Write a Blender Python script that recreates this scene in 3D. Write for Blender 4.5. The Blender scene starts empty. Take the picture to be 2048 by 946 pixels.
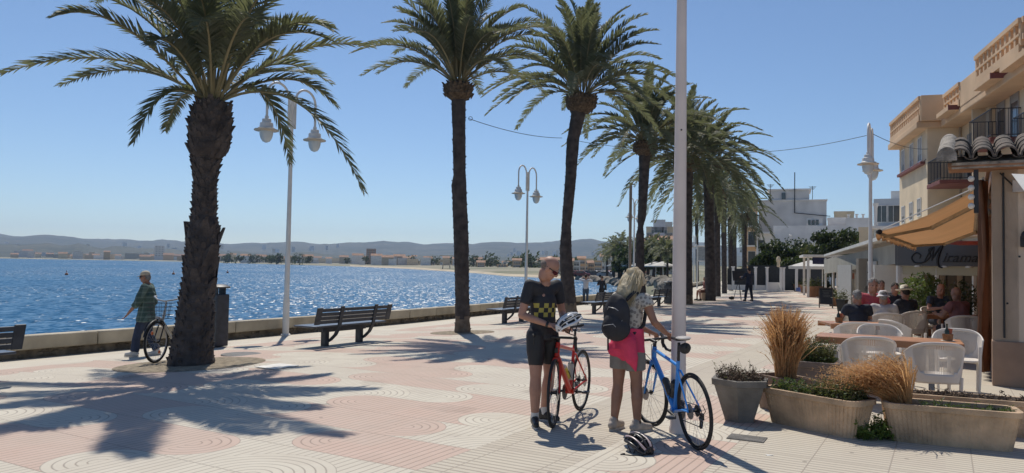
import bpy, bmesh, math, random
import numpy as np
from mathutils import Vector, Matrix, noise, Euler
R = math.radians
random.seed(7)
SC = bpy.context.scene
COL = SC.collection

# ------------------------------------------------------------ camera, light, exposure
EYE = 1.62
FPX = 1500.0
PITCH = math.atan(58 / FPX)
ROLL = 0.018
cF = Vector((0, math.cos(PITCH), math.sin(PITCH)))
cU0 = Vector((0, -math.sin(PITCH), math.cos(PITCH)))
cR = Vector((1, 0, 0)) * math.cos(ROLL) + cU0 * math.sin(ROLL)
cU = cU0 * math.cos(ROLL) - Vector((1, 0, 0)) * math.sin(ROLL)
cam_d = bpy.data.cameras.new('camera')
cam = bpy.data.objects.new('camera', cam_d)
COL.objects.link(cam)
cam_d.sensor_width = 36
cam_d.lens = FPX / 2048 * 36
cam_d.clip_start = 0.1
cam_d.clip_end = 60000
mw = Matrix((cR, cU, -cF)).transposed().to_4x4()
mw.translation = Vector((0, 0, EYE))
cam.matrix_world = mw
SC.camera = cam

SUN_EL, SUN_AZ = R(59), R(-14)          # azimuth measured from +Y towards +X
sun_dir = Vector((math.sin(SUN_AZ) * math.cos(SUN_EL), math.cos(SUN_AZ) * math.cos(SUN_EL), math.sin(SUN_EL)))
sd = bpy.data.lights.new('sun', 'SUN')
sd.energy = 4.1
sd.angle = R(0.55)
sd.color = (1.0, 0.94, 0.84)
sun = bpy.data.objects.new('sun', sd)
COL.objects.link(sun)
sun.rotation_euler = sun_dir.to_track_quat('Z', 'Y').to_euler()
W = bpy.data.worlds.new('World')
SC.world = W
W.use_nodes = True
nt = W.node_tree
sky = nt.nodes.new('ShaderNodeTexSky')
sky.sky_type = 'NISHITA'
sky.sun_disc = False
sky.sun_elevation = SUN_EL
sky.sun_rotation = SUN_AZ
sky.altitude = 0
sky.air_density = 0.9
sky.dust_density = 0.05
sky.ozone_density = 5.0
bg = nt.nodes['Background']
bg.inputs['Strength'].default_value = 0.105
nt.links.new(sky.outputs[0], bg.inputs[0])
SC.view_settings.view_transform = 'Standard'
SC.view_settings.look = 'None'
SC.view_settings.exposure = 0.0
SC.view_settings.gamma = 1
SC.view_settings.use_curve_mapping = False
SC.cycles.max_bounces = 6
SC.cycles.transparent_max_bounces = 8
SC.cycles.volume_bounces = 0
SC.cycles.use_denoising = True

# ------------------------------------------------------------ placing
def hy(px): return 531 + 0.018 * (px - 1024)
def ray(px, py): return cF + cR * ((px - 1024) / FPX) - cU * ((py - 473) / FPX)
def at(px, py, Y):
    r = ray(px, py)
    return Vector((0, 0, EYE)) + r * (Y / r.y)
def Wd(x, y): return .866 * x - .5 * y          # distance to the right of the quay direction
def gz(x, y): return -min(.35, .05 * max(0, -9 - Wd(x, y)))
def gnd(px, py, zz=None):
    r = ray(px, py); z = 0.0 if zz is None else zz
    for _ in range(12):
        t = (z - EYE) / r.z
        p = Vector((0, 0, EYE)) + r * t
        if zz is not None: break
        z = .5 * z + .5 * gz(p.x, p.y)
    return p
UA = R(60)                                       # turns local x onto the quay direction
UD = Vector((.5, .866, 0)); VD = Vector((.866, -.5, 0))

# ------------------------------------------------------------ objects and tags
def tag(o, label=None, cat=None, group=None, kind=None):
    if label: o['label'] = label
    if cat: o['category'] = cat
    if group: o['group'] = group
    if kind: o['kind'] = kind
    return o
def empty(name, loc=(0, 0, 0), rz=0.0, label=None, cat=None, group=None):
    o = bpy.data.objects.new(name, None)
    o.empty_display_size = .1
    COL.objects.link(o)
    o.location = loc; o.rotation_euler = (0, 0, rz)
    return tag(o, label, cat, group)
def kids(o): return [c for c in bpy.data.objects if c.parent == o]
def copy_tree(o, parent=None, km=None):
    if km is None:
        km = {}
        for c in bpy.data.objects:
            if c.parent: km.setdefault(c.parent.name, []).append(c)
    c = o.copy(); COL.objects.link(c)
    if parent: c.parent = parent
    for ch in km.get(o.name, []): copy_tree(ch, c, km)
    return c
def dup(o, loc, rz, label, group=None, scale=1):
    c = copy_tree(o); c.location = loc; c.rotation_euler = (0, 0, rz)
    if scale != 1: c.scale = (scale,) * 3
    c['label'] = label
    if group: c['group'] = group
    return c

# ------------------------------------------------------------ materials
MATS = {}
def M(name, col, rough=.6, var=.18, scale=6.0, bump=0.0, bscale=None, metal=0.0, spec=.5, trans=None, dirt=None):
    if name in MATS: return MATS[name]
    m = bpy.data.materials.new(name); m.use_nodes = True
    n = m.node_tree; b = n.nodes['Principled BSDF']
    b.inputs['Roughness'].default_value = rough
    b.inputs['Metallic'].default_value = metal
    b.inputs['Specular IOR Level'].default_value = spec
    tc = n.nodes.new('ShaderNodeTexCoord')
    no = n.nodes.new('ShaderNodeTexNoise'); no.inputs['Scale'].default_value = scale; no.inputs['Detail'].default_value = 5
    n.links.new(tc.outputs['Object'], no.inputs['Vector'])
    rp = n.nodes.new('ShaderNodeValToRGB')
    c2 = dirt or tuple(c * (1 - var * 1.6) for c in col)
    rp.color_ramp.elements[0].position = .3; rp.color_ramp.elements[0].color = (*c2, 1)
    rp.color_ramp.elements[1].position = .68; rp.color_ramp.elements[1].color = (*[min(1, c * (1 + var * .5)) for c in col], 1)
    n.links.new(no.outputs['Fac'], rp.inputs[0]); n.links.new(rp.outputs[0], b.inputs['Base Color'])
    if bump:
        n2 = n.nodes.new('ShaderNodeTexNoise'); n2.inputs['Scale'].default_value = bscale or scale * 6; n2.inputs['Detail'].default_value = 6
        n.links.new(tc.outputs['Object'], n2.inputs['Vector'])
        bp = n.nodes.new('ShaderNodeBump'); bp.inputs['Strength'].default_value = bump; bp.inputs['Distance'].default_value = .02
        n.links.new(n2.outputs['Fac'], bp.inputs['Height']); n.links.new(bp.outputs[0], b.inputs['Normal'])
    if trans:
        tr = n.nodes.new('ShaderNodeBsdfTranslucent'); tr.inputs[0].default_value = (*trans[:3], 1)
        mx = n.nodes.new('ShaderNodeMixShader'); mx.inputs[0].default_value = trans[3]
        out = n.nodes['Material Output']
        n.links.new(b.outputs[0], mx.inputs[1]); n.links.new(tr.outputs[0], mx.inputs[2]); n.links.new(mx.outputs[0], out.inputs[0])
    MATS[name] = m
    return m
def mnode(n, op, a, b=None, c=None):
    x = n.nodes.new('ShaderNodeMath'); x.operation = op
    for i, v in enumerate((a, b, c)):
        if v is None: continue
        if isinstance(v, (int, float)): x.inputs[i].default_value = v
        else: n.links.new(v, x.inputs[i])
    return x.outputs[0]
def mixc(n, f, a, b):
    x = n.nodes.new('ShaderNodeMix'); x.data_type = 'RGBA'
    if isinstance(f, (int, float)): x.inputs[0].default_value = f
    else: n.links.new(f, x.inputs[0])
    for i, v in ((6, a), (7, b)):
        if isinstance(v, tuple): x.inputs[i].default_value = (*v[:3], 1)
        else: n.links.new(v, x.inputs[i])
    return x.outputs[2]

# ------------------------------------------------------------ mesh builder
class MB:
    def __init__(s): s.v = []; s.f = []; s.mi = []; s.m = 0
    def add(s, vs, fs):
        o = len(s.v); s.v.extend([tuple(v) for v in vs])
        for f in fs: s.f.append(tuple(i + o for i in f)); s.mi.append(s.m)
        return s
    def box(s, c, size, rot=None):
        c = Vector(c); hx, hy_, hz = [k / 2 for k in size]
        P = [Vector((x, y, z)) for x in (-hx, hx) for y in (-hy_, hy_) for z in (-hz, hz)]
        if rot is not None: P = [rot @ p for p in P]
        return s.add([p + c for p in P], [(0, 1, 3, 2), (4, 6, 7, 5), (0, 4, 5, 1), (2, 3, 7, 6), (0, 2, 6, 4), (1, 5, 7, 3)])
    def bar(s, a, b, w, h=None, up=(0, 0, 1)):
        a = Vector(a); b = Vector(b); h = h or w; d = b - a; L = d.length
        if L < 1e-6: return s
        d.normalize(); u = Vector(up)
        if abs(d.dot(u)) > .98: u = Vector((0, 1, 0))
        x = d; y = u.cross(x).normalized(); z = x.cross(y)
        return s.box((a + b) / 2, (L, w, h), Matrix((x, y, z)).transposed())
    def tube(s, pts, r, seg=8, cap=True, closed=False):
        pts = [Vector(p) for p in pts]; n = len(pts)
        rs = r if isinstance(r, (list, tuple)) else [r] * n
        vs = []; prev = None
        for i, p in enumerate(pts):
            if closed: t = pts[(i + 1) % n] - pts[i - 1]
            else: t = pts[min(i + 1, n - 1)] - pts[max(i - 1, 0)]
            t.normalize()
            if prev is None:
                u = Vector((0, 0, 1)) if abs(t.z) < .9 else Vector((1, 0, 0))
                nx = t.cross(u).normalized()
            else:
                nx = prev - t * prev.dot(t)
                nx = nx.normalized() if nx.length > 1e-6 else t.orthogonal().normalized()
            prev = nx; ny = t.cross(nx)
            for k in range(seg):
                a = 2 * math.pi * k / seg
                vs.append(p + (nx * math.cos(a) + ny * math.sin(a)) * rs[i])
        fs = []
        for i in range(n if closed else n - 1):
            j = (i + 1) % n
            for k in range(seg):
                l = (k + 1) % seg
                fs.append((i * seg + k, i * seg + l, j * seg + l, j * seg + k))
        if cap and not closed:
            fs.append(tuple(range(seg))[::-1]); fs.append(tuple(range((n - 1) * seg, n * seg)))
        return s.add(vs, fs)
    def lathe(s, prof, c=(0, 0, 0), seg=16, rot=None, cap=True):
        c = Vector(c); vs = []
        for r_, z in prof:
            for k in range(seg):
                a = 2 * math.pi * k / seg
                p = Vector((r_ * math.cos(a), r_ * math.sin(a), z))
                vs.append((rot @ p if rot is not None else p) + c)
        fs = []
        for i in range(len(prof) - 1):
            for k in range(seg):
                l = (k + 1) % seg
                fs.append((i * seg + k, i * seg + l, (i + 1) * seg + l, (i + 1) * seg + k))
        if cap:
            fs.append(tuple(range(seg))[::-1]); fs.append(tuple(range((len(prof) - 1) * seg, len(prof) * seg)))
        return s.add(vs, fs)
    def ball(s, c, r, seg=10, ring=7, rot=None):
        c = Vector(c); r = (r,) * 3 if isinstance(r, (int, float)) else r
        vs = [Vector((0, 0, r[2]))]
        for i in range(1, ring):
            t = math.pi * i / ring
            for k in range(seg):
                a = 2 * math.pi * k / seg
                vs.append(Vector((r[0] * math.sin(t) * math.cos(a), r[1] * math.sin(t) * math.sin(a), r[2] * math.cos(t))))
        vs.append(Vector((0, 0, -r[2])))
        if rot is not None: vs = [rot @ v for v in vs]
        fs = [(0, 1 + k, 1 + (k + 1) % seg) for k in range(seg)]
        for i in range(ring - 2):
            for k in range(seg):
                l = (k + 1) % seg
                fs.append((1 + i * seg + k, 1 + (i + 1) * seg + k, 1 + (i + 1) * seg + l, 1 + i * seg + l))
        b = 1 + (ring - 2) * seg
        fs += [(len(vs) - 1, b + (k + 1) % seg, b + k) for k in range(seg)]
        return s.add([v + c for v in vs], fs)
    def prism(s, poly, z0, z1, fn=None):
        n = len(poly)
        vs = [Vector((p[0], p[1], z0)) for p in poly] + [Vector((p[0], p[1], z1)) for p in poly]
        if fn: vs = [fn(v) for v in vs]
        fs = [tuple(range(n))[::-1], tuple(range(n, 2 * n))] + [(i, (i + 1) % n, n + (i + 1) % n, n + i) for i in range(n)]
        return s.add(vs, fs)
    def quad(s, a, b, c, d): return s.add([a, b, c, d], [(0, 1, 2, 3)])
    def build(s, name, mat, parent=None, smooth=35, bevel=0, loc=None, recalc=True):
        me = bpy.data.meshes.new(name)
        me.from_pydata(s.v, [], s.f); me.update()
        mats = mat if isinstance(mat, (list, tuple)) else [mat]
        for m in mats: me.materials.append(m)
        if len(mats) > 1: me.polygons.foreach_set('material_index', s.mi)
        if recalc:
            bm = bmesh.new(); bm.from_mesh(me); bmesh.ops.recalc_face_normals(bm, faces=bm.faces); bm.to_mesh(me); bm.free()
        if smooth:
            me.polygons.foreach_set('use_smooth', [True] * len(me.polygons))
            me.set_sharp_from_angle(angle=R(smooth))
        o = bpy.data.objects.new(name, me); COL.objects.link(o)
        if parent: o.parent = parent
        if loc is not None: o.location = loc
        if bevel:
            bv = o.modifiers.new('bevel', 'BEVEL'); bv.width = bevel; bv.segments = 2; bv.limit_method = 'ANGLE'
        return o
def arc(c, r, a0, a1, n, ux, uz):
    c = Vector(c); ux = Vector(ux); uz = Vector(uz)
    return [c + ux * (r * math.cos(a0 + (a1 - a0) * i / n)) + uz * (r * math.sin(a0 + (a1 - a0) * i / n)) for i in range(n + 1)]
def bez(a, b, c, n):
    a, b, c = Vector(a), Vector(b), Vector(c)
    return [a * (1 - t) ** 2 + b * 2 * t * (1 - t) + c * t * t for t in [i / n for i in range(n + 1)]]

# ------------------------------------------------------------ common materials
white_metal = M('white_metal', (.72, .70, .66), .45, .08, 3)
dark_metal = M('dark_metal', (.055, .06, .07), .5, .25, 8)
black = M('black', (.018, .018, .02), .5, .2, 9)
rubber = M('rubber', (.02, .02, .02), .75, .2, 30)
steel = M('steel', (.5, .5, .5), .3, .15, 12, metal=1)
skin_m = M('skin', (.42, .22, .15), .55, .12, 9, bump=.15, bscale=80)
skin_tan = M('skin_tan', (.33, .165, .105), .55, .14, 9, bump=.15, bscale=80)
leaf_dark = M('leaf_dark', (.035, .055, .025), .55, .35, 3, trans=(.09, .13, .03, .25))
leaf_green = M('leaf_green', (.07, .11, .035), .6, .35, 4, trans=(.18, .25, .05, .3))
frond_m = M('frond', (.082, .096, .062), .6, .35, 1.2, trans=(.24, .26, .12, .34))
rachis_m = M('rachis', (.22, .19, .10), .6, .2, 2)
soil = M('soil', (.09, .065, .045), .95, .4, 20, bump=.8)
# ============================================================ SETTING: promenade, sea, shore, hills
def promenade_material():
    m = bpy.data.materials.new('paving'); m.use_nodes = True; n = m.node_tree; L = n.links
    b = n.nodes['Principled BSDF']; b.inputs['Roughness'].default_value = .82; b.inputs['Specular IOR Level'].default_value = .25
    g = n.nodes.new('ShaderNodeNewGeometry'); sp = n.nodes.new('ShaderNodeSeparateXYZ'); L.new(g.outputs['Position'], sp.inputs[0])
    X, Y = sp.outputs[0], sp.outputs[1]
    f = lambda op, a, b_=None, c=None: mnode(n, op, a, b_, c)
    U = f('ADD', f('MULTIPLY', X, .5 / .4), f('MULTIPLY', Y, .866 / .4))
    Vv = f('ADD', f('MULTIPLY', X, .866 / .4), f('MULTIPLY', Y, -.5 / .4))   # in cells of 0.4 m
    U = f('ADD', U, 200.0)
    Vp = f('ADD', Vv, 400.0)
    def lines(x, w):      # 1 on a groove of half width w around whole x
        d = f('ABSOLUTE', f('SUBTRACT', f('FRACT', f('ADD', x, .5)), .5))
        return f('SUBTRACT', 1.0, f('SMOOTH_MIN', 1.0, f('DIVIDE', d, w), .2))
    # ---- wave pattern zone
    row = f('FLOOR', f('DIVIDE', U, 2.0))
    fu = f('SUBTRACT', f('MULTIPLY', f('FRACT', f('DIVIDE', U, 2.0)), 2.0), 1.0)
    par = f('SUBTRACT', f('MULTIPLY', f('FLOOR', f('MULTIPLY', f('FRACT', f('MULTIPLY', row, .5)), 2.0)), 2.0), 1.0)
    P = 10.0
    s = f('ADD', f('MULTIPLY', Vp, par), f('MULTIPLY', row, 3.6))
    s = f('ADD', s, 5000.0)
    t = f('MULTIPLY', f('FRACT', f('DIVIDE', s, P)), P)
    r1 = f('SQRT', f('ADD', f('POWER', f('SUBTRACT', t, 3.6), 2.0), f('POWER', fu, 2.0)))
    r2 = f('SQRT', f('ADD', f('POWER', f('SUBTRACT', t, 9.0), 2.0), f('POWER', fu, 2.0)))
    in1 = f('MULTIPLY', f('GREATER_THAN', t, 3.6), f('LESS_THAN', t, 4.6))
    in2 = f('GREATER_THAN', t, 9.0)
    c1 = f('LESS_THAN', r1, 1.0); c2 = f('LESS_THAN', r2, 1.0)
    pink = f('ADD', f('ADD', f('LESS_THAN', t, 3.6), f('MULTIPLY', in1, c1)), f('MULTIPLY', in2, f('SUBTRACT', 1.0, c2)))
    ringc = f('ADD', f('MULTIPLY', in1, c1), f('MULTIPLY', in2, c2))
    rr = f('ADD', f('MULTIPLY', in1, r1), f('MULTIPLY', in2, r2))
    # a second set of rings on the opposite side so the bands read as waves
    t3 = f('SUBTRACT', t, 6.6)
    r3 = f('SQRT', f('ADD', f('POWER', t3, 2.0), f('POWER', f('ADD', fu, 1.0), 2.0)))
    in3 = f('MULTIPLY', f('MULTIPLY', f('LESS_THAN', r3, 1.6), f('GREATER_THAN', t, 4.8)), f('LESS_THAN', t, 8.6))
    in3 = f('MULTIPLY', in3, f('GREATER_THAN', par, 0.0))
    gw = .13
    straight = lines(f('MULTIPLY', Vp, 5.0), gw)
    rings = lines(f('MULTIPLY', rr, 5.0), gw)
    rings3 = lines(f('MULTIPLY', r3, 5.0), gw)
    anyr = f('MINIMUM', 1.0, f('ADD', ringc, in3))
    gro = f('ADD', f('MULTIPLY', ringc, rings), f('MULTIPLY', f('MULTIPLY', in3, f('SUBTRACT', 1.0, ringc)), rings3))
    groA = f('ADD', gro, f('MULTIPLY', f('SUBTRACT', 1.0, anyr), straight))
    jointU = lines(f('DIVIDE', U, 2.0), .012)
    jointV = lines(f('DIVIDE', Vp, 2.0), .010)
    groA = f('MAXIMUM', groA, jointU)
    # ---- plain zone: cream slabs grooved the other way
    groB = f('MAXIMUM', lines(f('MULTIPLY', U, 5.0), .24), f('MAXIMUM', lines(f('DIVIDE', Vp, 1.5), .014), lines(f('DIVIDE', U, 1.5), .014)))
    Wm = f('MULTIPLY', Vv, .4)
    def band(a, b_): return f('MULTIPLY', f('GREATER_THAN', Wm, a), f('LESS_THAN', Wm, b_))
    plain = f('MINIMUM', 1.0, f('ADD', band(-3.6, -2.64), f('GREATER_THAN', Wm, -1.68)))
    smoothz = f('MINIMUM', 1.0, f('ADD', f('LESS_THAN', Wm, -13.2), 0.0))
    gro_ = f('ADD', f('MULTIPLY', plain, groB), f('MULTIPLY', f('SUBTRACT', 1.0, plain), groA))
    gro_ = f('MULTIPLY', gro_, f('SUBTRACT', 1.0, smoothz))
    pk = f('MULTIPLY', pink, f('SUBTRACT', 1.0, plain))
    pk = f('MULTIPLY', pk, f('SUBTRACT', 1.0, smoothz))
    # ---- colours and wear
    tc = g.outputs['Position']
    def nz(sc, det=5):
        q = n.nodes.new('ShaderNodeTexNoise'); q.inputs['Scale'].default_value = sc; q.inputs['Detail'].default_value = det
        L.new(tc, q.inputs['Vector']); return q.outputs['Fac']
    n1, n2, n3 = nz(.35), nz(3.5), nz(60, 3)
    wn = n.nodes.new('ShaderNodeTexWhiteNoise'); cv = n.nodes.new('ShaderNodeCombineXYZ')
    L.new(f('FLOOR', U), cv.inputs[0]); L.new(f('FLOOR', Vp), cv.inputs[1]); L.new(cv.outputs[0], wn.inputs['Vector'])
    cream = mixc(n, n2, (.56, .51, .415), (.66, .61, .51))
    pinkc = mixc(n, n2, (.52, .37, .295), (.60, .455, .38))
    base = mixc(n, pk, cream, pinkc)
    base = mixc(n, f('MULTIPLY', plain, .55), base, (.52, .46, .36))
    base = mixc(n, f('MULTIPLY', wn.outputs['Value'], .28), base, (.47, .40, .33))
    dm = n.nodes.new('ShaderNodeMapRange'); dm.inputs[1].default_value = .45; dm.inputs[2].default_value = .75; L.new(n1, dm.inputs[0]); dm.inputs[4].default_value = .45
    base = mixc(n, dm.outputs[0], base, (.50, .44, .37))
    dm2 = n.nodes.new('ShaderNodeMapRange'); dm2.inputs[1].default_value = .6; dm2.inputs[2].default_value = .8; L.new(nz(1.3, 8), dm2.inputs[0]); dm2.inputs[4].default_value = .5
    base = mixc(n, dm2.outputs[0], base, (.36, .31, .26))
    base = mixc(n, f('MULTIPLY', n3, .12), base, (.3, .27, .24))
    vg = n.nodes.new('ShaderNodeTexVoronoi'); vg.inputs['Scale'].default_value = 2.6; L.new(tc, vg.inputs['Vector'])
    base = mixc(n, f('MULTIPLY', f('LESS_THAN', vg.outputs['Distance'], .055), .6), base, (.16, .14, .12))
    sm = n.nodes.new('ShaderNodeMapRange'); sm.inputs[1].default_value = .62; sm.inputs[2].default_value = .74; sm.inputs[4].default_value = .6; L.new(nz(.8, 10), sm.inputs[0])
    base = mixc(n, sm.outputs[0], base, (.27, .22, .18))
    base = mixc(n, f('MULTIPLY', gro_, .62), base, (.17, .13, .11))
    L.new(base, b.inputs['Base Color'])
    bp = n.nodes.new('ShaderNodeBump'); bp.inputs['Strength'].default_value = .5; bp.inputs['Distance'].default_value = .006
    L.new(f('SUBTRACT', f('MULTIPLY', n3, .3), gro_), bp.inputs['Height']); L.new(bp.outputs[0], b.inputs['Normal'])
    return m
pave = promenade_material()

QL = [(-39.6, -38), (-9.6, 14.0), (-3.64, 24.4), (3.97, 40.8), (10, 54), (19, 80), (32, 118), (52, 172), (80, 240)]
def densify(P, step):
    out = []
    for a, b in zip(P[:-1], P[1:]):
        a = Vector(a); b = Vector(b); k = max(1, int((b - a).length / step))
        out += [a.lerp(b, i / k) for i in range(k)]
    out.append(Vector(P[-1])); return out
Q = densify(QL, 3.0)
offs = [0, .5, 1, 2, 3, 4, 5, 6, 7, 8, 9, 10, 11, 12, 13, 14, 16, 20, 30, 60]
mb = MB(); vs = []; fs = []; nc = len(offs) + 1
for i, q in enumerate(Q):
    vs.append((q.x, q.y, -3))
    for o_ in offs:
        x, y = q.x + .866 * o_, q.y - .5 * o_
        vs.append((x, y, gz(x, y)))
for i in range(len(Q) - 1):
    for j in range(nc - 1):
        fs.append((i * nc + j, (i + 1) * nc + j, (i + 1) * nc + j + 1, i * nc + j + 1))
mb.add(vs, fs)
tag(mb.build('promenade', pave, smooth=30), kind='structure')
# reddish terrace floor beside the cafe
terr = M('terrace_floor', (.50, .34, .29), .8, .25, 2, bump=.3)
def uv(u, v): return Vector((u * .5 + v * .866, u * .866 - v * .5))
mb = MB(); mb.prism([uv(8.6, 1.05), uv(40, 1.05), uv(40, 14), uv(8.6, 14)], .001, .004)
tag(mb.build('terrace_paving', terr, smooth=0), kind='structure')

# ---- sea wall: long cream coping on a dark rubble base
cope_m = M('cope_stone', (.46, .40, .30), .85, .25, 1.5, bump=.5)
rub_m = M('rubble', (.26, .21, .15), .95, .4, 4, bump=1.2, bscale=14)
def wall_run(P, label, group):
    t = empty('sea_wall', (0, 0, 0), 0, label, 'wall', group)
    D = densify(P, 1.6)
    a = MB(); c = MB()
    for i in range(len(D) - 1):
        p, q = D[i], D[i + 1]; d = (q - p).normalized(); nrm = Vector((d.y, -d.x))
        for mbx, w, z0, z1, gap in ((c, .34, -.1, .17, 0), (a, .50, .17, .44, .008)):
            P4 = [p + d * gap - nrm * .1, q - d * gap - nrm * .1, q - d * gap + nrm * (w - .1), p + d * gap + nrm * (w - .1)]
            zs = [gz(v.x, v.y) for v in P4]; zz = sum(zs) / 4 if i < 0 else None
            vs = [Vector((v.x, v.y, gz(P4[k % 4].x, P4[k % 4].y) + z0)) for k, v in enumerate(P4)]
            vs += [Vector((v.x, v.y, gz(v.x, v.y) + z1)) for v in P4]
            mbx.add(vs, [(3, 2, 1, 0), (4, 5, 6, 7), (0, 1, 5, 4), (1, 2, 6, 5), (2, 3, 7, 6), (3, 0, 4, 7)])
        for k in range(14):   # uneven stones of the rubble base
            s_ = random.random(); x = p.lerp(q, s_) + nrm * (.24)
            c.ball((x.x, x.y, gz(x.x, x.y) + random.uniform(.0, .15)), (random.uniform(.05, .1), .05, random.uniform(.03, .06)), 6, 4, Matrix.Rotation(UA, 3, 'Z'))
    c.build('rubble_base', rub_m, t, 40); a.build('coping', cope_m, t, 30, bevel=.03)
wall_run([(-39.6 + .3, -38)] + [(x + .05, y) for x, y in QL[1:4]] + [(6.2, 45.6)], 'long low cream stone sea wall running behind the benches', None)
wall_run([(14.5, 67), (19, 80), (26, 100)], 'short low stretch of sea wall beyond the row of palms', None)

# ---- sea
def sea_material():
    m = bpy.data.materials.new('sea_water'); m.use_nodes = True; n = m.node_tree; L = n.links
    b = n.nodes['Principled BSDF']; b.inputs['Roughness'].default_value = .30; b.inputs['IOR'].default_value = 1.33; b.inputs['Specular IOR Level'].default_value = .5
    g = n.nodes.new('ShaderNodeNewGeometry')
    mp = n.nodes.new('ShaderNodeMapping'); mp.inputs['Scale'].default_value = (1, .55, 1); mp.inputs['Rotation'].default_value = (0, 0, R(-25)); L.new(g.outputs['Position'], mp.inputs[0])
    def nz(sc, det):
        q = n.nodes.new('ShaderNodeTexNoise'); q.inputs['Scale'].default_value = sc; q.inputs['Detail'].default_value = det; q.inputs['Roughness'].default_value = .6
        L.new(mp.outputs[0], q.inputs['Vector']); return q.outputs['Fac']
    big = nz(.012, 3)
    base = mixc(n, big, (.008, .09, .20), (.016, .135, .26))
    L.new(base, b.inputs['Base Color'])
    def slope(sc, det, k):          # wave slopes as a vector, the same at every distance
        q = n.nodes.new('ShaderNodeTexNoise'); q.inputs['Scale'].default_value = sc; q.inputs['Detail'].default_value = det; q.inputs['Roughness'].default_value = .65
        L.new(mp.outputs[0], q.inputs['Vector'])
        s_ = n.nodes.new('ShaderNodeVectorMath'); s_.operation = 'SUBTRACT'; L.new(q.outputs['Color'], s_.inputs[0]); s_.inputs[1].default_value = (.5, .5, .5)
        t_ = n.nodes.new('ShaderNodeVectorMath'); t_.operation = 'MULTIPLY'; L.new(s_.outputs[0], t_.inputs[0]); t_.inputs[1].default_value = (k, k, 0); return t_.outputs[0]
    def vadd(a, c):
        s_ = n.nodes.new('ShaderNodeVectorMath'); s_.operation = 'ADD'; L.new(a, s_.inputs[0])
        if isinstance(c, tuple): s_.inputs[1].default_value = c
        else: L.new(c, s_.inputs[1])
        return s_.outputs[0]
    sc_ = n.nodes.new('ShaderNodeMapRange'); sc_.inputs[1].default_value = .38; sc_.inputs[2].default_value = .62; sc_.inputs[3].default_value = .55; sc_.inputs[4].default_value = 1.35; L.new(nz(.02, 3), sc_.inputs[0])
    fine_ = n.nodes.new('ShaderNodeVectorMath'); fine_.operation = 'SCALE'; L.new(slope(2.0, 2, 2.7), fine_.inputs[0]); L.new(sc_.outputs[0], fine_.inputs[3])
    v = vadd(vadd(slope(.35, 3, .4), fine_.outputs[0]), (-.10, -.22, 1))
    nn = n.nodes.new('ShaderNodeVectorMath'); nn.operation = 'NORMALIZE'; L.new(v, nn.inputs[0]); L.new(nn.outputs[0], b.inputs['Normal'])
    return m
mb = MB()
mb.add([(-9400, -900, -1.9), (9400, -900, -1.9), (9400, 6900, -1.9), (-9400, 6900, -1.9)], [(0, 1, 2, 3)])
tag(mb.build('sea', sea_material(), smooth=0), kind='structure')

# ---- coastal land behind the bay (radial sheet from the shoreline inland)
shore = [(-1500, 505), (-400, 511.5), (0, 517), (200, 520.2), (360, 523.5), (560, 529), (700, 533), (800, 537), (900, 543), (960, 547), (1010, 552), (1100, 556),
         (1165, 560), (1230, 567), (1270, 576), (1296, 590), (1330, 600)]
land_m = M('shore_land', (.30, .26, .19), .95, .35, .02, dirt=(.12, .13, .07))
SH = []
for px, py in shore:
    p = gnd(px, py, -1.9); SH.append(p)
rays = [(p.x, p.y) for p in SH] + [(19.5, 78), (30, 100), (60, 110), (120, 100), (300, 60)]
fac = [1.0, 1.02, 1.05, 1.12, 1.5, 2.2, 4.0, 12, 60]
hz = [-2.4, -1.6, -1.15, -.7, -.2, .8, 3, 6, 6]
vs = []; fs = []
for (x, y) in rays:
    d0 = math.hypot(x, y)
    for k, z in zip(fac, hz):
        kk = k
        r_ = min(d0 * k, 6700)
        if k > 1: r_ = max(r_, d0 + (k - 1) * 60)
        r_ = min(r_, 6700 + k)
        vs.append((x / d0 * r_, y / d0 * r_, z))
nk = len(fac)
for i in range(len(rays) - 1):
    for j in range(nk - 1): fs.append((i * nk + j, (i + 1) * nk + j, (i + 1) * nk + j + 1, i * nk + j + 1))
mb = MB(); mb.add(vs, fs)
tag(mb.build('shore_ground', land_m, smooth=60), kind='structure')
# sand strip
sand_m = M('sand', (.50, .42, .30), .95, .15, .1, bump=.3, bscale=4)
vs = []; fs = []
sandp = [p for p, (px, py) in zip(SH, shore) if 690 <= px <= 1240]
for p in sandp:
    d0 = math.hypot(p.x, p.y)
    for r_, z in ((d0 - 3, -1.98), (d0 + 6, -1.45), (d0 + 14 + d0 * .06, -1.0), (d0 + 16 + d0 * .08, -1.15)):
        vs.append((p.x / d0 * r_, p.y / d0 * r_, z + .12))
for i in range(len(sandp) - 1):
    for j in range(3): fs.append((i * 4 + j, (i + 1) * 4 + j, (i + 1) * 4 + j + 1, i * 4 + j + 1))
mb = MB(); mb.add(vs, fs); tag(mb.build('beach_sand', sand_m, smooth=60), kind='structure')
# pebble beach just past the quay
peb_m = M('pebbles', (.36, .33, .29), .95, .4, 1.8, bump=1.5, bscale=9)
pb = [(5.5, 44.5), (9.2, 52.5), (12.5, 60), (19.3, 80), (31, 117), (36, 135), (22, 110), (13.5, 85), (9.0, 68), (5.0, 56), (2.5, 50), (3.0, 44)]
mb = MB(); cz = {0: -.42, 1: -.45, 2: -.5, 3: -.45, 4: -.45}
mb.add([(x, y, cz.get(i, -1.2 if i == 5 else -2.05)) for i, (x, y) in enumerate(pb)], [tuple(range(len(pb)))])
o = mb.build('pebble_beach', peb_m, smooth=60); tag(o, kind='structure')
bm = bmesh.new(); bm.from_mesh(o.data); bmesh.ops.triangulate(bm, faces=bm.faces); bmesh.ops.subdivide_edges(bm, edges=bm.edges, cuts=6, use_grid_fill=True)
for v in bm.verts: v.co.z += noise.noise(v.co * .7) * .12
bm.to_mesh(o.data); bm.free()
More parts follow.
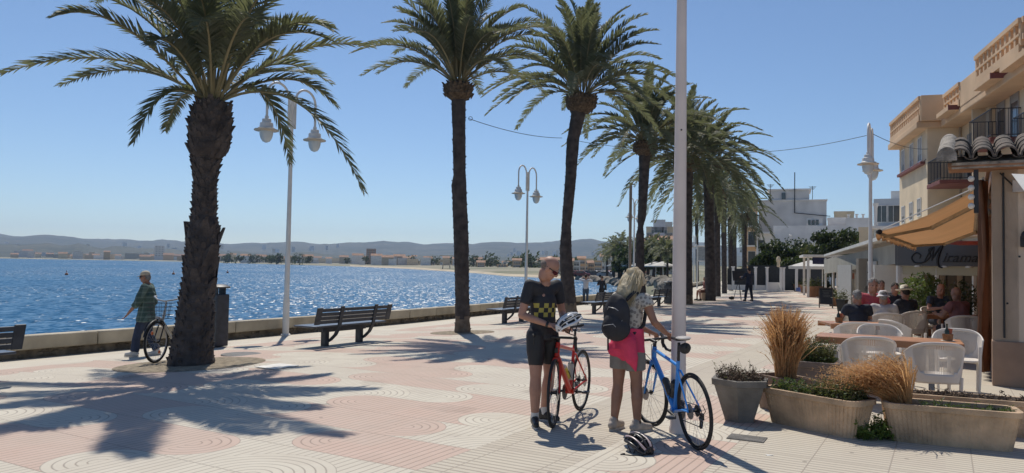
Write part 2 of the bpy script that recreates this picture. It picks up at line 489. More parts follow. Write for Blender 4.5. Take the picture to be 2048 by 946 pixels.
# boulders of the breakwater
rock_m = M('rock', (.27, .235, .19), .95, .35, 1.2, bump=1.0, bscale=6)
def rock_mesh(i):
    bm = bmesh.new(); bmesh.ops.create_icosphere(bm, subdivisions=2, radius=1)
    sd_ = Vector((i * 7.3, i * 3.1, 0))
    for v in bm.verts:
        v.co *= 1 + .45 * noise.noise(v.co * 1.1 + sd_) ; v.co.z *= .62
        v.co.x = round(v.co.x * 3.2) / 3.2 * .5 + v.co.x * .5
    me = bpy.data.meshes.new('boulder'); bm.to_mesh(me); bm.free(); me.materials.append(rock_m)
    for p in me.polygons: p.use_smooth = False
    return me
RK = [rock_mesh(i) for i in range(7)]
random.seed(11)
rk = 0
for k in range(170):
    t_ = random.random()
    px = 1150 + 195 * t_; base = 556 + 34 * t_ ** 1.6
    py = base - random.uniform(-2, 17 + 5 * t_)
    zz = -1.5 + (base - py) / 17 * 1.1
    p = gnd(px, py, zz)
    if p.y > 230 or p.y < 50: continue
    o = bpy.data.objects.new('boulder', RK[k % 7]); COL.objects.link(o)
    s_ = random.uniform(.6, 1.4) * (1.0 if p.y < 130 else 1.6)
    o.location = p; o.scale = (s_, s_ * random.uniform(.7, 1.2), s_); o.rotation_euler = (random.uniform(-.3, .3), random.uniform(-.3, .3), random.uniform(0, 6))
    tag(o, 'grey brown boulder heaped on the breakwater past the quay', 'boulder', 'boulders along the shore')

# ---- hills
hill_m = bpy.data.materials.new('hill_scrub'); hill_m.use_nodes = True
n = hill_m.node_tree; b = n.nodes['Principled BSDF']; b.inputs['Roughness'].default_value = .95
tcn = n.nodes.new('ShaderNodeNewGeometry'); q = n.nodes.new('ShaderNodeTexNoise'); q.inputs['Scale'].default_value = .006; q.inputs['Detail'].default_value = 8; n.links.new(tcn.outputs['Position'], q.inputs['Vector'])
q2 = n.nodes.new('ShaderNodeTexNoise'); q2.inputs['Scale'].default_value = .03; q2.inputs['Detail'].default_value = 6; n.links.new(tcn.outputs['Position'], q2.inputs['Vector'])
mr = n.nodes.new('ShaderNodeMapRange'); mr.inputs[1].default_value = .35; mr.inputs[2].default_value = .65; n.links.new(q.outputs['Fac'], mr.inputs[0])
mr2 = n.nodes.new('ShaderNodeMapRange'); mr2.inputs[1].default_value = .62; mr2.inputs[2].default_value = .70; n.links.new(q2.outputs['Fac'], mr2.inputs[0])
c = mixc(n, mr.outputs[0], (.03, .045, .035), (.075, .08, .06)); c = mixc(n, mnode(n, 'MULTIPLY', mr2.outputs[0], .5), c, (.28, .24, .18)); n.links.new(c, b.inputs['Base Color'])
ridge = [(-3000, 470), (-900, 452), (-300, 460), (0, 466), (40, 473), (90, 472), (150, 476), (250, 480), (330, 484), (440, 488), (520, 487), (580, 485), (640, 489), (690, 486), (740, 485), (765, 484), (800, 488), (900, 487), (960, 487),
         (1040, 485), (1100, 482), (1180, 480), (1260, 484), (1340, 488), (1450, 495), (1700, 500), (2400, 505), (4500, 510)]
def interp(P, x):
    for (a, ya), (b_, yb) in zip(P[:-1], P[1:]):
        if a <= x <= b_: return ya + (yb - ya) * (x - a) / (b_ - a)
    return P[-1][1]
def hills(name, D, rid, fr, seedv, amp, roll=0):
    vs = []; fs = []; N = 380; rows = [0, .12, .3, .5, .7, .86, 1.0, 1.12, 1.3]
    hh = [0, .10, .34, .55, .8, .95, 1.0, .85, .4]
    for i in range(N + 1):
        px = -900 + 3750 * i / N
        y = interp(rid, px) + amp * noise.noise(Vector((px * .022, seedv, 0))) + amp * .4 * noise.noise(Vector((px * .1, seedv, 3)))
        H = max(4, (hy(px) - y) / FPX * D + EYE)
        for k, (r_, h_) in enumerate(zip(rows, hh)):
            yy = D * (fr + (1 - fr) * r_)
            x = (px - 1024) / FPX * yy
            z = H * h_ * yy / D
            if 0 < k < 6: z *= 1 + .5 * noise.noise(Vector((x * .0022, yy * .0022, seedv)))
            vs.append((x, yy, z if k else -1))
    nk = len(rows)
    for i in range(N):
        for j in range(nk - 1): fs.append((i * nk + j, (i + 1) * nk + j, (i + 1) * nk + j + 1, i * nk + j + 1))
    mb = MB(); mb.add(vs, fs); tag(mb.build(name, hill_m, smooth=80), kind='structure')
hills('hills', 5200, ridge, .52, 1.3, 3.0)
low = [(-3000, 490), (0, 492), (100, 493), (300, 499), (450, 504), (600, 506), (800, 510), (950, 511), (1100, 512), (1300, 512), (2400, 520), (4500, 520)]
hills('foothills', 2600, low, .66, 7.7, 5.0)

# ---- haze: one closed box round everything
hm = bpy.data.materials.new('haze'); hm.use_nodes = True; n = hm.node_tree
n.nodes.remove(n.nodes['Principled BSDF'])
pv = n.nodes.new('ShaderNodeVolumePrincipled'); pv.inputs['Color'].default_value = (.58, .74, 1, 1); pv.inputs['Density'].default_value = HAZE = 9.5e-5; pv.inputs['Anisotropy'].default_value = .42
n.links.new(pv.outputs[0], n.nodes['Material Output'].inputs['Volume'])
mb = MB(); mb.box((0, 3000, 145), (19200, 8000, 300)); o = mb.build('haze', hm, smooth=0); tag(o, kind='stuff')
o.location.z = 0

# ============================================================ PALMS
def frond_into(lf, rc, path, wid, nleaf, llen, rng, up_hint=Vector((0, 0, 1)), vee=.5, rr=.02):
    """path: list of points base->tip. leaflets to both sides, V-shaped, pointing forward."""
    P = [Vector(p) for p in path]; n = len(P) - 1
    rc.tube(P, [rr * (1 - .8 * i / n) for i in range(n + 1)], 5)
    for k in range(nleaf):
        t = .16 + .84 * (k + rng.random() * .5) / nleaf
        f = t * n; i = min(int(f), n - 1); p = P[i].lerp(P[i + 1], f - i)
        d = (P[i + 1] - P[i]).normalized()
        s = d.cross(up_hint)
        if s.length < .15: s = d.orthogonal()
        s.normalize(); u = s.cross(d).normalized()
        ln = llen * (math.sin(math.pi * min(1, (t * .86 + .10))) ** .6) * rng.uniform(.82, 1.1)
        if t < .3: ln *= .5 + t
        for sg in (-1, 1):
            fw = .55 + .9 * t
            dr = (s * sg + d * fw + u * (vee + rng.uniform(-.25, .25))).normalized()
            mid = p + dr * ln * .55 + Vector((0, 0, -.01 * ln))
            tip = p + dr * ln + Vector((0, 0, -.22 * ln * ln - .02)) + s * sg * 0.0
            wv = (d * .9 + u * rng.uniform(-.6, .6)).normalized() * wid
            lf.add([p - wv * .35, mid - wv * .5, tip, mid + wv * .5, p + wv * .35], [(0, 1, 2, 3, 4)])
def trunk_lathe(mb, pts, seg=18, rough=.0, rng=random):
    """pts: list of (Vector centre, radius)"""
    vs = []; fs = []
    fine = []
    for (a, ra), (b_, rb) in zip(pts[:-1], pts[1:]):
        k = max(1, int((b_ - a).length / .07))
        for i in range(k): t = i / k; fine.append((a.lerp(b_, t), ra + (rb - ra) * (3 * t * t - 2 * t ** 3)))
    fine.append(pts[-1])
    for j, (c, r_) in enumerate(fine):
        ringf = 1 + rough * (.6 if j % 2 else -.4)
        for k in range(seg):
            a = 2 * math.pi * k / seg
            q = 1 + rough * 2.2 * noise.noise(Vector((math.cos(a) * 2.2 + c.x, math.sin(a) * 2.2 + c.y, c.z * 4)))
            vs.append(c + Vector((math.cos(a), math.sin(a), 0)) * (r_ * ringf * q))
    for j in range(len(fine) - 1):
        for k in range(seg):
            l = (k + 1) % seg
            fs.append((j * seg + k, j * seg + l, (j + 1) * seg + l, (j + 1) * seg + k))
    fs.append(tuple(range(seg))[::-1]); fs.append(tuple(range((len(fine) - 1) * seg, len(fine) * seg)))
    mb.add(vs, fs); return fine
bark_m = M('palm_bark', (.085, .07, .063), .95, .35, 5, bump=1.3, bscale=26, dirt=(.035, .03, .03))
bark_low = M('palm_bark_worn', (.21, .16, .115), .95, .3, 6, bump=1.2, bscale=22)
boss_m = M('leaf_bases', (.12, .085, .055), .95, .4, 14, bump=1.2, bscale=30)
def stubs(mb, fine, z0, z1, step, size, rng, out=.5, dens=1.0):
    """cut leaf bases in a spiral, as wedges standing up and out from the trunk"""
    k = 0; z = z0
    while z < z1:
        c, r_ = min(fine, key=lambda q: abs(q[0].z - z))
        a = k * 2.3999 + rng.uniform(-.15, .15)
        o = Vector((math.cos(a), math.sin(a), 0)); sd_ = Vector((-math.sin(a), math.cos(a), 0))
        s_ = size * rng.uniform(.6, 1.3); p = Vector((c.x, c.y, z)) + o * (r_ * .93)
        tipd = o * out * rng.uniform(.5, 1.3) + Vector((0, 0, 1))
        tp = p + tipd * s_
        w = sd_ * s_ * .62
        mb.add([p - w - Vector((0, 0, s_ * .5)), p + w - Vector((0, 0, s_ * .5)), p + w * .9 + Vector((0, 0, s_ * .4)) , p - w * .9 + Vector((0, 0, s_ * .4)), tp - w * .45 + o * .03, tp + w * .45 + o * .03, tp + w * .3 - o * .01, tp - w * .3 - o * .01],
               [(0, 1, 5, 4), (1, 2, 6, 5), (3, 0, 4, 7), (4, 5, 6, 7), (2, 3, 7, 6)])
        z += step / dens; k += 1
DR = .8
def random_fronds(lf, rc, base, R0, n, L, rng, nleaf, llen, wid, emin=-35, emax=84, vee=.45, rr=.024, DR=.8):
    for k in range(n):
        az = k * 2.39996 + rng.uniform(-.25, .25)
        q = (k + .5) / n
        el = R(emax + (emin - emax) * q ** .85 + rng.uniform(-6, 6))
        o = Vector((math.cos(az), math.sin(az), 0))
        ln = L * rng.uniform(.85, 1.08) * (1 - .18 * q ** 3)
        e1 = el + R(14)
        b0 = base + o * R0 * .7 + Vector((0, 0, .05 + .15 * (1 - q)))
        droop = ln * DR * (.30 + .42 * math.cos(el) ** 1.5)
        mid = b0 + (o * math.cos(e1) + Vector((0, 0, math.sin(e1)))) * ln * .55
        tip = b0 + (o * math.cos(el) + Vector((0, 0, math.sin(el)))) * ln - Vector((0, 0, droop)) - o * droop * .12 * (el < 0)
        sw = Vector((-o.y, o.x, 0)) * rng.uniform(-.25, .25) * ln * .3
        frond_into(lf, rc, bez(b0, mid + sw * .3, tip + sw, 11), wid, nleaf, llen, rng, vee=vee, rr=rr)
def palm(name, label, prof, Y, seed, nf, L, nleaf, llen, wid, boss=None, custom=None, group='date palms along the promenade', dr=.8, emin=-35, low_y=None, stub=True):
    rng = random.Random(seed)
    P = []
    for (px, py, w) in prof:
        p = at(px, py, Y); P.append((p, w / FPX * Y / 2))
    P[0] = (Vector((P[0][0].x, P[0][0].y, gz(P[0][0].x, Y) - .03)), P[0][1])
    root = empty(name, (0, 0, 0), 0, label, 'palm tree', group)
    base_xy = P[0][0].copy(); root.location = base_xy
    P = [(p - base_xy, r_) for p, r_ in P]
    mb = MB(); fine = trunk_lathe(mb, P, 20, .035, rng)
    tr = mb
    top = P[-1][0]; rt = P[-1][1]
    if boss:
        stubs(tr, fine, .05, top.z, .010, .07, rng, .3)
        stubs(tr, fine, P[7][0].z, top.z, .012, .085, rng, .55)
        stubs(tr, fine, 1.25, 2.3, .10, .20, rng, .3)
    else:
        stubs(tr, fine, .1, top.z - .1, .035, .04, rng, .25)
    tr.build('trunk', bark_m if low_y is None else [bark_m, bark_low], root, 0 if boss else 50)
    t_o = kids(root)[0] if False else bpy.data.objects[tr_name(root)]
    if low_y is not None:
        zl = at(prof[0][0], low_y, Y).z - base_xy.z
        for pl in t_o.data.polygons:
            if pl.center.z < zl + .05 * noise.noise(pl.center * 9): pl.material_index = 1
    if not boss:
        b = MB(); H = .55 * rt / .17
        prof_b = [(top + Vector((0, 0, -.62 * H)), rt * 1.0), (top + Vector((0, 0, -.40 * H)), rt * 1.9), (top + Vector((0, 0, 0)), rt * 2.05), (top + Vector((0, 0, .12 * H)), rt * 1.5)]
        f2 = trunk_lathe(b, prof_b, 18, .05, rng)
        stubs(b, f2, prof_b[0][0].z, prof_b[-1][0].z, .006, .075, rng, .6)
        b.build('leaf_base_collar', boss_m, root, 0)
    lf = MB(); rc = MB()
    if custom: custom(lf, rc, base_xy, rng)
    random_fronds(lf, rc, top + Vector((0, 0, .03)), rt * 1.2, nf, L, rng, nleaf, llen, wid, emin=emin, DR=dr)
    lf.m = 0; o = len(lf.v); lf.v += rc.v; lf.f += [tuple(i + o for i in f) for f in rc.f]; lf.mi += [1] * len(rc.f)
    lf.build('crown', [frond_m, rachis_m], root, 0, recalc=False)
    return root
def tr_name(root):
    return [c.name for c in bpy.data.objects if c.parent == root][0]

# nearest palm: visible fronds follow the photograph, the rest fill the crown
YP = 12.3
def near_fronds(lf, rc, base, rng):
    c0 = at(424, 200, YP)
    spec = [  # ctrl px, tip px, depth offset ctrl/tip, leaf length
        ((250, 60), (-6, 150), -.3, -.6, .40), ((285, 95), (118, 172), .5, .9, .36), ((230, -15), (108, 32), -.8, -1.4, .40),
        ((325, 130), (268, 284), -.6, -1.0, .34), ((360, 150), (330, 262), .8, 1.4, .3),
        ((590, 60), (744, 94), .4, .6, .40), ((560, -10), (664, 62), -.5, -.9, .42), ((590, 110), (672, 212), .9, 1.3, .34),
        ((610, 120), (728, 384), -.5, -.8, .40), ((545, 110), (580, 328), .5, 1.0, .34), ((500, 120), (640, 150), 1.6, 2.6, .36),
        ((260, -150), (150, -120), .5, 1.0, .42), ((330, -260), (230, -300), -.5, -1.2, .42), ((390, -300), (350, -360), 1.0, 2.0, .42),
        ((450, -280), (480, -380), -.8, -1.9, .42), ((520, -240), (590, -300), .6, 1.1, .42), ((590, -160), (700, -170), -.6, -1.2, .42),
        ((440, -160), (415, -190), -2.2, -3.4, .42), ((400, -120), (350, -60), 2.4, 3.6, .42), ((520, -120), (600, -80), 2.2, 3.2, .42),
        ((350, -120), (270, -60), -2.0, -3.0, .42), ((520, -100), (600, -40), -2.0, -3.1, .42), ((430, 0), (330, 20), 2.4, 3.7, .38), ((480, 20), (560, 40), 2.6, 3.9, .38),
        ((300, -60), (190, 5), 1.3, 2.2, .40), ((420, -30), (395, 60), -2.0, -3.2, .38), ((480, -20), (520, 50), -1.7, -3.0, .38), ((340, 40), (300, 90), -1.6, -2.8, .36)]
    for cp, tp, dc, dt, ll in spec:
        if dt < -1.5: dt *= .62; dc *= .62
        a = at(424 + (cp[0] - 424) * .09, 203, YP + dc * .05)
        p = bez(a - base, at(cp[0], cp[1], YP + dc) - base, at(tp[0], tp[1], YP + dt) - base, 16)
        frond_into(lf, rc, p, .040, 84, ll * 1.16, rng, vee=.32, rr=.026)
palm('palm_tree', 'thick shaggy date palm nearest on the left with a city bicycle leaning behind its trunk',
     [(380, 729, 88), (384, 700, 80), (390, 640, 70), (397, 560, 60), (404, 500, 62), (408, 455, 60), (408, 430, 46), (411, 350, 44), (412, 318, 52), (418, 300, 76), (421, 260, 82), (423, 225, 76), (424, 203, 58)],
     YP, 3, 17, 3.5, 76, .40, .036, boss=True, custom=near_fronds, emin=38)
palm('palm_tree', 'slim date palm in the middle, the overhead wire hooked to its trunk',
     [(925, 662, 32), (925, 632, 29), (924, 560, 28), (922, 470, 30), (919, 395, 29), (918, 372, 30), (919, 350, 25), (918, 280, 26), (917, 172, 29)],
     18.8, 12, 54, 3.3, 76, .38, .036, low_y=634, emin=24, dr=.62)
palm('palm_tree', 'leaning date palm rising behind the cyclist in the checked jersey',
     [(1141, 634, 32), (1138, 606, 29), (1131, 500, 24), (1133, 450, 19), (1136, 415, 21), (1141, 360, 22), (1146, 280, 25), (1163, 196, 31)],
     25.8, 21, 56, 4.2, 74, .44, .056, low_y=608, emin=10, dr=.68)
palm('palm_tree', 'date palm with a pinched waist rising behind the blonde woman',
     [(1280, 612, 26), (1280, 520, 17), (1280, 470, 16), (1281, 455, 11), (1284, 430, 17), (1288, 350, 20), (1290, 288, 24)],
     33, 33, 50, 4.1, 62, .46, .066, emin=4, dr=.7)
palm('palm_tree', 'date palm with its straight trunk half hidden by the tall white pole',
     [(1372, 610, 27), (1372, 520, 24), (1372, 420, 24), (1373, 318, 27)], 36, 41, 50, 4.3, 58, .48, .07, low_y=590, emin=-12, dr=.75)
palm('palm_tree', 'date palm with the seated person at the foot of its trunk',
     [(1421, 600, 21), (1420, 520, 20), (1418, 420, 19), (1417, 335, 23)], 41, 52, 50, 4.1, 54, .5, .078, emin=-22, dr=.75)
far = [(1436, 587, 50, 380, 11, 3.6), (1449, 582, 60, 385, 10, 3.6), (1462, 576, 70, 392, 9, 3.8), (1470, 572, 84, 400, 8, 3.8), (1395, 572, 95, 428, 6, 3.4)]
for i, (px, py, Y, cy, w, L) in enumerate(far):
    palm('palm_tree', ['date palm just behind the one with the seated person', 'fourth date palm right of the tall white pole, thin dark trunk', 'date palm with dark trunk near the photographer and tripod', 'farthest date palm of the row, close to the garden fence', 'small distant date palm right of the white pole, below the other crowns'][i],
         [(px, py, w), (px - 1, 500, w), (px - 2, cy, w * 1.2)], Y, 60 + i, 32, L, 30, .5, .09, emin=-50, stub=False)
palm('palm_tree', 'low bushy palm with drooping fronds standing before the big white building', [(1489, 575, 9), (1489, 470, 9), (1489, 430, 12)], 66, 77, 30, 3.4, 30, .5, .09, emin=-60)
palm('palm_tree', 'short palm peeping over the garden fence behind the photographer', [(1500, 578, 5), (1500, 566, 5), (1500, 556, 7)], 72, 78, 26, 1.8, 24, .4, .08, emin=-20)
# distant palms on the beach front
rng = random.Random(5)
for i, (px, cy, Y) in enumerate([(1228, 496, 150), (1243, 490, 140), (1257, 500, 150), (1272, 505, 130), (1226, 505, 165), (1296, 500, 125), (1308, 492, 118), (1322, 496, 112), (1335, 505, 105), (1238, 508, 140), (1214, 505, 170)]):
    palm('palm_tree', 'small distant palm on the beach front under the hillside blocks', [(px, 545, 5), (px, 520, 4), (px, cy, 5)], Y, 90 + i, 20, 3.4 if px < 1280 else 2.5, 16, .8, .16, emin=-25, group='distant palms on the beach front', stub=False)

# palm pits: bare soil discs of gravel
pit_m = M('pit_gravel', (.33, .27, .19), .95, .35, 12, bump=1.2, bscale=60)
for (px, py, Y, r_, lb) in ((383, 729, 12.3, 1.15, 'round gravel pit around the thick left palm'), (925, 660, 18.8, .8, 'round gravel pit around the slim middle palm'), (1421, 600, 41, .9, 'round gravel pit around the palm beside the seated person'), (1372, 610, 36, .9, 'gravel pit of the palm behind the tall white pole')):
    p = at(px, py, Y); mb = MB(); vs = [(p.x, p.y, gz(p.x, p.y) + .004)]
    for k in range(36):
        a = k / 36 * 2 * math.pi; x = p.x + r_ * math.cos(a); y = p.y + r_ * math.sin(a); vs.append((x, y, gz(x, y) + .005))
    mb.add(vs, [(0, 1 + k, 1 + (k + 1) % 36) for k in range(36)])
    tag(mb.build('tree_pit', pit_m, smooth=0), kind='structure')

# ============================================================ LAMPS, POLE, BENCHES, BINS
glass_m = M('lamp_glass', (.55, .62, .66), .15, .05, 3)
warm_rim = M('lamp_rim', (.55, .47, .36), .5, .1, 3)
def street_lamp(loc, label, H=6.3, scale=1):
    t = empty('street_lamp', loc, UA, label, 'street lamp', 'double lantern lamps along the quay')
    p = MB(); p.lathe([(.085, 0), (.085, .9), (.07, 1.0), (.045, H - .9), (.045, H)], seg=14)
    p.lathe([(.13, 0), (.13, .03), (.1, .05)], seg=14); p.build('pole', white_metal, t, 40)
    h = MB()
    h.tube([(0, 0, H - .2), (0, 0, H + .12)], .05, 10)
    for sx in (-1, 1): h.box((sx * .1, 0, H - .42), (.05, .07, .62)); h.box((sx * .05, 0, H - .62), (.14, .05, .04)); h.box((sx * .05, 0, H - .15), (.14, .05, .04))
    h.build('bracket', white_metal, t, 40, bevel=.008)
    for sx in (-1, 1):
        a = MB(); r_ = .36; cx = .11 + r_
        pts = [(sx * .11, 0, H - .6), (sx * .11, 0, H - .1)] + [(sx * (cx - r_ * math.cos(k / 12 * math.pi)), 0, H + .0 + r_ * math.sin(k / 12 * math.pi)) for k in range(13)] + [(sx * (cx + r_), 0, H - .62)]
        a.tube(pts, .032, 10); a.build('arm', white_metal, t, 60)
        x = sx * (cx + r_); z = H - .62
        l = MB(); l.lathe([(.02, .08), (.05, .06), (.05, 0), (.11, -.02), (.115, -.10), (.16, -.12), (.17, -.22), (.2, -.24), (.2, -.27)], (x, 0, z), 20)
        lo = l.build('lantern', white_metal, t, 40)
        d = MB(); d.lathe([(.2, -.262), (.30, -.285), (.30, -.31), (.19, -.33)], (x, 0, z), 24); d.build('shade_rim', warm_rim, lo, 40)
        g = MB(); g.lathe([(.17, -.32), (.165, -.40), (.14, -.5), (.09, -.58), (.02, -.61)], (x, 0, z), 20); g.build('glass', glass_m, lo, 60)
    if scale != 1: t.scale = (scale,) * 3
    return t
def gp(px, Y, dz=0):
    p = at(px, 500, Y); return Vector((p.x, Y, gz(p.x, Y) + dz))
street_lamp(gp(576, 19.4), 'double lantern lamp post behind the bench, left fronds hanging over it', 6.1)
street_lamp(gp(1053, 33.5), 'double lantern lamp post rising behind the bench left of the cyclist', 6.05)
street_lamp(gp(1268, 50), 'double lantern lamp post just left of the pinched palm trunk', 6.2)
street_lamp(gp(1741, 23), 'double lantern lamp post beside the cafe awning, lanterns seen one behind the other', 5.75)
street_lamp(gp(1388, 88), 'thin distant lamp post between the palm trunks', 5.5)
street_lamp(gp(1581, 86), 'distant double lantern lamp in front of the garden trees', 5.7)
# tall white pole at the blue bicycle
t = empty('tall_pole', gp(1359, 7.48), 0, 'tall white round pole with the blue bicycle leaning on it', 'pole')
p = MB(); p.lathe([(.085, 0), (.085, .05), (.077, .07), (.067, 1.6), (.050, 4.2), (.038, 8)], seg=24); p.build('shaft', M('pole_paint', (.74, .63, .57), .45, .12, 1.5), t, 40)
hole = MB(); hole.lathe([(.009, 0), (.009, .004)], (-.006, -.0585, 3.0), 8, Matrix.Rotation(R(90), 3, 'X')); hole.build('bolt_hole', black, t)
# brown post behind
t = empty('mast', gp(1260, 46), 0, 'slim brown square mast standing left of the pinched palm', 'mast')
p = MB(); p.box((0, 0, 3.6), (.16, .16, 7.2)); p.box((0, 0, .06), (.36, .36, .12)); p.box((.12, 0, 7.1), (.3, .06, .08)); p.build('shaft', M('mast_paint', (.28, .22, .17), .6, .15, 2), t, 40, bevel=.01)

def make_bench(loc, label):
    t = empty('park_bench', loc, UA, label, 'bench', 'dark metal benches facing the sea')
    bm_ = dark_metal
    s = MB(); s.box((0, .12, .425), (2.2, .56, .035)); s.build('seat', M('bench_seat', (.10, .105, .12), .32, .15, 6), t, 30, bevel=.008)
    tilt = Matrix.Rotation(R(14), 3, 'X')
    b = MB(); o0 = Vector((0, -.2, .47))
    for k in range(4): b.box(o0 + tilt @ Vector((0, 0, .05 + k * .083)) * 1.0 + Vector((0, 0, 0)), (2.0, .025, .066), Matrix.Rotation(R(14), 3, 'X'))
    for sx in (-1, 1): b.box(o0 + Vector((sx * 1.07, -.045, .175)), (.14, .03, .345), Matrix.Rotation(R(14), 3, 'X'))
    b.build('backrest', bm_, t, 30, bevel=.004)
    u = MB(); u.box((0, .1, .345), (1.3, .14, .12)); u.build('beam', bm_, t, 30, bevel=.006)
    for sx in (-1, 1):
        l = MB(); l.box((sx * .52, .1, .15), (.11, .13, .30)); l.build('leg', bm_, t, 30, bevel=.006)
        k = MB(); pts = [(sx * .52 + .07, .12, .07), (sx * .52 + .07, .02, .12), (sx * .52 + .07, -.12, .24), (sx * .52 + .07, -.215, .40), (sx * .52 + .07, -.245, .55), (sx * .52 + .07, -.31, .83)]
        for a, b_ in zip(pts[:-1], pts[1:]): k.bar(a, b_, .075, .035, up=(1, 0, 0)) if False else k.bar(a, b_, .09, .03, up=(0, -1, .3))
        k.build('bracket', bm_, t, 40)
    return t
def bpos(x, y): return Vector((x, y, gz(x, y)))
bench0 = make_bench(bpos(-3.45, 15.85), 'dark metal bench between the left lamp post and the middle palm')
for (x, y, lb) in ((-7.34, 9.3, 'dark metal bench cut by the left edge of the picture'), (.165, 23.1, 'dark metal bench left of the cyclist in the checked jersey'),
                   (3.45, 28.4, 'dark metal bench between the two cyclists near the standing couple'), (6.6, 33.9, 'smallest dark metal bench just left of the tall white pole'), (-12, .5, 'dark metal bench behind the photographer')):
    if y < 2: continue
    dup(bench0, bpos(x, y), UA, lb)
def bin_(loc, label, H=1.02, w=.30):
    t = empty('litter_bin', loc, UA, label, 'litter bin', 'dark litter bins on the quay')
    b = MB(); b.box((0, 0, H / 2 + .02), (w, w, H)); b.build('body', dark_metal, t, 30, bevel=.02)
    for sx in (-1, 1):
        p = MB(); p.box((sx * w * .3, 0, H + .08), (.03, w * .6, .16)); p.build('post', dark_metal, t)
    l = MB(); l.lathe([(w * .35, 0), (w * .72, .0), (w * .74, .03), (w * .5, .07), (.02, .085)], (0, 0, H + .15), 20); l.build('lid', dark_metal, t, 40)
    return t
bin_(gp(440, 16.0), 'dark grey litter bin half hidden behind the thick left palm', 1.1, .32)
bin_(gp(1338, 37), 'dark litter bin just left of the tall white pole', .9, .35)
# manholes / slab insets
cov_m = M('iron_cover', (.13, .12, .11), .6, .3, 8, bump=.6, bscale=60)
p = gnd(1494, 877); mb = MB(); mb.box((0, 0, .004), (.34, .24, .008)); mb.box((0, 0, .006), (.30, .2, .008)); o = mb.build('drain_cover', cov_m, None, 30, loc=(p.x, p.y, 0)); o.rotation_euler = (0, 0, R(-28)); tag(o, 'small rectangular iron cover in the paving near the hexagonal planter', 'drain cover')
p = gnd(483, 709); mb = MB(); mb.lathe([(.36, 0), (.36, .008), (.3, .01)], seg=28); o = mb.build('manhole_cover', cov_m, None, 30, loc=(p.x, p.y, gz(p.x, p.y) + .002)); tag(o, 'round dark manhole cover right of the thick palm', 'manhole cover')
for px, py, lb in ((554, 733, 'white rectangular slab in the paving right of the thick palm'),):
    p = gnd(px, py); mb = MB(); mb.box((0, 0, .003), (.5, .42, .008)); o = mb.build('paving_slab', M('white_slab', (.72, .69, .63), .7), None, 0, loc=(p.x, p.y, gz(p.x, p.y) + .001)); o.rotation_euler = (0, 0, R(60)); tag(o, lb, 'slab')
# overhead wire
wire_m = M('wire', (.03, .03, .035), .6)
def catenary(a, b, sag, n=14): return [a.lerp(b, i / n) - Vector((0, 0, sag * 4 * (i / n) * (1 - i / n))) for i in range(n + 1)]
mb = MB(); W0 = [at(937, 237, 18.8), at(1124, 276, 25.4)]
mb.tube(catenary(W0[0], W0[1], .12), .009, 5); mb.tube([W0[0] + Vector((math.cos(k) * .05 + .05, 0, math.sin(k) * .05)) for k in np.linspace(0, 6.28, 9)], .007, 4)
mb.tube(catenary(at(1150, 281, 26), at(1378, 297, 36), .15), .009, 5); mb.tube(catenary(at(1378, 297, 36), at(1733, 271, 23), .35), .010, 5); mb.tube(catenary(at(1746, 268, 23), at(1856, 298, 33), .15), .010, 5)
tag(mb.build('overhead_wire', wire_m, None, 60), 'thin dark wire strung between the palms, the right lamp post and the apartment house', 'wire')
# ============================================================ BUILDINGS
glass_win = M('window_glass', (.05, .06, .07), .12, .2, 2, spec=.8)
shutter_m = M('shutter', (.36, .33, .30), .6, .1, 3)
cream_r = M('cream_render', (.76, .61, .42), .9, .16, .6, bump=.3)
white_r = M('white_render', (.78, .75, .71), .9, .14, .5, bump=.3)
grey_r = M('grey_render', (.66, .63, .60), .9, .16, .4, bump=.3)
orange_r = M('salmon_render', (.68, .46, .28), .9, .14, .6, bump=.3)
maroon = M('maroon_trim', (.20, .065, .055), .7, .15, 2)
rail_m = M('railing', (.03, .03, .035), .5, .1, 5)
roof_far = M('roof_tile_far', (.34, .20, .13), .9, .3, .5)
WALLS = [white_r, cream_r, grey_r, orange_r, M('beige_render', (.50, .43, .33), .9, .15, .5), M('ochre_render', (.48, .36, .22), .9, .15, .5)]
def frame_at(x, y, ang, z=0):
    """local x = along the facade (ang measured from +X), local y = into the building"""
    return Vector((x, y, z)), ang
def opening(parent, x, z, w, h, y=0, depth=.14, shut=.0, door=False, sill=None, frm=None, side=None):
    """recess-like window: frame proud of the wall, dark pane, shutter part way down. side: rotate onto the x face"""
    rot = Matrix.Rotation(side, 3, 'Z') if side is not None else Matrix.Identity(3)
    P = lambda a, b_, c_: (rot @ Vector((a, b_, c_)))
    f = MB()
    for (cx, cz, sx, sz) in ((x - w / 2, z + h / 2, .05, h + .05), (x + w / 2, z + h / 2, .05, h + .05), (x, z, w, .05), (x, z + h, w + .05, .05)):
        f.box(P(cx, y - .01, cz), (sx, .06, sz), rot)
    if not door: f.box(P(x, y - .01, z + h / 2), (.03, .05, h), rot)
    wo = f.build('door' if door else 'window', frm or white_metal, parent, 0)
    g = MB(); g.box(P(x, y + .005, z + h / 2), (w - .03, .03, h - .03), rot); g.build('pane', glass_win, wo, 0)
    if shut > 0:
        s_ = MB(); hh = h * shut; s_.box(P(x, y - .006, z + h - hh / 2), (w - .04, .035, hh), rot); s_.build('shutter', shutter_m, wo, 0)
    if sill:
        s_ = MB(); s_.box(P(x, y - .06, z - .06), (w + .16, .18, .07), rot); s_.build('sill', sill, wo, 0)
    return wo
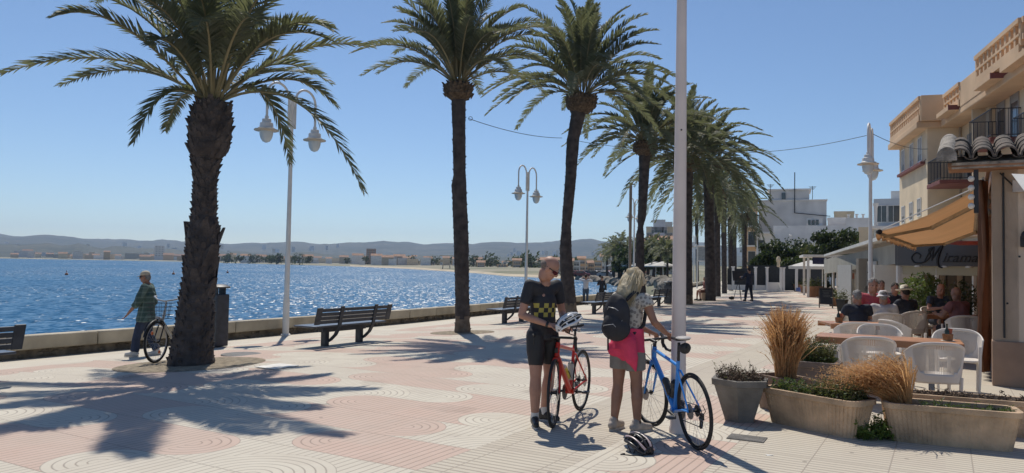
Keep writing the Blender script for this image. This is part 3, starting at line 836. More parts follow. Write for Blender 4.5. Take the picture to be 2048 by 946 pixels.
def railing(parent, pts, z, h=1.0, step=.12, name='railing'):
    m = MB()
    for a, b_ in zip(pts[:-1], pts[1:]):
        a = Vector((*a, 0)); b_ = Vector((*b_, 0)); L = (b_ - a).length; k = max(1, int(L / step))
        for zz in (z + h, z + .08): m.bar(a + Vector((0, 0, zz)), b_ + Vector((0, 0, zz)), .035, .03)
        for i in range(k + 1):
            p = a.lerp(b_, i / k); m.bar(p + Vector((0, 0, z + .05)), p + Vector((0, 0, z + h)), .016)
    return m.build(name, rail_m, parent, 0)

# ---- cream apartment house on the right. local x runs back along the facade (away), local y to the right
AD = R(16.5)
A0 = at(1855, 400, 35); A0 = Vector((A0.x, 35, 0))
t = empty('apartment_house', (A0.x, A0.y, 0), R(90) - AD, 'cream apartment house with salmon parapets, maroon balcony slabs and black railings', 'building')
# in this frame +x = away along street, +y = to the left (sea). facade faces +y
def afar(px): # along-facade position for a pixel column
    k = (px - 1024) / FPX; return (A0.x - k * A0.y) / (k * math.cos(AD) - math.sin(AD))
Ltop = afar(1800)
def zat(px, py):
    s_ = afar(px); Y = A0.y + s_ * math.cos(AD); return EYE + (hy(px) - py) / FPX * Y
m = MB(); m.box((Ltop / 2, -5, 4.3), (Ltop, 10, 8.6)); m.box((-9.5, -6.4, 4.3), (19.0, 10, 8.6)); m.build('wall', cream_r, t, 0)
m = MB(); m.box((Ltop / 2 + .1, -4.8, 8.55), (Ltop + .7, 10.6, .3)); m.box((-9.6, -5.6, 8.55), (18.8, 10.2, .3)); m.build('cornice', orange_r, t, 0, bevel=.04)
def parapet(x0, x1, y, z0, z1, name='parapet'):
    m = MB(); m.box(((x0 + x1) / 2, y, z0 + .2), (x1 - x0, .22, .3)); m.box(((x0 + x1) / 2, y, z1 - .08), (x1 - x0 + .1, .28, .16))
    zm = (z0 + z1) / 2 + .06
    m.box(((x0 + x1) / 2, y, zm), (x1 - x0, .2, .08))
    k = int((x1 - x0) / .42)
    for i in range(k + 1):
        m.box((x0 + (x1 - x0) * i / k, y, (z0 + z1) / 2 + .1), (.17, .16, z1 - z0 - .35))
    return m
pz = 9.9
m = parapet(-.2, Ltop + .4, .3, 8.7, pz); m.build('parapet', orange_r, t, 0)
m = MB(); m.box((-.3, -.6, 9.3), (.25, 1.9, 1.2)); m.build('parapet_end', orange_r, t, 0, bevel=.02)
m = parapet(-3.4, -1.0, -.55, 8.7, pz - .15); m.build('parapet', orange_r, t, 0); m = MB(); m.box((-5.0, -.6, 9.2), (3.1, .24, 1.05)); m.build('parapet', orange_r, t, 0, bevel=.02)
m = MB(); m.box((-2.2, -.45, 8.72), (2.0, .7, .2)); m.build('eave_slab', orange_r, t, 0, bevel=.01); m = MB(); m.box((-2.2 - 1.03, -.45, 8.72), (.06, .74, .2)); m.build('eave_edge', maroon, t, 0)
m = MB(); m.box((-7.7, -.45, 8.72), (2.0, .7, .2)); m.build('eave_slab', orange_r, t, 0, bevel=.01); m = MB(); m.box((-7.7 - 1.03, -.45, 8.72), (.06, .74, .2)); m.build('eave_edge', maroon, t, 0)
m = parapet(-11.2, -6.6, -.3, 8.8, pz + .1); m.build('roof_screen', orange_r, t, 0)
m = MB()
for y in (-.5, -1.3, -2.1, -2.9): m.box((-11.3, y, 9.4), (.2, .3, 1.2))
for z in (8.85, 9.35, 9.9): m.box((-11.3, -1.7, z), (.22, 2.9, .2))
m.build('roof_screen', orange_r, t, 0)
m = MB(); m.box((-14, -.5, 8.72), (9, .7, .2)); m.build('eave_slab', orange_r, t, 0)
# windows on the projecting block, looking at the sea
for px, y0, y1 in ((1808, 299, 342), (1825, 287, 333), (1842, 274, 322)):
    s_ = afar(px); z0, z1 = zat(px, y1), zat(px, y0)
    opening(t, -s_, z0, .72, z1 - z0, y=-.0, shut=.72, sill=None, side=math.pi)
m = MB(); sz = zat(1825, 338) - .04; m.box((Ltop * .5, .1, sz), (Ltop - .8, .22, .14)); m.build('sill_band', maroon, t, 0, bevel=.01)
for px, y0, y1 in ((1808, 413, 446), (1824, 405, 440), (1840, 397, 432)):
    s_ = afar(px); z0, z1 = zat(px, y1), zat(px, y0)
    opening(t, -s_, z0, .72, z1 - z0, y=-.0, shut=.6, side=math.pi)
# balconies on the recessed wall
def balcony(x0, x1, z, out, door_x):
    b = MB(); b.box(((x0 + x1) / 2, -1.4 + out / 2, z - .09), (x1 - x0, out, .18)); bo = b.build('balcony', maroon, t, 0, bevel=.02)
    railing(bo, [(x1, -1.4), (x1, -1.4 + out - .05), (x0, -1.4 + out - .05), (x0, -1.4)], z, 1.05, .13)
    for dx in door_x: opening(t, -dx, z, .85, 2.15, y=1.4, door=True, shut=.35, frm=shutter_m, side=math.pi)
balcony(-2.6, -.3, zat(1870, 350) - .35, 1.5, [-1.5])
balcony(-7.6, -4.9, zat(1960, 283) + .2, 1.0, [-5.5, -7.0])
balcony(-12, -9.8, 5.9, 1.0, [-11])
m = MB(); m.box((-4.3, -1.05, zat(1985, 240)), (.1, .7, 3.0)); m.box((-4.25, -1.3, 7.2), (1.1, .25, 2.6)); m.build('party_screen', cream_r, t, 0)
for x, z in ((-3.4, 6.5), (-1.1, 6.3)):
    l = MB(); l.box((x, -1.33, z), (.16, .14, .1)); l.ball((x, -1.25, z - .08), (.08, .08, .07)); l.build('wall_lamp', black, t)

m = MB()
for x in (-.15, -3.9, -8.9): m.tube([(x, -1.33, .2), (x, -1.33, 8.4)], .045, 8)
m.build('drain_pipe', M('pipe_beige', (.42, .34, .26), .6), t)
m = MB(); m.tube([(Ltop, .04, 6.9), (2.0, .05, 6.8), (0.05, .05, 6.95)], .015, 5); m.tube([(-.1, -1.36, 6.9), (-4, -1.36, 6.6), (-9, -1.36, 6.7)], .015, 5); m.build('cable', black, t)
# ---- generic block with facade details (local x along front, +y depth away from camera)
def block(name, label, px0, px1, Y, ytop, mat_, depth=9, ang=None, zb=-1, group=None, wins=(), cat='building', roof=None, extra=None):
    a = at(px0, 500, Y); b_ = at(px1, 500, Y); w = (b_.x - a.x); cx = (a.x + b_.x) / 2
    px = (px0 + px1) / 2
    if ang in (None, 0): ang = -math.atan((px - 1024) / FPX); w *= math.cos(ang)
    H = EYE + (hy(px) - ytop) / FPX * Y
    t = empty(name, (cx, Y, 0), ang, label, cat, group)
    m = MB(); m.box((0, depth / 2, (H + zb) / 2), (w, depth, H - zb)); m.build('wall', mat_, t, 0)
    if roof == 'flat':
        m = MB(); z = H + .15
        for (x, y, sx, sy) in ((0, .1, w + .1, .25), (0, depth - .1, w + .1, .25), (-w / 2 + .1, depth / 2, .25, depth), (w / 2 - .1, depth / 2, .25, depth)): m.box((x, y, z), (sx, sy, .35 + .01 * (sx > sy)))
        m.build('parapet', mat_, t, 0)
    elif roof == 'gable':
        m = MB(); e = .35; h = w * .16 + .5
        m.add([(-w / 2 - e, -e, H), (w / 2 + e, -e, H), (w / 2 + e, depth + e, H), (-w / 2 - e, depth + e, H), (-w / 2 - e, depth / 2, H + h), (w / 2 + e, depth / 2, H + h)],
              [(0, 1, 5, 4), (2, 3, 4, 5), (1, 2, 5), (3, 0, 4), (3, 2, 1, 0)])
        m.build('roof', roof_far, t, 0)
    for (fx, fz, fw, fh, kind) in wins:     # fractions of width/height
        opening(t, (fx - .5) * w, zb + (H - zb) * fz, fw, fh, y=-.01, shut=.5 if kind == 's' else 0)
    return t, w, H
# big white block behind the trees
t, w, H = block('white_building', 'large blank white building with a stepped roof and rooftop mast', 1516, 1652, 105, 400, grey_r, 14, 0, wins=())
m = MB(); Y = 105
def bx(mm, x0, x1, y0, y1, Yd, dep, yb=None):
    a = at(x0, 500, Yd).x; b_ = at(x1, 500, Yd).x; px = (x0 + x1) / 2
    z1 = EYE + (hy(px) - y0) / FPX * Yd; z0 = EYE + (hy(px) - y1) / FPX * Yd
    an = -t.rotation_euler.z
    c = Matrix.Rotation(an, 3, 'Z') @ (Vector(((a + b_) / 2, Yd, (z0 + z1) / 2)) - t.location); c.y += dep / 2
    mm.box(c, ((b_ - a) * math.cos(an), dep, z1 - z0)); return c
bx(m, 1537, 1618, 379, 402, 105.2, 6); m.build('roof_storey', grey_r, t, 0)
m = MB(); bx(m, 1533, 1622, 377, 379.6, 105, 6.6); bx(m, 1514, 1654, 399, 400.6, 104.8, 10); m.build('coping', white_r, t, 0)
m = MB(); bx(m, 1563, 1571, 385, 398, 105.1, .3); m.build('window', glass_win, t, 0)
m = MB(); c = bx(MB(), 1588, 1590, 345, 380, 104.6, .1); m.tube([c - Vector((0, 0, 4.4)), c + Vector((0, 0, 1.3))], .07, 6); m.tube([c + Vector((0, 0, -4.4)), c + Vector((4.6, 0, -4.9))], .05, 5); m.build('pipe_mast', black, t)
m = MB()
for pxs, yt in ((1625, 372), (1541, 368)):
    a = Matrix.Rotation(-t.rotation_euler.z, 3, 'Z') @ (at(pxs, yt, 105.6) - t.location); m.tube([a, a - Vector((0, 0, 2.6))], .04, 5)
    for k in range(4): m.tube([a + Vector((-.5 + .1 * k, 0, -.1 - .12 * k)), a + Vector((.5 - .1 * k, 0, -.1 - .12 * k))], .025, 4)
m.build('aerial', black, t)
# its sea-facing side with stacked balconies
t, w, H = block('balcony_building', 'apartment block edge with salmon piers and white balconies beside the palm crowns', 1492, 1515, 104, 397, orange_r, 10, 0, group=None)
for k in range(4):
    z = 2.2 + k * 2.7; b = MB(); b.box((-.1, -.7, z), (w + .5, 1.4, .18)); bo = b.build('balcony', white_r, t, 0)
    railing(bo, [(-w / 2, -1.3), (w / 2, -1.3)], z, .9, .25); opening(t, 0, z + .1, 1.0, 1.9, y=-.01, door=True)
t, w, H = block('white_building', 'low wide white building in front of the large blank one', 1545, 1700, 92, 451, white_r, 9, 0, zb=-1)
m = MB(); bx(m, 1613, 1645, 436, 452, 92.2, 5); m.build('roof_room', white_r, t, 0)
for k in range(4):
    a = bx(MB(), 1616 + 8 * k, 1621 + 8 * k, 440, 449, 92, .2); g = MB(); g.box(a + Vector((0, -.02, 0)), (.3, .2, .6)); g.build('window', glass_win, t, 0)
t, w, H = block('white_building', 'white house with a long railed terrace behind the dark garden trees', 1513, 1546, 90, 468, white_r, 8, 0)
for k in range(2):
    b = MB(); z = H - 2.6 - 2.7 * k; b.box((0, -.7, z), (w, 1.4, .15)); bo = b.build('balcony', white_r, t, 0); m_ = MB()
    for q in range(9): m_.bar((-w / 2 + w * q / 8, -1.35, z), (-w / 2 + w * q / 8, -1.35, z + .95), .05)
    for zz in (.4, .95): m_.bar((-w / 2, -1.35, z + zz), (w / 2, -1.35, z + zz), .06)
    m_.build('railing', white_metal, bo, 0); opening(t, -.4, z + .1, .8, 1.8, y=-.01, door=True)
m = MB(); m.box((0, -.6, H + .1), (w + .4, 1.8, .2)); m.build('canopy', white_r, t, 0)
block('white_building', 'small white block with a flat parapet right of the large blank building', 1655, 1692, 96, 440, grey_r, 8, 0, roof='flat')
block('white_building', 'cream block with chimneys between the blank building and the lamp post', 1668, 1708, 104, 427, cream_r, 8, 0, roof='flat')
t, w, H = block('white_building', 'low white block with rooftop aerials left of the right lamp post', 1692, 1742, 90, 441, white_r, 8, 0, roof='flat')
m = MB()
for x in (-1.1, -.2, .5): m.lathe([(.12, 0), (.12, .7), (.2, .75), (.2, .85)], (x, 1, H), 8)
m.build('chimney', grey_r, t, 40)
block('cream_house', 'cream house corner just below the awning end', 1718, 1752, 62, 462, cream_r, 8, 0, wins=[(.35, .62, .7, 1.0, 's')], roof='flat')
t, w, H = block('blue_white_building', 'pale bluish building with a balustraded terrace behind the right lamp post', 1747, 1800, 58, 397, M('pale_blue_render', (.50, .54, .57), .9, .1, .5), 8, 0, wins=[(.3, .78, .9, 1.3, ''), (.75, .78, .9, 1.3, '')])
m = MB(); m.box((.9, 2, H + .35), (1.2, 1.6, .7)); m.build('roof_room', white_r, t, 0)
m = MB(); m.box((0, -.8, H - 2.3), (w + .4, 1.8, .2)); m.build('balcony', white_r, t, 0)
m = MB(); m.lathe([(.12, 0), (.16, .1), (.1, .3), (.12, 1.4), (.2, 1.6), (.2, 1.75)], (-.75, -1.4, H - 2.2), 12); m.build('column', white_r, t, 40)

# hillside blocks on the beach front
hs = [(1292, 1346, 175, 456, 'grey', 8), (1306, 1330, 168, 442, 'w', 5), (1276, 1300, 190, 478, 'o', 4), (1300, 1352, 160, 482, 'w', 4), (1326, 1344, 200, 446, 'g', 3)]
HL = ['large stepped white apartment block on the slope left of the tall pole', 'top storeys of the hillside apartment block left of the tall pole', 'salmon block behind the pinched palm trunk', 'white gabled house low on the slope left of the tall pole', 'grey hillside block right at the edge of the tall pole']
for i, (x0, x1, Y, yt, c_, ns) in enumerate(hs):
    wl = [(fx, fz, 1.6, 1.5, 's') for fz in (.45, .62, .8) for fx in (.15, .38, .62, .85)]
    t, w, H = block('hillside_building', HL[i], x0, x1, Y, yt, {'w': white_r, 'o': orange_r, 'g': grey_r, 'grey': cream_r}[c_], 10, 0, zb=-2, wins=wl, roof='gable' if i == 3 else 'flat')
    for k in range(3):
        b = MB(); z = -2 + (H + 2) * (.42 + .18 * k); b.box((0, -.6, z), (w * .9, 1.2, .9)); b.build('balcony', white_r, t, 0)
# houses of the far shore
random.seed(4)
far_rows = [(20, 360, 1500, 512, 44), (360, 700, 1050, 517, 42), (700, 960, 760, 522, 38), (950, 1240, 520, 526, 36)]
cn = ['white', 'cream', 'grey', 'salmon', 'beige', 'ochre']
k = 0
for (x0, x1, Y, yb, nn) in far_rows:
    for i in range(nn):
        px = x0 + (x1 - x0) * (i + random.random() * .8) / nn; Yh = Y * random.uniform(.92, 1.4)
        ci = random.choice([0, 0, 1, 1, 2, 3, 4, 4, 5]); wpx = random.uniform(9, 24); hpx = random.uniform(7, 17) * (1.15 if Y < 800 else .9)
        base = hy(px) + (EYE + 1) / Yh * FPX
        place = ['left of the thick palm', 'between the thick palm and the middle palm', 'around the middle palm', 'right of the middle palm'][far_rows.index((x0, x1, Y, yb, nn))]
        wl = [(fx, fz, 1.2, 1.3, 's') for fz in (.35, .68) for fx in (.25, .5, .75)] if (Y < 600) else []
        block('house', f"{cn[ci]} {'gabled' if i % 3 == 0 else 'flat roofed'} house on the far shore {place}", px, px + wpx, Yh, base - hpx, WALLS[ci], 14, 0, zb=-1.5,
              group=f'houses on the far shore {place}', wins=wl, roof='gable' if i % 3 == 0 else 'flat', cat='house')
random.seed(31)
for i in range(16):
    px = 1085 + i * 11.5 + random.uniform(-3, 3); Yh = random.uniform(235, 330); wpx = random.uniform(12, 26); hpx = random.uniform(16, 34); ci = random.choice([0, 1, 1, 3, 4, 5])
    base = hy(px) + (EYE + 1) / Yh * FPX
    block('house', f"{cn[ci]} seafront house beyond the breakwater, {['low', 'tall'][hpx > 26]} with {['tiled', 'flat'][i % 2]} roof", px, px + wpx, Yh, base - hpx, WALLS[ci], 10, 0, zb=-1.2, group='seafront houses beyond the breakwater',
          wins=[(fx, fz, .9, 1.2, 's') for fz in (.3, .68) for fx in (.25, .5, .75)], roof='flat' if i % 2 else 'gable', cat='house')
block('tower_block', 'tall salmon tower block on the far shore left of the middle palm', 733, 752, 900, 498, M('tower_render', (.42, .24, .16), .9, .2, .2), 16, 0, wins=[(fx, fz, 2.2, 1.5, 's') for fz in (.3, .42, .54, .66, .78, .9) for fx in (.2, .5, .8)], roof='flat')
block('tower_block', 'square hazy grey tower block on the far shore left of the thick palm', 309, 329, 1700, 492, grey_r, 20, 0, wins=[(fx, fz, 3, 2, 's') for fz in (.3, .45, .6, .75, .9) for fx in (.2, .5, .8)], roof='flat')
# villas scattered over the hills
random.seed(9)
for i in range(70):
    px = random.choice([random.uniform(0, 360), random.uniform(300, 700), random.uniform(1000, 1240)]); Yh = random.uniform(2700, 3900)
    yb = 512 + random.uniform(-24, 0) + (px > 900) * 6
    s_ = random.uniform(4, 9)
    t, w, H = block('villa', 'tiny pale villa on the hazy hillside across the bay', px, px + s_, Yh, yb - s_ * .45, WALLS[i % 3], 14, 0, zb=EYE + (hy(px) - yb) / FPX * Yh - 12, group='villas on the hills across the bay', cat='house')
# ============================================================ TREES BEHIND
def tree(name, label, px, Y, ztop, rad, zc, mat_, n, leaf, seed, squash=1.0, group=None, cat='tree'):
    rng = random.Random(seed); p = at(px, 500, Y)
    t = empty(name, (p.x, Y, -.05), 0, label, cat, group)
    tr = MB(); tr.tube([(0, 0, 0), (.1, 0, zc * .5), (0, .1, zc)], [.22 * rad / 3 + .05, .17 * rad / 3 + .04, .09], 8)
    lf = MB(); cl = []
    for k in range(int(12 + rad * 5)):
        a = rng.uniform(0, 6.28); r_ = rad * rng.uniform(.25, .95); z = zc + (ztop - zc) * rng.uniform(-.75, .85) * squash
        q = Vector((math.cos(a) * r_, math.sin(a) * r_, z)) * 1.0
        q.x *= 1 - .35 * max(0, (z - zc) / max(.1, ztop - zc)); cl.append((q, rad * rng.uniform(.2, .42)))
        if k % 2: tr.tube([(0, 0, zc * .6), q * .6 + Vector((0, 0, zc * .3)), q], [.07, .05, .02], 5)
    for k in range(n):
        c, r_ = cl[rng.randrange(len(cl))]
        d = Vector((rng.gauss(0, 1), rng.gauss(0, 1), rng.gauss(0, .8))).normalized() * r_ * rng.random() ** .35
        q = c + d; nrm = Vector((rng.gauss(0, 1), rng.gauss(0, 1), rng.gauss(0, 1))).normalized(); s1 = nrm.orthogonal().normalized(); s2 = nrm.cross(s1); s_ = leaf * rng.uniform(.6, 1.4)
        lf.add([q - s1 * s_, q + s2 * s_ * .5, q + s1 * s_, q - s2 * s_ * .5], [(0, 1, 2, 3)])
    tr.build('trunk', bark_m, t, 50); lf.build('crown', mat_, t, 0, recalc=False); return t
leaf_olive = M('leaf_olive', (.10, .11, .04), .6, .35, 2, trans=(.2, .22, .06, .3))
TL = [(1553, 74, 5.6, 2.2, 3.2, leaf_dark, 'dark rounded garden tree left of the distant lamp'), (1590, 76, 5.2, 2.5, 3.0, leaf_dark, 'dark garden tree behind the distant lamp'), (1618, 74, 5.0, 2.2, 3.0, leaf_olive, 'olive green garden tree right of the distant lamp'),
      (1650, 76, 5.6, 2.4, 3.3, leaf_olive, 'broad olive green tree below the low white building'), (1688, 70, 6.0, 2.6, 3.6, leaf_dark, 'tall dark tree just left of the right lamp post'), (1665, 68, 6.1, 2.1, 4.2, leaf_dark, 'dark tree with a high crown behind the white pavilion roof'),
      (1528, 72, 4.4, 2.0, 2.4, leaf_dark, 'low dark tree above the garden gate'), (1715, 64, 4.6, 1.8, 3.0, leaf_dark, 'dark bushy tree touching the pavilion roof'), (1570, 70, 3.4, 2.0, 1.8, leaf_dark, 'low dark shrub behind the garden fence posts'), (1610, 69, 3.2, 2.0, 1.6, leaf_dark, 'low dark shrub above the white parasols')]
for i, (px, Y, zt, rd, zc, mm, lb) in enumerate(TL): tree('garden_tree', lb, px, Y, zt * .86, rd, zc * .82, mm, 3600, .16, 100 + i, group='garden trees before the white buildings')
random.seed(21)
for i in range(46):
    px = random.uniform(400, 1250); Yh = random.uniform(430, 600) if px > 900 else random.uniform(780, 1000)
    tree('shore_tree', 'small dark tree among the houses of the far shore', px, Yh, random.uniform(6, 11), random.uniform(4, 8), 4, leaf_dark, 220, 1.0, 200 + i, group='trees among the far shore houses')
for i in range(9):
    px = 1250 + i * 12 + random.uniform(-4, 4)
    tree('shore_tree', 'dark pine on the beach front below the hillside blocks', px, random.uniform(118, 150), random.uniform(4, 6), 2.4, 3, leaf_dark, 900, .3, 300 + i, group='pines on the beach front')
# beach parasols and parked cars
par_m = M('parasol_white', (.72, .70, .66), .7, .08, 2, trans=(.7, .68, .6, .3))
for i, (px, Y, w) in enumerate([(1246, 135, 3.2), (1262, 128, 3), (1281, 120, 3.2), (1228, 150, 3), (1312, 112, 4.4), (1326, 108, 4.2)]):
    p = at(px, 520, Y); t = empty('parasol', (p.x, Y, -.5), 0, 'white parasol on the beach front below the palms', 'parasol', 'white parasols on the beach front')
    m = MB(); m.lathe([(w / 2, 2.3), (w / 2, 2.45), (.1, 3.1)], seg=8); m.build('canopy', par_m, t, 0); m = MB(); m.tube([(0, 0, 0), (0, 0, 2.5)], .05, 6); m.build('pole', white_metal, t)
for i in range(16):
    px = 1150 + i * 12.5; Y = random.uniform(170, 210); p = at(px, 530, Y)
    t = empty('parked_car', (p.x, Y, -.75), random.uniform(-.3, .3), 'tiny parked car on the beach road below the houses', 'car', 'cars parked on the beach road')
    cm = random.choice([M('car_white', (.6, .6, .6), .3, .05), M('car_dark', (.06, .07, .09), .3, .05), M('car_silver', (.35, .36, .38), .3, .05), M('car_red', (.3, .05, .04), .3, .05)])
    prof = [(-2.1, .35), (2.1, .35), (2.1, .8), (1.2, .95), (.6, 1.45), (-1.0, 1.45), (-1.8, .95), (-2.1, .9)]
    m = MB(); m.prism(prof, -.85, .85, lambda v: Vector((v.x, v.z, v.y))); m.build('body', cm, t, 30, bevel=.06)
    for wx in (-1.3, 1.3):
        for wy in (-.8, .8): m = MB(); m.tube([(wx, wy - .1, .32), (wx, wy + .1, .32)], .32, 12); m.build('wheel', rubber, t)
    m = MB()
    for sy in (-.86, .86): m.box((-.2, sy, 1.18), (1.7, .01, .36))
    m.build('window', glass_win, t, 0)
# the wooden look-out platform on the beach, pylon
p = at(893, 515, 420); t = empty('beach_tower', (p.x, 420, -1), 0, 'pale wooden lifeguard platform on the far beach left of the middle palm', 'lookout')
m = MB()
for sx in (-1.6, 1.6):
    for sy in (-1.2, 1.2): m.bar((sx * 1.3, sy * 1.3, 0), (sx, sy, 5), .35)
m.build('leg', cream_r, t, 0); m = MB(); m.box((0, 0, 5.1), (7, 4, .4)); m.build('deck', cream_r, t, 0); m = MB(); m.box((0, 0, 7.5), (7.6, 4.6, .3)); m.build('roof', cream_r, t, 0)
# buoys
for px, py in ((133, 550), (347, 549), (455, 546)):
    p = gnd(px, py, -1.9); m = MB(); m.ball((0, 0, .15), .32, 12, 8); m.tube([(0, 0, .5), (0, 0, .9)], .06, 6); o = m.build('buoy', M('buoy', (.45, .16, .07), .5), None, 50, loc=p); tag(o, {133: 'orange buoy floating at the far left of the bay', 347: 'buoy floating just left of the thick palm', 455: 'buoy floating just right of the thick palm'}[px], 'buoy')
# garden fence: white pillars, gates, low wall
t = empty('garden_fence', (0, 0, 0), 0, 'white pillared garden wall with dark gates behind the photographer', 'fence')
Yf = 60
m = MB(); a = at(1455, 560, Yf).x; b_ = at(1535, 560, Yf).x; m.box(((a + b_) / 2, Yf, .2), (b_ - a, .2, .42)); m.build('low_wall', white_r, t, 0)
m = MB(); m.box(((a + b_) / 2, Yf + .05, 1.05), (b_ - a, .06, 1.3)); m.build('gate_panel', M('gate_dark', (.03, .035, .04), .7), t, 0)
for px in (1466, 1511, 1534, 1562, 1567, 1593):
    x = at(px, 560, Yf - .2).x; m = MB(); m.box((x, Yf - .2, .9), (.17, .17, 1.8)); m.box((x, Yf - .2, 1.83), (.24, .24, .08)); m.build('pillar', white_r, t, 0)
m = MB(); a = at(1536, 560, Yf).x; b_ = at(1562, 560, Yf).x; m.box(((a + b_) / 2, Yf + .3, .3), (b_ - a, .3, .7)); m.build('low_wall', white_r, t, 0)
m = MB(); m.box(((a + b_) / 2 + 1.2, Yf + .9, 1.0), (b_ - a + 5, .08, 2.0)); m.build('gate_panel', MATS['gate_dark'], t, 0)
m = MB(); x = at(1564, 560, 59).x; m.lathe([(.1, 0), (.14, .1), (.1, .3), (.18, .5), (.14, .75), (.05, .85)], (x, Yf - .2, 1.88), 12); m.build('urn', cream_r, t, 40)
# goal-like white frame near the palms
p = at(1404, 560, 62); t = empty('sign_frame', (p.x, 62, 0), 0, 'white tubular frame with a board between the palm trunks', 'sign')
m = MB(); 
for sx in (-.4, .4): m.tube([(sx, 0, 0), (sx, 0, 3.6)], .06, 8)
for z in (2.3, 3.5): m.tube([(-.4, 0, z), (.9, 0, z)], .05, 8)
m.tube([(.9, 0, 2.3), (.9, 0, 3.5)], .05, 8); m.build('frame', white_metal, t)
m = MB(); m.box((.25, .03, 2.9), (1.2, .03, 1.1)); m.build('board', M('board_grey', (.35, .38, .40), .6), t, 0)
# cloud

# ============================================================ KIOSK, AWNING, PAVILION, TERRACE
awn_dir = Vector((math.sin(R(31.4)), math.cos(R(31.4)), 0)); awn_n = Vector((awn_dir.y, -awn_dir.x, 0))
KC = Vector((7.05, 11.0, 0))
# frame: local x = along street away, local y = toward the sea (left)
t = empty('cafe_kiosk', KC, R(90 - 31.4), 'low cream cafe kiosk with old clay tile eave and brown dado at the right edge', 'building')
kw = M('kiosk_render', (.72, .58, .44), .9, .14, .8, bump=.4)
dado = M('dado', (.36, .24, .17), .85, .2, 1.5, bump=.4)
tile_m = M('clay_tile', (.15, .115, .09), .95, .55, 9, bump=1.0, bscale=30, dirt=(.05, .05, .045))
wood_m = M('varnished_wood', (.33, .16, .075), .55, .3, 3, bump=.3)
m = MB(); m.box((.15, -2.5, 1.95), (.3, 5, 2.6)); m.box((6.5, -4.85, 1.6), (13, .3, 3.2)); m.box((12.85, -2.5, 1.6), (.3, 5, 3.2)); m.box((.16, -.16, 1.9), (.32, .32, 2.5)); m.build('wall', kw, t, 0)
m = MB(); m.box((.14, -2.5, .325), (.36, 5.02, .65)); m.build('dado', dado, t, 0, bevel=.01)
m = MB()
for x in (.5, 4.5, 8.5, 12.5): m.box((x, -.14, 1.6), (.12, .12, 3.2))
m.box((6.5, -.1, 3.12), (12.6, .2, .22)); m.box((6.5, -2.4, 3.3), (13, 4.9, .06)); m.build('timber_post', wood_m, t, 0, bevel=.01)
# tiled eave: a row of half round tiles coming down toward the camera over the end wall
m = MB(); g = MB()
ez = 3.20
def halftile(mm, x0, y, z0, x1, z1, r_, up=True, th=.02, seg=8):
    vs = []; fs = []
    for (x, z, rr) in ((x0, z0, r_), (x1, z1, r_ * .85)):
        for ring in (rr, rr - th):
            for k in range(seg + 1):
                a = math.pi * k / seg
                vs.append((x, y + math.cos(a) * ring, z + (math.sin(a) * ring * 1.05 if up else -math.sin(a) * ring * .6)))
    n1 = seg + 1
    for k in range(seg):
        fs += [(k, k + 1, 2 * n1 + k + 1, 2 * n1 + k), (n1 + k, 3 * n1 + k, 3 * n1 + k + 1, n1 + k + 1), (k, n1 + k, n1 + k + 1, k + 1), (2 * n1 + k, 2 * n1 + k + 1, 3 * n1 + k + 1, 3 * n1 + k)]
    mm.add(vs, fs)
random.seed(3)
for k in range(18):
    y = .40 - k * .285
    for r_ in range(4):
        x0 = -.66 + r_ * .38; z0 = ez + .06 + r_ * .10
        halftile(m, x0 + random.uniform(-.03, .03), y, z0, x0 + .46, z0 + .13, .142 * random.uniform(.95, 1.04), th=.024)
        halftile(m, x0 + .05, y - .1425, z0 + .03, x0 + .46, z0 + .15, .085, up=False)
m.build('roof_tiles', tile_m, t, 40)
m = MB(); P = [(.13 * math.cos(a) + .58, .15 * math.sin(a)) for a in [math.pi * k / 10 for k in range(11)]] + [(.45, -.05), (.71, -.05)]
m.prism(P, 0, 1.9, lambda v: Vector((-.70 + v.z, v.x - .02, ez + .08 + v.y + v.z * .26))); m.box((-.2, .0 - 2.0, ez + .06), (.78, 5.0, .09), Matrix.Rotation(R(-14), 3, 'Y'))
m.build('verge_mortar', M('mortar', (.36, .32, .27), .95, .4, 8, bump=1), t, 40)
m = MB(); m.box((-.22, -2.1, ez - .02), (.72, 5.3, .07)); m.build('eave_board', wood_m, t, 0, bevel=.01)
m = MB()
for k in range(4): m.ball((-.5, .26, ez - .22 - .13 * k), .045, 10, 7)
m.build('globe_light', M('opal', (.7, .66, .58), .3, .05), t)
m = MB(); m.box((-.49, .20, ez - .4), (.05, .06, .62)); m.build('light_bracket', black, t)
# fittings on the end wall
m = MB(); m.box((-.06, -.62, 2.35), (.10, .30, .34)); m.lathe([(.02, 0), (.13, .06), (.15, .1), (.15, .12)], (-.2, -.62, 2.38), 16, Matrix.Rotation(R(-90), 3, 'Y')); m.build('floodlight', M('lamp_grey', (.5, .49, .47), .4), t, 40, bevel=.01)
m = MB(); m.box((-.05, -.42, 2.10), (.12, .16, .17)); m.ball((-.10, -.42, 2.18), (.07, .08, .08)); m.build('bell_box', black, t, 40, bevel=.02)
m = MB(); m.box((-.04, -.32, 2.9), (.08, .14, .18)); m.box((-.05, -.55, 2.75), (.08, .3, .12)); m.build('junction_box', M('box_white', (.5, .46, .42), .6), t, 0, bevel=.01)
m = MB(); m.tube([(-.03, -.1, 3.1), (-.04, -.3, 2.86), (-.04, -.5, 2.8), (-.04, -.9, 2.95), (-.04, -1.6, 2.9)], .012, 6); m.tube([(-.03, -.14, 3.1), (-.03, -.14, .7)], .014, 6); m.build('cable', black, t)
m = MB()
for (y, z) in ((-.33, 1.88), (-.46, 1.88), (-.18, 1.2), (-.42, 1.2)): m.lathe([(.016, 0), (.016, .006)], (-.003, y, z), 8, Matrix.Rotation(R(-90), 3, 'Y'))
m.build('plug_holes', black, t)
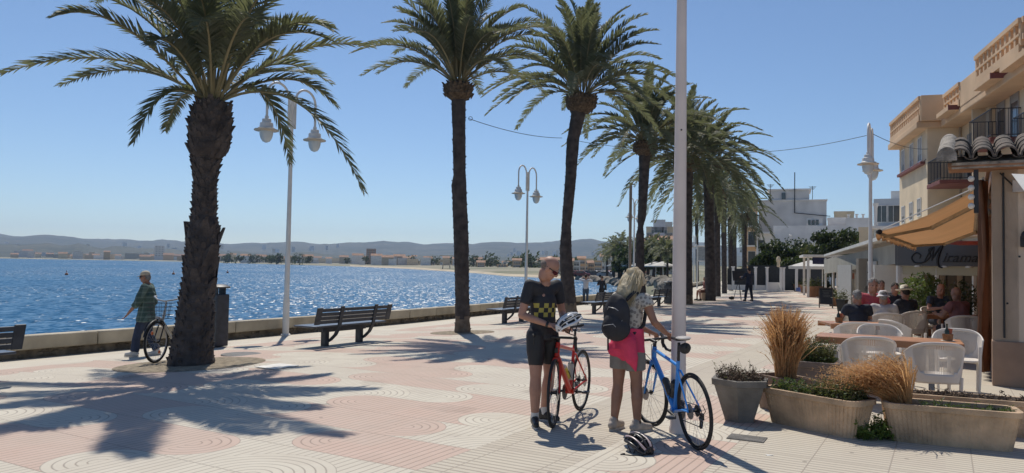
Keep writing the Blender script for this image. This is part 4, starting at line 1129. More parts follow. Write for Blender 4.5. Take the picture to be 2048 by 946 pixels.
# drawn curtain hanging in the opening next to the corner
cur_m = M('brown_canvas', (.22, .105, .055), .8, .25, 2, trans=(.5, .22, .08, .25))
cu = empty('side_curtain', KC + awn_dir * .5 + Vector((0, 0, 0)), R(90 - 31.4), 'gathered brown canvas curtain hanging at the kiosk corner', 'curtain')
vs = []; fs = []; NX, NZ = 56, 14
for i in range(NX + 1):
    for j in range(NZ + 1):
        x = .02 + 1.5 * i / NX; z = .12 + 2.95 * j / NZ
        y = .10 + .055 * math.sin(i * 1.1) * (1.1 - .4 * j / NZ) + .03 * math.sin(i * .37 + j * .5)
        vs.append((x, y, z))
for i in range(NX):
    for j in range(NZ): fs.append((i * (NZ + 1) + j, (i + 1) * (NZ + 1) + j, (i + 1) * (NZ + 1) + j + 1, i * (NZ + 1) + j + 1))
m = MB(); m.add(vs, fs); o = m.build('drape', cur_m, cu, 60); sm = o.modifiers.new('thick', 'SOLIDIFY'); sm.thickness = .006
m = MB(); m.tube([(-.1, .10, 3.08), (1.7, .10, 3.08)], .02, 8); m.build('rail', steel, cu)
# awning: cloth between wall box and front bar
an_m = M('awning_canvas', (.60, .44, .31), .8, .14, 1.2, trans=(.82, .60, .40, .5))
wn_, wf = at(1962, 372, 13.3), at(1952, 470, 20.5); wf.z = 2.8; bn_, bf = at(1755, 464, 14.5), at(1834, 492, 21.0)
aw = empty('awning', (0, 0, 0), 0, 'ochre orange canvas awning with scalloped valance sloping down from the kiosk', 'awning')
vs = []; fs = []; NU, NV = 24, 10
for i in range(NU + 1):
    for j in range(NV + 1):
        u, v = i / NU, j / NV
        p = (wn_.lerp(wf, u)).lerp(bn_.lerp(bf, u), v); p.z -= .10 * math.sin(math.pi * v) + .02 * math.sin(u * 26) * math.sin(math.pi * v)
        vs.append(p)
for i in range(NU):
    for j in range(NV): fs.append((i * (NV + 1) + j, (i + 1) * (NV + 1) + j, (i + 1) * (NV + 1) + j + 1, i * (NV + 1) + j + 1))
m = MB(); m.add(vs, fs); o = m.build('canvas', an_m, aw, 60); o.modifiers.new('thick', 'SOLIDIFY').thickness = .004
m = MB(); m.tube([wn_ + Vector((-.02, -.03, .01)), bn_ + Vector((-.02, -.03, .01))], .012, 6); m.build('edge_piping', white_metal, aw)
vs = []; fs = []; NU = 60
for i in range(NU + 1):
    u = i / NU; p = bn_.lerp(bf, u); d = .10 + .05 * abs(math.sin(u * math.pi * 12)) + .03 * noise.noise(Vector((u * 20, 0, 0)))
    q = -awn_n * (.03 + .04 * math.sin(u * 60) * .5)
    vs += [p + q * .3, p + q + Vector((0, 0, -d * .6)), p + q * .6 + Vector((0, 0, -d))]
for i in range(NU):
    for j in range(2): fs.append((i * 3 + j, i * 3 + 3 + j, i * 3 + 4 + j, i * 3 + 1 + j))
m = MB(); m.add(vs, fs); o = m.build('valance', an_m, aw, 60); o.modifiers.new('thick', 'SOLIDIFY').thickness = .004
m = MB(); m.tube([bn_, bf], .035, 10); m.build('front_bar', M('bar_cream', (.45, .38, .27), .5), aw)
m = MB(); m.lathe([(.05, 0), (.05, .05)], bn_ + Vector((0, -.04, 0)), 12, Matrix.Rotation(R(90), 3, 'X')); m.build('end_cap', black, aw)
m = MB(); m.tube([wn_ - Vector((0, 0, .05)), wf - Vector((0, 0, .05))], .07, 10); m.build('roller', MATS['bar_cream'], aw)
for u in (.12, .82):
    a = wn_.lerp(wf, u) - Vector((0, 0, .18)); c = bn_.lerp(bf, u) - Vector((0, 0, .05)); k = a.lerp(c, .5) + awn_dir * .75 - Vector((0, 0, .1))
    m = MB(); m.bar(a, k, .05, .07); m.bar(k, c, .045, .06); m.ball(k, .05, 8, 6); m.build('folding_arm', MATS['bar_cream'], aw, 30)
m = MB(); p = wn_ - Vector((0, 0, .12)); m.box(p, (.16, .2, .3)); m.box(p + Vector((.02, -.02, -.25)), (.12, .16, .3), Matrix.Rotation(.4, 3, 'Y')); m.ball(p + Vector((0, -.1, .16)), .07, 8, 6); m.ball(p + Vector((.05, -.1, -.35)), .07, 8, 6)
m.build('wall_bracket', M('bracket_cream', (.40, .34, .26), .5), aw, 40, bevel=.015)
# corner of a second, white awning
sa = empty('white_awning', (0, 0, 0), 0, 'white pointed awning corner entering at the right edge under the tiles', 'awning')
P = [at(2024, 349, 9.6), at(2100, 352, 9.2), at(2100, 420, 9.0), at(2050, 384, 9.3)]
m = MB(); m.add(P + [p + Vector((0, .01, .012)) for p in P], [(0, 1, 2, 3), (7, 6, 5, 4), (0, 3, 7, 4), (3, 2, 6, 7), (2, 1, 5, 6), (1, 0, 4, 5)]); m.build('canvas', M('canvas_white', (.75, .72, .66), .8, .06), sa, 0)

# ---- pavilion with the grey sign board
sg_m = M('sign_grey', (.10, .105, .11), .6, .08, 1)
val_m = M('valance_grey', (.33, .32, .28), .8, .12, 1)
beam_m = M('beam_cream', (.46, .42, .30), .7, .1, 1)
pn_m = M('panel_white', (.60, .60, .58), .6, .08, 1)
FL = at(1790, 500, 23.0); FR = at(1960, 500, 21.6); BL = at(1648, 500, 44)
t = empty('cafe_pavilion', (0, 0, 0), 0, 'cafe terrace pavilion with a grey lettered fascia, cream beam and white sloping roof edge', 'building')
def zp(px, py, Y): return EYE + (hy(px) - py) / FPX * Y
zt, zb_ = zp(1790, 488, 23), zp(1790, 531, 23)
def slab(mm, a, b_, z0, z1, th):
    a = Vector((a.x, a.y, 0)); b_ = Vector((b_.x, b_.y, 0)); d = (b_ - a); L = d.length; d.normalize(); n_ = Vector((-d.y, d.x, 0)); mid = (a + b_) / 2 + n_ * th / 2
    rot = Matrix((d, n_, Vector((0, 0, 1)))).transposed(); mm.box((mid.x, mid.y, (z0 + z1) / 2), (L, th, z1 - z0), rot)
m = MB(); slab(m, FL, FR, zb_, zt, .12); m.build('fascia', sg_m, t, 0)
m = MB(); slab(m, FL + Vector((.1, .1, 0)), FR + Vector((0, .1, 0)), zb_ - .27, zb_ - .01, .2); m.build('beam', beam_m, t, 0)
m = MB(); z1a, z1b = zt, zp(1648, 515, 44)
a, b_ = FL, BL
m.add([(a.x, a.y, zb_ + .05), (b_.x, b_.y, z1b - .95), (b_.x, b_.y, z1b - .12), (a.x, a.y, zt), (a.x + .08, a.y, zb_ + .05), (b_.x + .1, b_.y, z1b - .95), (b_.x + .1, b_.y, z1b - .12), (a.x + .08, a.y, zt)],
      [(0, 1, 2, 3), (7, 6, 5, 4), (0, 3, 7, 4), (1, 5, 6, 2), (3, 2, 6, 7), (0, 4, 5, 1)]); m.build('side_valance', val_m, t, 0)
m = MB(); e = [at(1766, 478, 22.6), at(1648, 513, 45), at(1760, 500, 46), at(2000, 470, 24)]
m.add([Vector((p.x, p.y, p.z)) for p in e] + [Vector((p.x, p.y, p.z + .12)) for p in e], [(3, 2, 1, 0), (4, 5, 6, 7), (0, 1, 5, 4), (1, 2, 6, 5), (2, 3, 7, 6), (3, 0, 4, 7)]); m.build('roof', pn_m, t, 0)
m = MB()
for u in (0.0, .2, .42, .62, .82, 1.0):
    p = FL.lerp(BL, u); m = MB(); m.box((p.x + .1, p.y, (zt + 0) / 2 - .1), (.09, .09, zt + .0)); m.build('post', white_metal, t, 0)
for u in (.12, .55, .98):
    p = FL.lerp(FR, u); m = MB(); m.box((p.x, p.y + .2, .9), (.08, .08, 1.8)); m.build('post', white_metal, t, 0)
m = MB(); slab(m, FL + Vector((-.05, 1.2, 0)), FL + Vector((1.35, 1.0, 0)), .02, zb_ + .02, .05); m.build('glass_screen', pn_m, t, 0)
m = MB(); slab(m, at(1716, 500, 28) , at(1752, 500, 26), .05, 2.0, .04); m.build('menu_panel', M('menu_panel_white', (.42, .41, .39), .6, .05), t, 0); m = MB(); slab(m, at(1675, 500, 34), at(1702, 500, 31), .05, 1.9, .04); m.build('menu_panel', M('menu_panel_white', (.42, .41, .39), .6, .05), t, 0)
m = MB()
for (px, Y, z) in ((1724, 27.4, 1.62), (1742, 26.4, 1.60), (1724, 27.4, 1.35), (1742, 26.4, 1.33)):
    p = at(px, 500, Y - .1); m.box((p.x, p.y, z), (.26, .02, .03)); m.box((p.x, p.y, z - .06), (.18, .02, .02))
for (px, Y, z) in ((1722, 27.4, 1.05), (1735, 26.8, 1.02)): p = at(px, 500, Y - .12); m.lathe([(.12, 0), (.12, .02)], (p.x, p.y, z), 14, Matrix.Rotation(R(90), 3, 'X'))
m.build('menu_print', M('print_dark', (.10, .09, .08), .7), t, 0)
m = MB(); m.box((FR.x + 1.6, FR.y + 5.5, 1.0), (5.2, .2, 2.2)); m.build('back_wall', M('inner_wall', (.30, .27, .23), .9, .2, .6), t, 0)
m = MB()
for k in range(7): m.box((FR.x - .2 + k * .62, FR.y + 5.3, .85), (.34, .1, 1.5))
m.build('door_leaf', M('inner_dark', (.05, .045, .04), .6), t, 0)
m = MB()
for u in (.3, .62, .9):
    p = FL.lerp(FR, u); m.lathe([(.09, 0), (.1, .05), (.02, .07)], (p.x, p.y + .1, zb_ - .10 + .06), 12)
m.build('spotlight', pn_m, t)
# lettering
def text(body, size, loc, rz, mat_, parent, shear=.25, ext=.008, name='lettering', align='LEFT'):
    c = bpy.data.curves.new(name, 'FONT'); c.body = body; c.size = size; c.shear = shear; c.extrude = ext; c.align_x = align
    o = bpy.data.objects.new('tmp', c); COL.objects.link(o); bpy.context.view_layer.update()
    me = bpy.data.meshes.new_from_object(o.evaluated_get(bpy.context.evaluated_depsgraph_get())); bpy.data.objects.remove(o)
    o = bpy.data.objects.new(name, me); COL.objects.link(o); me.materials.clear(); me.materials.append(mat_); o.parent = parent; o.location = loc
    o.rotation_euler = (R(90), 0, rz); return o
let_m = M('letter_black', (.012, .012, .013), .5)
fd = (FR - FL); fd.z = 0; fd.normalize(); frz = math.atan2(fd.y, fd.x); fn_ = Vector((fd.y, -fd.x, 0))
def onf(px, z): # point on the fascia under an image column
    k = (px - 1024) / FPX; s_ = (FL.x - k * FL.y) / (k * fd.y - fd.x); return Vector((FL.x, FL.y, z)) + fd * s_ + fn_ * .015
text('iramar', .40, onf(1885, zp(1885, 524, 22.4)), frz, let_m, t, .35)
mm_ = MB()
zz = lambda px, py: zp(px, py, 22.6)
for pts, r_ in (([(1868, 494), (1858, 500), (1862, 512), (1850, 524), (1832, 526), (1824, 516), (1832, 506), (1842, 510), (1840, 517)], .022), ([(1850, 522), (1858, 508), (1868, 494), (1866, 510), (1864, 522)], .024),
                ([(1864, 520), (1876, 502), (1886, 490), (1880, 506), (1876, 520), (1878, 532), (1886, 536)], .036)):
    P = [onf(px, zz(px, py)) for px, py in pts]; S = []
    for a, b_, c_, d_ in zip([P[0]] + P[:-2], P[:-1], P[1:], P[2:] + [P[-1]]):
        for q in range(5):
            u = q / 5; S.append(.5 * ((2 * b_) + (c_ - a) * u + (2 * a - 5 * b_ + 4 * c_ - d_) * u * u + (3 * b_ - a - 3 * c_ + d_) * u ** 3))
    S.append(P[-1]); mm_.tube(S, [r_ * (.5 + .5 * math.sin(i / len(S) * 3.1)) for i in range(len(S))], 8)
mm_.build('swash_letter', let_m, t, 60)
mm_ = MB()
for px in range(1888, 1940, 7): p = onf(px, zz(px, 524)); mm_.box(p, (.07, .012, .025), Matrix.Rotation(frz, 3, 'Z'))
mm_.build('small_print', M('letter_grey', (.05, .05, .05), .6), t, 0)
# red canopy edge above sign
m = MB(); slab(m, at(1896, 500, 21) , at(1960, 500, 20.4), zp(1925, 489, 21), zp(1925, 483, 21), 1.0); o = m.build('red_canopy', M('red_canvas', (.36, .07, .05), .8), None, 0); tag(o, 'strip of red canopy showing above the grey sign board', 'canopy')

# ---- second pergola further on, white parasols, panels
p0 = at(1632, 560, 46)
t = empty('pergola', (p0.x, 46, 0), -R(18), 'small white pergola with navy canopy beyond the pavilion', 'pergola')
m = MB()
for x in (-.45, 1.6, 3.4):
    for y in (0, 4): m = MB(); m.box((x, y, 1.25), (.14, .14, 2.5)); m.build('post', white_metal, t, 0)
m = MB(); m.box((1.4, 2, 2.55), (4.3, 4.4, .14)); m.build('top_frame', white_metal, t, 0)
m = MB(); m.box((1.5, -.02, 2.25), (3.4, .05, .42)); m.build('canopy', M('navy_canvas', (.03, .035, .09), .8), t, 0)
m = MB(); m.box((2.6, .6, 1.0), (1.7, .06, 1.7)); m.build('screen', M('screen_grey', (.34, .33, .30), .7), t, 0); m = MB(); m.box((2.6, .55, 1.35), (1.0, .03, .35)); m.build('poster', M('poster_red', (.35, .14, .10), .7), t, 0)
for i, (px, Y) in enumerate(((1620, 56), (1645, 54))):
    p = at(px, 560, Y); t = empty('parasol', (p.x, Y, 0), 0, ['white parasol left of the small pergola', 'white parasol seen through the small pergola'][i], 'parasol')
    m = MB(); m.lathe([(1.6, 1.75), (1.62, 1.95), (.1, 2.4)], seg=8); m.build('canopy', par_m, t, 0); m = MB(); m.tube([(0, 0, 0), (0, 0, 2.4)], .04, 6); m.build('pole', white_metal, t)
# far terrace: barrels, blue base, planters
tub_m = M('terracotta', (.34, .18, .10), .9, .2, 3)
for i, (px, py, s_) in enumerate(((1623, 594, .34), (1634, 593, .34), (1666, 612, .22), (1608, 585, .3), (1594, 583, .3))):
    p = gnd(px, py); t = empty('plant_pot', p, 0, ['terracotta tub left of the pergola post', 'terracotta tub at the foot of the pergola post', 'small terracotta pot behind the chalkboard', 'planted tub near the distant parasol', 'planted tub beside the distant lamp'][i], 'plant pot')
    m = MB(); m.lathe([(s_ * .7, 0), (s_, s_ * 1.7), (s_ * 1.06, s_ * 1.75), (s_ * 1.06, s_ * 1.95), (s_ * .9, s_ * 1.95)], seg=16); m.build('pot', tub_m, t, 40)
    m = MB(); rg = random.Random(i)
    for k in range(160):
        q = Vector((rg.gauss(0, s_ * .6), rg.gauss(0, s_ * .6), s_ * 2 + abs(rg.gauss(0, s_ * .6)))); v = Vector((rg.gauss(0, 1), rg.gauss(0, 1), rg.gauss(0, 1))).normalized() * .1; w_ = v.orthogonal().normalized() * .04
        m.add([q - v, q + w_, q + v, q - w_], [(0, 1, 2, 3)])
    m.build('leaves', leaf_olive, t, 0, recalc=False)
# blue tiled base
m = MB(); a, b_ = gnd(1598, 584), gnd(1672, 590); slab(m, a + Vector((0, .6, 0)), b_ + Vector((0, 4, 0)), 0, .28, .3); o = m.build('terrace_kerb', M('blue_tile', (.05, .09, .28), .4), None, 0); tag(o, 'low blue tiled terrace kerb under the far tubs', 'kerb')
# statue-like bollard and white post
p = gnd(1559, 582); m = MB(); m.lathe([(.2, 0), (.2, .1), (.07, .2), (.07, 3.2)], seg=10); o = m.build('white_post', white_metal, None, 40, loc=(gnd(1559, 578).x, gnd(1559, 578).y, 0)); tag(o, 'plain white post right of the distant double lantern lamp', 'post')
# chalkboard
p = gnd(1652, 616); t = empty('chalkboard', (p.x, p.y, 0), -R(20), 'black chalkboard menu stand on the paving before the pavilion', 'menu board')
m = MB(); rt = Matrix.Rotation(R(-10), 3, 'X'); m.box((0, 0, .52), (.50, .03, .72), rt); m.build('board', black, t, 0); m = MB()
for sx in (-.27, .27): m.box((sx, 0, .45), (.035, .04, .92), rt); m.box((sx, .22, .42), (.03, .03, .86), Matrix.Rotation(R(14), 3, 'X'))
m.box((0, -.07, .88), (.56, .04, .035), rt); m.build('frame', M('board_frame', (.10, .07, .05), .6), t, 0)
m = MB(); rg = random.Random(2)
for k in range(8): m.box((rg.uniform(-.05, .05), -.022 - .0, .30 + k * .065), (rg.uniform(.2, .36), .006, .008), None)
m.build('chalk_lines', M('chalk', (.3, .3, .28), .9), t, 0)
p = gnd(1684, 622); t = empty('plant_pot', (p.x, p.y, 0), 0, 'dark square pot with a yellowish plant right of the chalkboard', 'plant pot')
m = MB(); m.lathe([(.19, 0), (.25, .42), (.27, .43), (.27, .48), (.22, .48)], seg=4); m.build('pot', black, t, 0)
m = MB(); rg = random.Random(77)
for k in range(260):
    q = Vector((rg.gauss(0, .14), rg.gauss(0, .14), .5 + abs(rg.gauss(0, .17)))); v = Vector((rg.gauss(0, 1), rg.gauss(0, 1), rg.gauss(0, 1))).normalized() * .05; w_ = v.orthogonal().normalized() * .02
    m.add([q - v, q + w_, q + v, q - w_], [(0, 1, 2, 3)])
m.build('leaves', leaf_olive, t, 0, recalc=False)
# bushy plants behind the far tables
def leafy(name, lb, px, Y, rx, rz_, z0, n, ls, seed, pot=None, mat_=leaf_green, cat='plant'):
    rg = random.Random(seed); p = at(px, 560, Y); t = empty(name, (p.x, Y, 0), 0, lb, cat)
    m = MB()
    if pot:
        m.lathe([(pot * .7, 0), (pot, z0), (pot * .92, z0)], seg=14); m.build('pot', tub_m, t, 40); m = MB()
    for k in range(26): a = rg.uniform(0, 6.28); m.tube([(0, 0, z0 * .8), (math.cos(a) * rx * .5, math.sin(a) * rx * .5, z0 + rz_ * .8), (math.cos(a) * rx, math.sin(a) * rx, z0 + rz_ * rg.uniform(.8, 1.8))], .008, 4)
    m.build('stem', M('stem', (.12, .10, .05), .8), t)
    m = MB()
    for k in range(n):
        d = Vector((rg.gauss(0, 1), rg.gauss(0, 1), rg.gauss(0, 1))).normalized() * rg.random() ** .4
        q = Vector((d.x * rx, d.y * rx, z0 + rz_ + d.z * rz_)); v = Vector((rg.gauss(0, 1), rg.gauss(0, 1), rg.gauss(0, .8))).normalized() * ls * rg.uniform(.6, 1.3); w_ = v.cross(Vector((rg.gauss(0, 1), rg.gauss(0, 1), rg.gauss(0, 1)))).normalized() * ls * .32
        m.add([q - v, q + w_, q + v, q - w_], [(0, 1, 2, 3)])
    m.build('leaves', mat_, t, 0, recalc=False); return t
leafy('potted_bush', 'big leafy green bush behind the straw hatted guest', 1846, 19.5, .62, .62, .4, 1500, .07, 5, pot=.3)
leafy('potted_bush', 'dark leafy bush beside the kiosk curtain behind the seated men', 1925, 15.6, .32, .5, .5, 500, .05, 6, pot=.2, mat_=leaf_dark)

# ---- cafe furniture
tab_m = bpy.data.materials.new('table_wood'); tab_m = M('table_plank', (.46, .21, .095), .45, .28, 2.5, bump=.15)
chair_w = M('chair_white', (.74, .67, .59), .5, .06, 3)
mid = None
def table(loc, rz, L, Wd_, label, H=.74, legs='post'):
    t = empty('cafe_table', loc, rz, label, 'table')
    m = MB(); n = 5
    for k in range(n): m.box((0, (k - (n - 1) / 2) * Wd_ / n, H - .02), (L, Wd_ / n - .006, .04))
    m.box((0, -Wd_ / 2 - .001, H - .045), (L + .004, .03, .085)); m.box((0, Wd_ / 2, H - .045), (L + .004, .03, .085)); m.build('table_top', tab_m, t, 0, bevel=.003)
    for sx in ((-L * .3, L * .3) if L > 1 else (0,)):
        m = MB(); m.box((sx, 0, (H - .05) / 2), (.07, .07, H - .05)); m.box((sx, 0, .015), (.4, .4, .03)); m.box((sx, 0, H - .06), (.3, .3, .02)); m.build('leg', steel if False else M('table_leg', (.30, .29, .28), .4), t, 0, bevel=.004)
    return t
def make_chair(label):
    """white moulded armchair with a perforated shell. faces +y locally"""
    t = empty('cafe_chair', (0, 0, 0), 0, label, 'chair', 'white perforated armchairs of the cafe terrace')
    # back + arms: curved panel
    def shell(u, v):  # u 0..1 left arm -> back -> right arm, v 0..1 low -> high
        a = math.pi * (1.05 + .9 * (1 - u)) ; w = .27 + .035 * v
        x = w * math.copysign(abs(math.cos(a)) ** .62, math.cos(a)) * 1.0; y = .25 * -abs(math.sin(a)) ** .7 * (1 if math.sin(a) < 0 else -1) - .02 - .07 * v * max(0, -math.sin(a))
        top = .66 + .17 * max(0, -math.sin(a)) ** .8
        z = .37 + (top - .37) * v
        return Vector((x, y, z))
    NU, NV = 60, 17
    vs = [shell(i / NU, j / NV) for i in range(NU + 1) for j in range(NV + 1)]
    fs = []; solid = MB()
    for i in range(NU):
        for j in range(NV):
            q = (i * (NV + 1) + j, (i + 1) * (NV + 1) + j, (i + 1) * (NV + 1) + j + 1, i * (NV + 1) + j + 1)
            uu = (i + .5) / NU; vv = (j + .5) / NV
            inside = abs((uu - .5) / .30) ** 3 + (abs(vv - .95) / .72) ** 2.2 < 1 and vv < .96
            if inside:
                fs.append(q)
            else: solid.add([vs[k] for k in q], [(0, 1, 2, 3)])
    m = MB(); m.add(vs, fs); o = m.build('perforated_back', chair_w, t, 0, recalc=False)
    bm = bmesh.new(); bm.from_mesh(o.data); bmesh.ops.delete(bm, geom=[v for v in bm.verts if not v.link_faces], context='VERTS')
    bmesh.ops.subdivide_edges(bm, edges=bm.edges, cuts=1, use_grid_fill=True); bmesh.ops.triangulate(bm, faces=bm.faces[:0]); bm.to_mesh(o.data); bm.free()
    wf_ = o.modifiers.new('holes', 'WIREFRAME'); wf_.thickness = .0075; wf_.use_even_offset = False
    bm = bmesh.new(); me = bpy.data.meshes.new('backrest'); me.from_pydata([tuple(v) for v in solid.v], [], solid.f); bm.from_mesh(me); bmesh.ops.remove_doubles(bm, verts=bm.verts, dist=.0005); bm.to_mesh(me); bm.free(); me.materials.append(chair_w)
    me.polygons.foreach_set('use_smooth', [True] * len(me.polygons)); o = bpy.data.objects.new('backrest', me); COL.objects.link(o); o.parent = t; s_ = o.modifiers.new('t', 'SOLIDIFY'); s_.thickness = .014; s_.offset = 0
    m = MB(); rim = [shell(i / 40, 1.0) for i in range(41)]; m.tube(rim, .012, 7); m.build('rim', chair_w, t)
    m = MB(); pts = []
    for k in range(28):
        a = 2 * math.pi * k / 28; pts.append((.255 * math.copysign(abs(math.cos(a)) ** .6, math.cos(a)), .01 + .235 * math.copysign(abs(math.sin(a)) ** .6, math.sin(a))))
    m.prism(pts, .425, .45); m.build('seat', chair_w, t, 30, bevel=.006)
    for sx in (-1, 1):
        for sy in (-1, 1):
            m = MB(); m.tube([(sx * .235, sy * .19 + .01, .0), (sx * .245, sy * .205, .25), (sx * .25, sy * .21, .44 if sy < 0 else .64)], [.016, .02, .021], 8); m.build('leg', chair_w, t)
    return t
def guard_xy(px, Y): p = at(px, 600, Y); return Vector((p.x, Y, 0.006))
TD = math.atan2(9.35 - 10.1, 5.75 - 4.30)
tb1 = table(Vector((5.03, 10.05, .006)), TD, 1.72, .70, 'long orange wood cafe table in front with a cutlery tub at its right end')
tb2 = table(guard_xy(1712, 12.9), -.1, 1.05, .7, 'dark red wood cafe table before the guests, bottle at its left end')
tb3 = table(guard_xy(1890, 16.1), -.1, 1.3, .75, 'wooden cafe table between the two men on the right')
tb4 = table(guard_xy(1785, 16.8), -.1, 1.2, .75, 'cafe table between the pink shirted man and the straw hatted guest')
ch0 = make_chair('white perforated armchair in front of the long orange table, centre')
ch0.location = guard_xy(1862, 8.75); ch0.rotation_euler = (0, 0, -.36 + .12)
CH = [  # px, Y, rot (0 faces away from camera), label
    (1734, 9.35, -.30, 'white perforated armchair in front of the long table, behind the leaning dry grass'),
    (1915, 10.35, math.pi - .5, 'white armchair on the far side of the long table, right end'),
    (1762, 11.0, math.pi - .3, 'white armchair on the far side of the long table, left end'),
    (1703, 11.9, -.1, 'white armchair at the near side of the dark red table'),
    (1718, 13.75, math.pi + 0.0, 'white armchair carrying the grey haired guest in navy'),
    (1806, 12.4, -1.35, 'white armchair turned sideways between the tables'),
    (1815, 15.6, .15, 'white armchair under the straw hatted guest'),
    (1921, 14.3, -.2, 'white armchair under the bald guest seen from behind'),
    (1845, 16.2, -1.4, 'white armchair seen from the side under the far right table'),
    (1768, 14.65, -.2, 'white armchair under the guest in the white sun hat'),
    (1876, 17.2, math.pi, 'white armchair under the man facing us in dark blue'),
    (1741, 15.35, math.pi + .1, 'white armchair under the man in the pink shirt')]
for px, Y, rz, lb in CH: dup(ch0, guard_xy(px, Y), rz, lb)
# cutlery tubs and bottles
def tub(loc, label):
    t = empty('cutlery_tub', loc, 0, label, 'cutlery tub')
    m = MB(); m.lathe([(.055, 0), (.065, .09), (.06, .09), (.05, .02)], seg=16); m.build('tub', M('tub_wood', (.30, .15, .06), .6, .3, 20), t, 40)
    m = MB(); m.lathe([(.075, 0), (.085, .008)], (0, 0, -.004), 18); m.build('saucer', chair_w, t)
    m = MB(); m.lathe([(.028, 0), (.028, .1), (.011, .14), (.011, .18), (.014, .19)], (-.01, 0, .03), 12); m.build('bottle', M('bottle_dark', (.03, .04, .02), .15), t, 40)
    m = MB(); m.box((.03, .01, .10), (.05, .02, .12), Matrix.Rotation(.2, 3, 'Y')); m.build('napkin', M('napkin', (.45, .12, .06), .8), t, 0)
tub(Vector((5.03, 10.05, .748)) + Vector((math.cos(TD), math.sin(TD), 0)) * .70, 'wooden cutlery tub with a dark bottle at the right end of the long table')
p = guard_xy(1678, 12.8); tub(Vector((p.x, p.y, .748)), 'wooden cutlery tub with a dark bottle on the dark red table')
for i, (px, Y, lb) in enumerate(((1762, 15.9, 'white plate with food in front of the pink shirted man'), (1858, 16.2, 'white plate with food on the far right table'))):
    p = guard_xy(px, Y); m = MB(); m.lathe([(.05, 0), (.12, .015), (.125, .022), (.06, .01)], seg=20); t = m.build('plate', chair_w, None, 40, loc=(p.x, p.y, .748)); tag(t, lb, 'plate')
    m = MB()
    for k in range(14): m.ball((random.uniform(-.06, .06), random.uniform(-.06, .06), .03), random.uniform(.012, .028), 6, 5)
    m.build('food', leaf_olive, t)
# parasol foot
p = gnd(1650, 764); t = empty('umbrella_stand', (p.x, p.y, 0), 0, 'round pale grey parasol base with a short beige stub behind the planters', 'parasol base')
m = MB(); m.lathe([(.30, 0), (.30, .045), (.26, .07), (.08, .085), (.04, .12)], seg=28); m.build('disc', M('base_grey', (.42, .45, .46), .35, .1, 4), t, 40)
m = MB(); m.lathe([(.028, .08), (.028, .46)], (-.05, 0, 0), 12); m.lathe([(.022, .08), (.022, .44)], (.03, 0, 0), 12); m.build('stub', M('stub_beige', (.50, .40, .28), .5), t, 40)

# ---- planters
conc = M('concrete_planter', (.60, .42, .27), .95, .3, 3.5, bump=.7, bscale=40, dirt=(.32, .23, .15))
def rounded(L, D, r_, n=6):
    P = []
    for (cx, cy, a0) in ((L / 2 - r_, D / 2 - r_, 0), (-L / 2 + r_, D / 2 - r_, 90), (-L / 2 + r_, -D / 2 + r_, 180), (L / 2 - r_, -D / 2 + r_, 270)):
        for k in range(n + 1): a = R(a0 + 90 * k / n); P.append((cx + r_ * math.cos(a), cy + r_ * math.sin(a)))
    return P
def resample(P, n):
    P = [Vector(p) for p in P] + [Vector(P[0])]; d = [0]
    for a, b_ in zip(P[:-1], P[1:]): d.append(d[-1] + (b_ - a).length)
    out = []; j = 0
    for k in range(n):
        s_ = d[-1] * k / n
        while d[j + 1] < s_: j += 1
        out.append(P[j].lerp(P[j + 1], (s_ - d[j]) / max(1e-9, d[j + 1] - d[j])))
    return out
def planter(name, label, loc, rz, L, D, H, mat_, r_=.08, taper=.86, ribs=True, rim=.025, soil_d=.05, n=None, poly=None):
    t = empty(name, loc, rz, label, 'planter')
    base = poly or rounded(L, D, r_); n = n or int(2 * (L + D) / .011)
    P = resample(base, n) if ribs else [Vector(p) for p in base]; n = len(P); vs = []; fs = []
    lev = [(0, taper, 0), (.06 * H, taper + .01, 0), (H * .84, .985, 1), (H * .86, 1.03, 0), (H, 1.04, 0), (H, .93, 0), (H - soil_d, .91, 0)]
    for li, (z, s_, rb) in enumerate(lev):
        for k, p in enumerate(P):
            rr = 1.0
            if ribs and li in (1, 2): rr = 1 - .03 * (k % 4 < 2)
            q = 1 - (1 - s_) * (1 if True else 0)
            off = p.normalized() * (p.length * 0)
            # inset by distance rather than by scale, so the long sides keep their slope
            ins = (1 - s_) * min(L, D)
            sx = (L / 2 - ins) / (L / 2); sy = (D / 2 - ins) / (D / 2)
            vs.append((p.x * sx * rr, p.y * sy * rr, z))
    for j in range(len(lev) - 1):
        for k in range(n): l = (k + 1) % n; fs.append((j * n + k, j * n + l, (j + 1) * n + l, (j + 1) * n + k))
    fs.append(tuple(range(n))[::-1]); m = MB(); m.add(vs, fs); m.build('tub', mat_, t, 35)
    m = MB(); o_ = (len(lev) - 1) * n; m.add([Vector(v) + Vector((0, 0, -.004)) for v in vs[o_:]] + [Vector((0, 0, H - soil_d + .02))], [(k, (k + 1) % n, n) for k in range(n)]); m.build('soil', soil, t, 50)
    return t
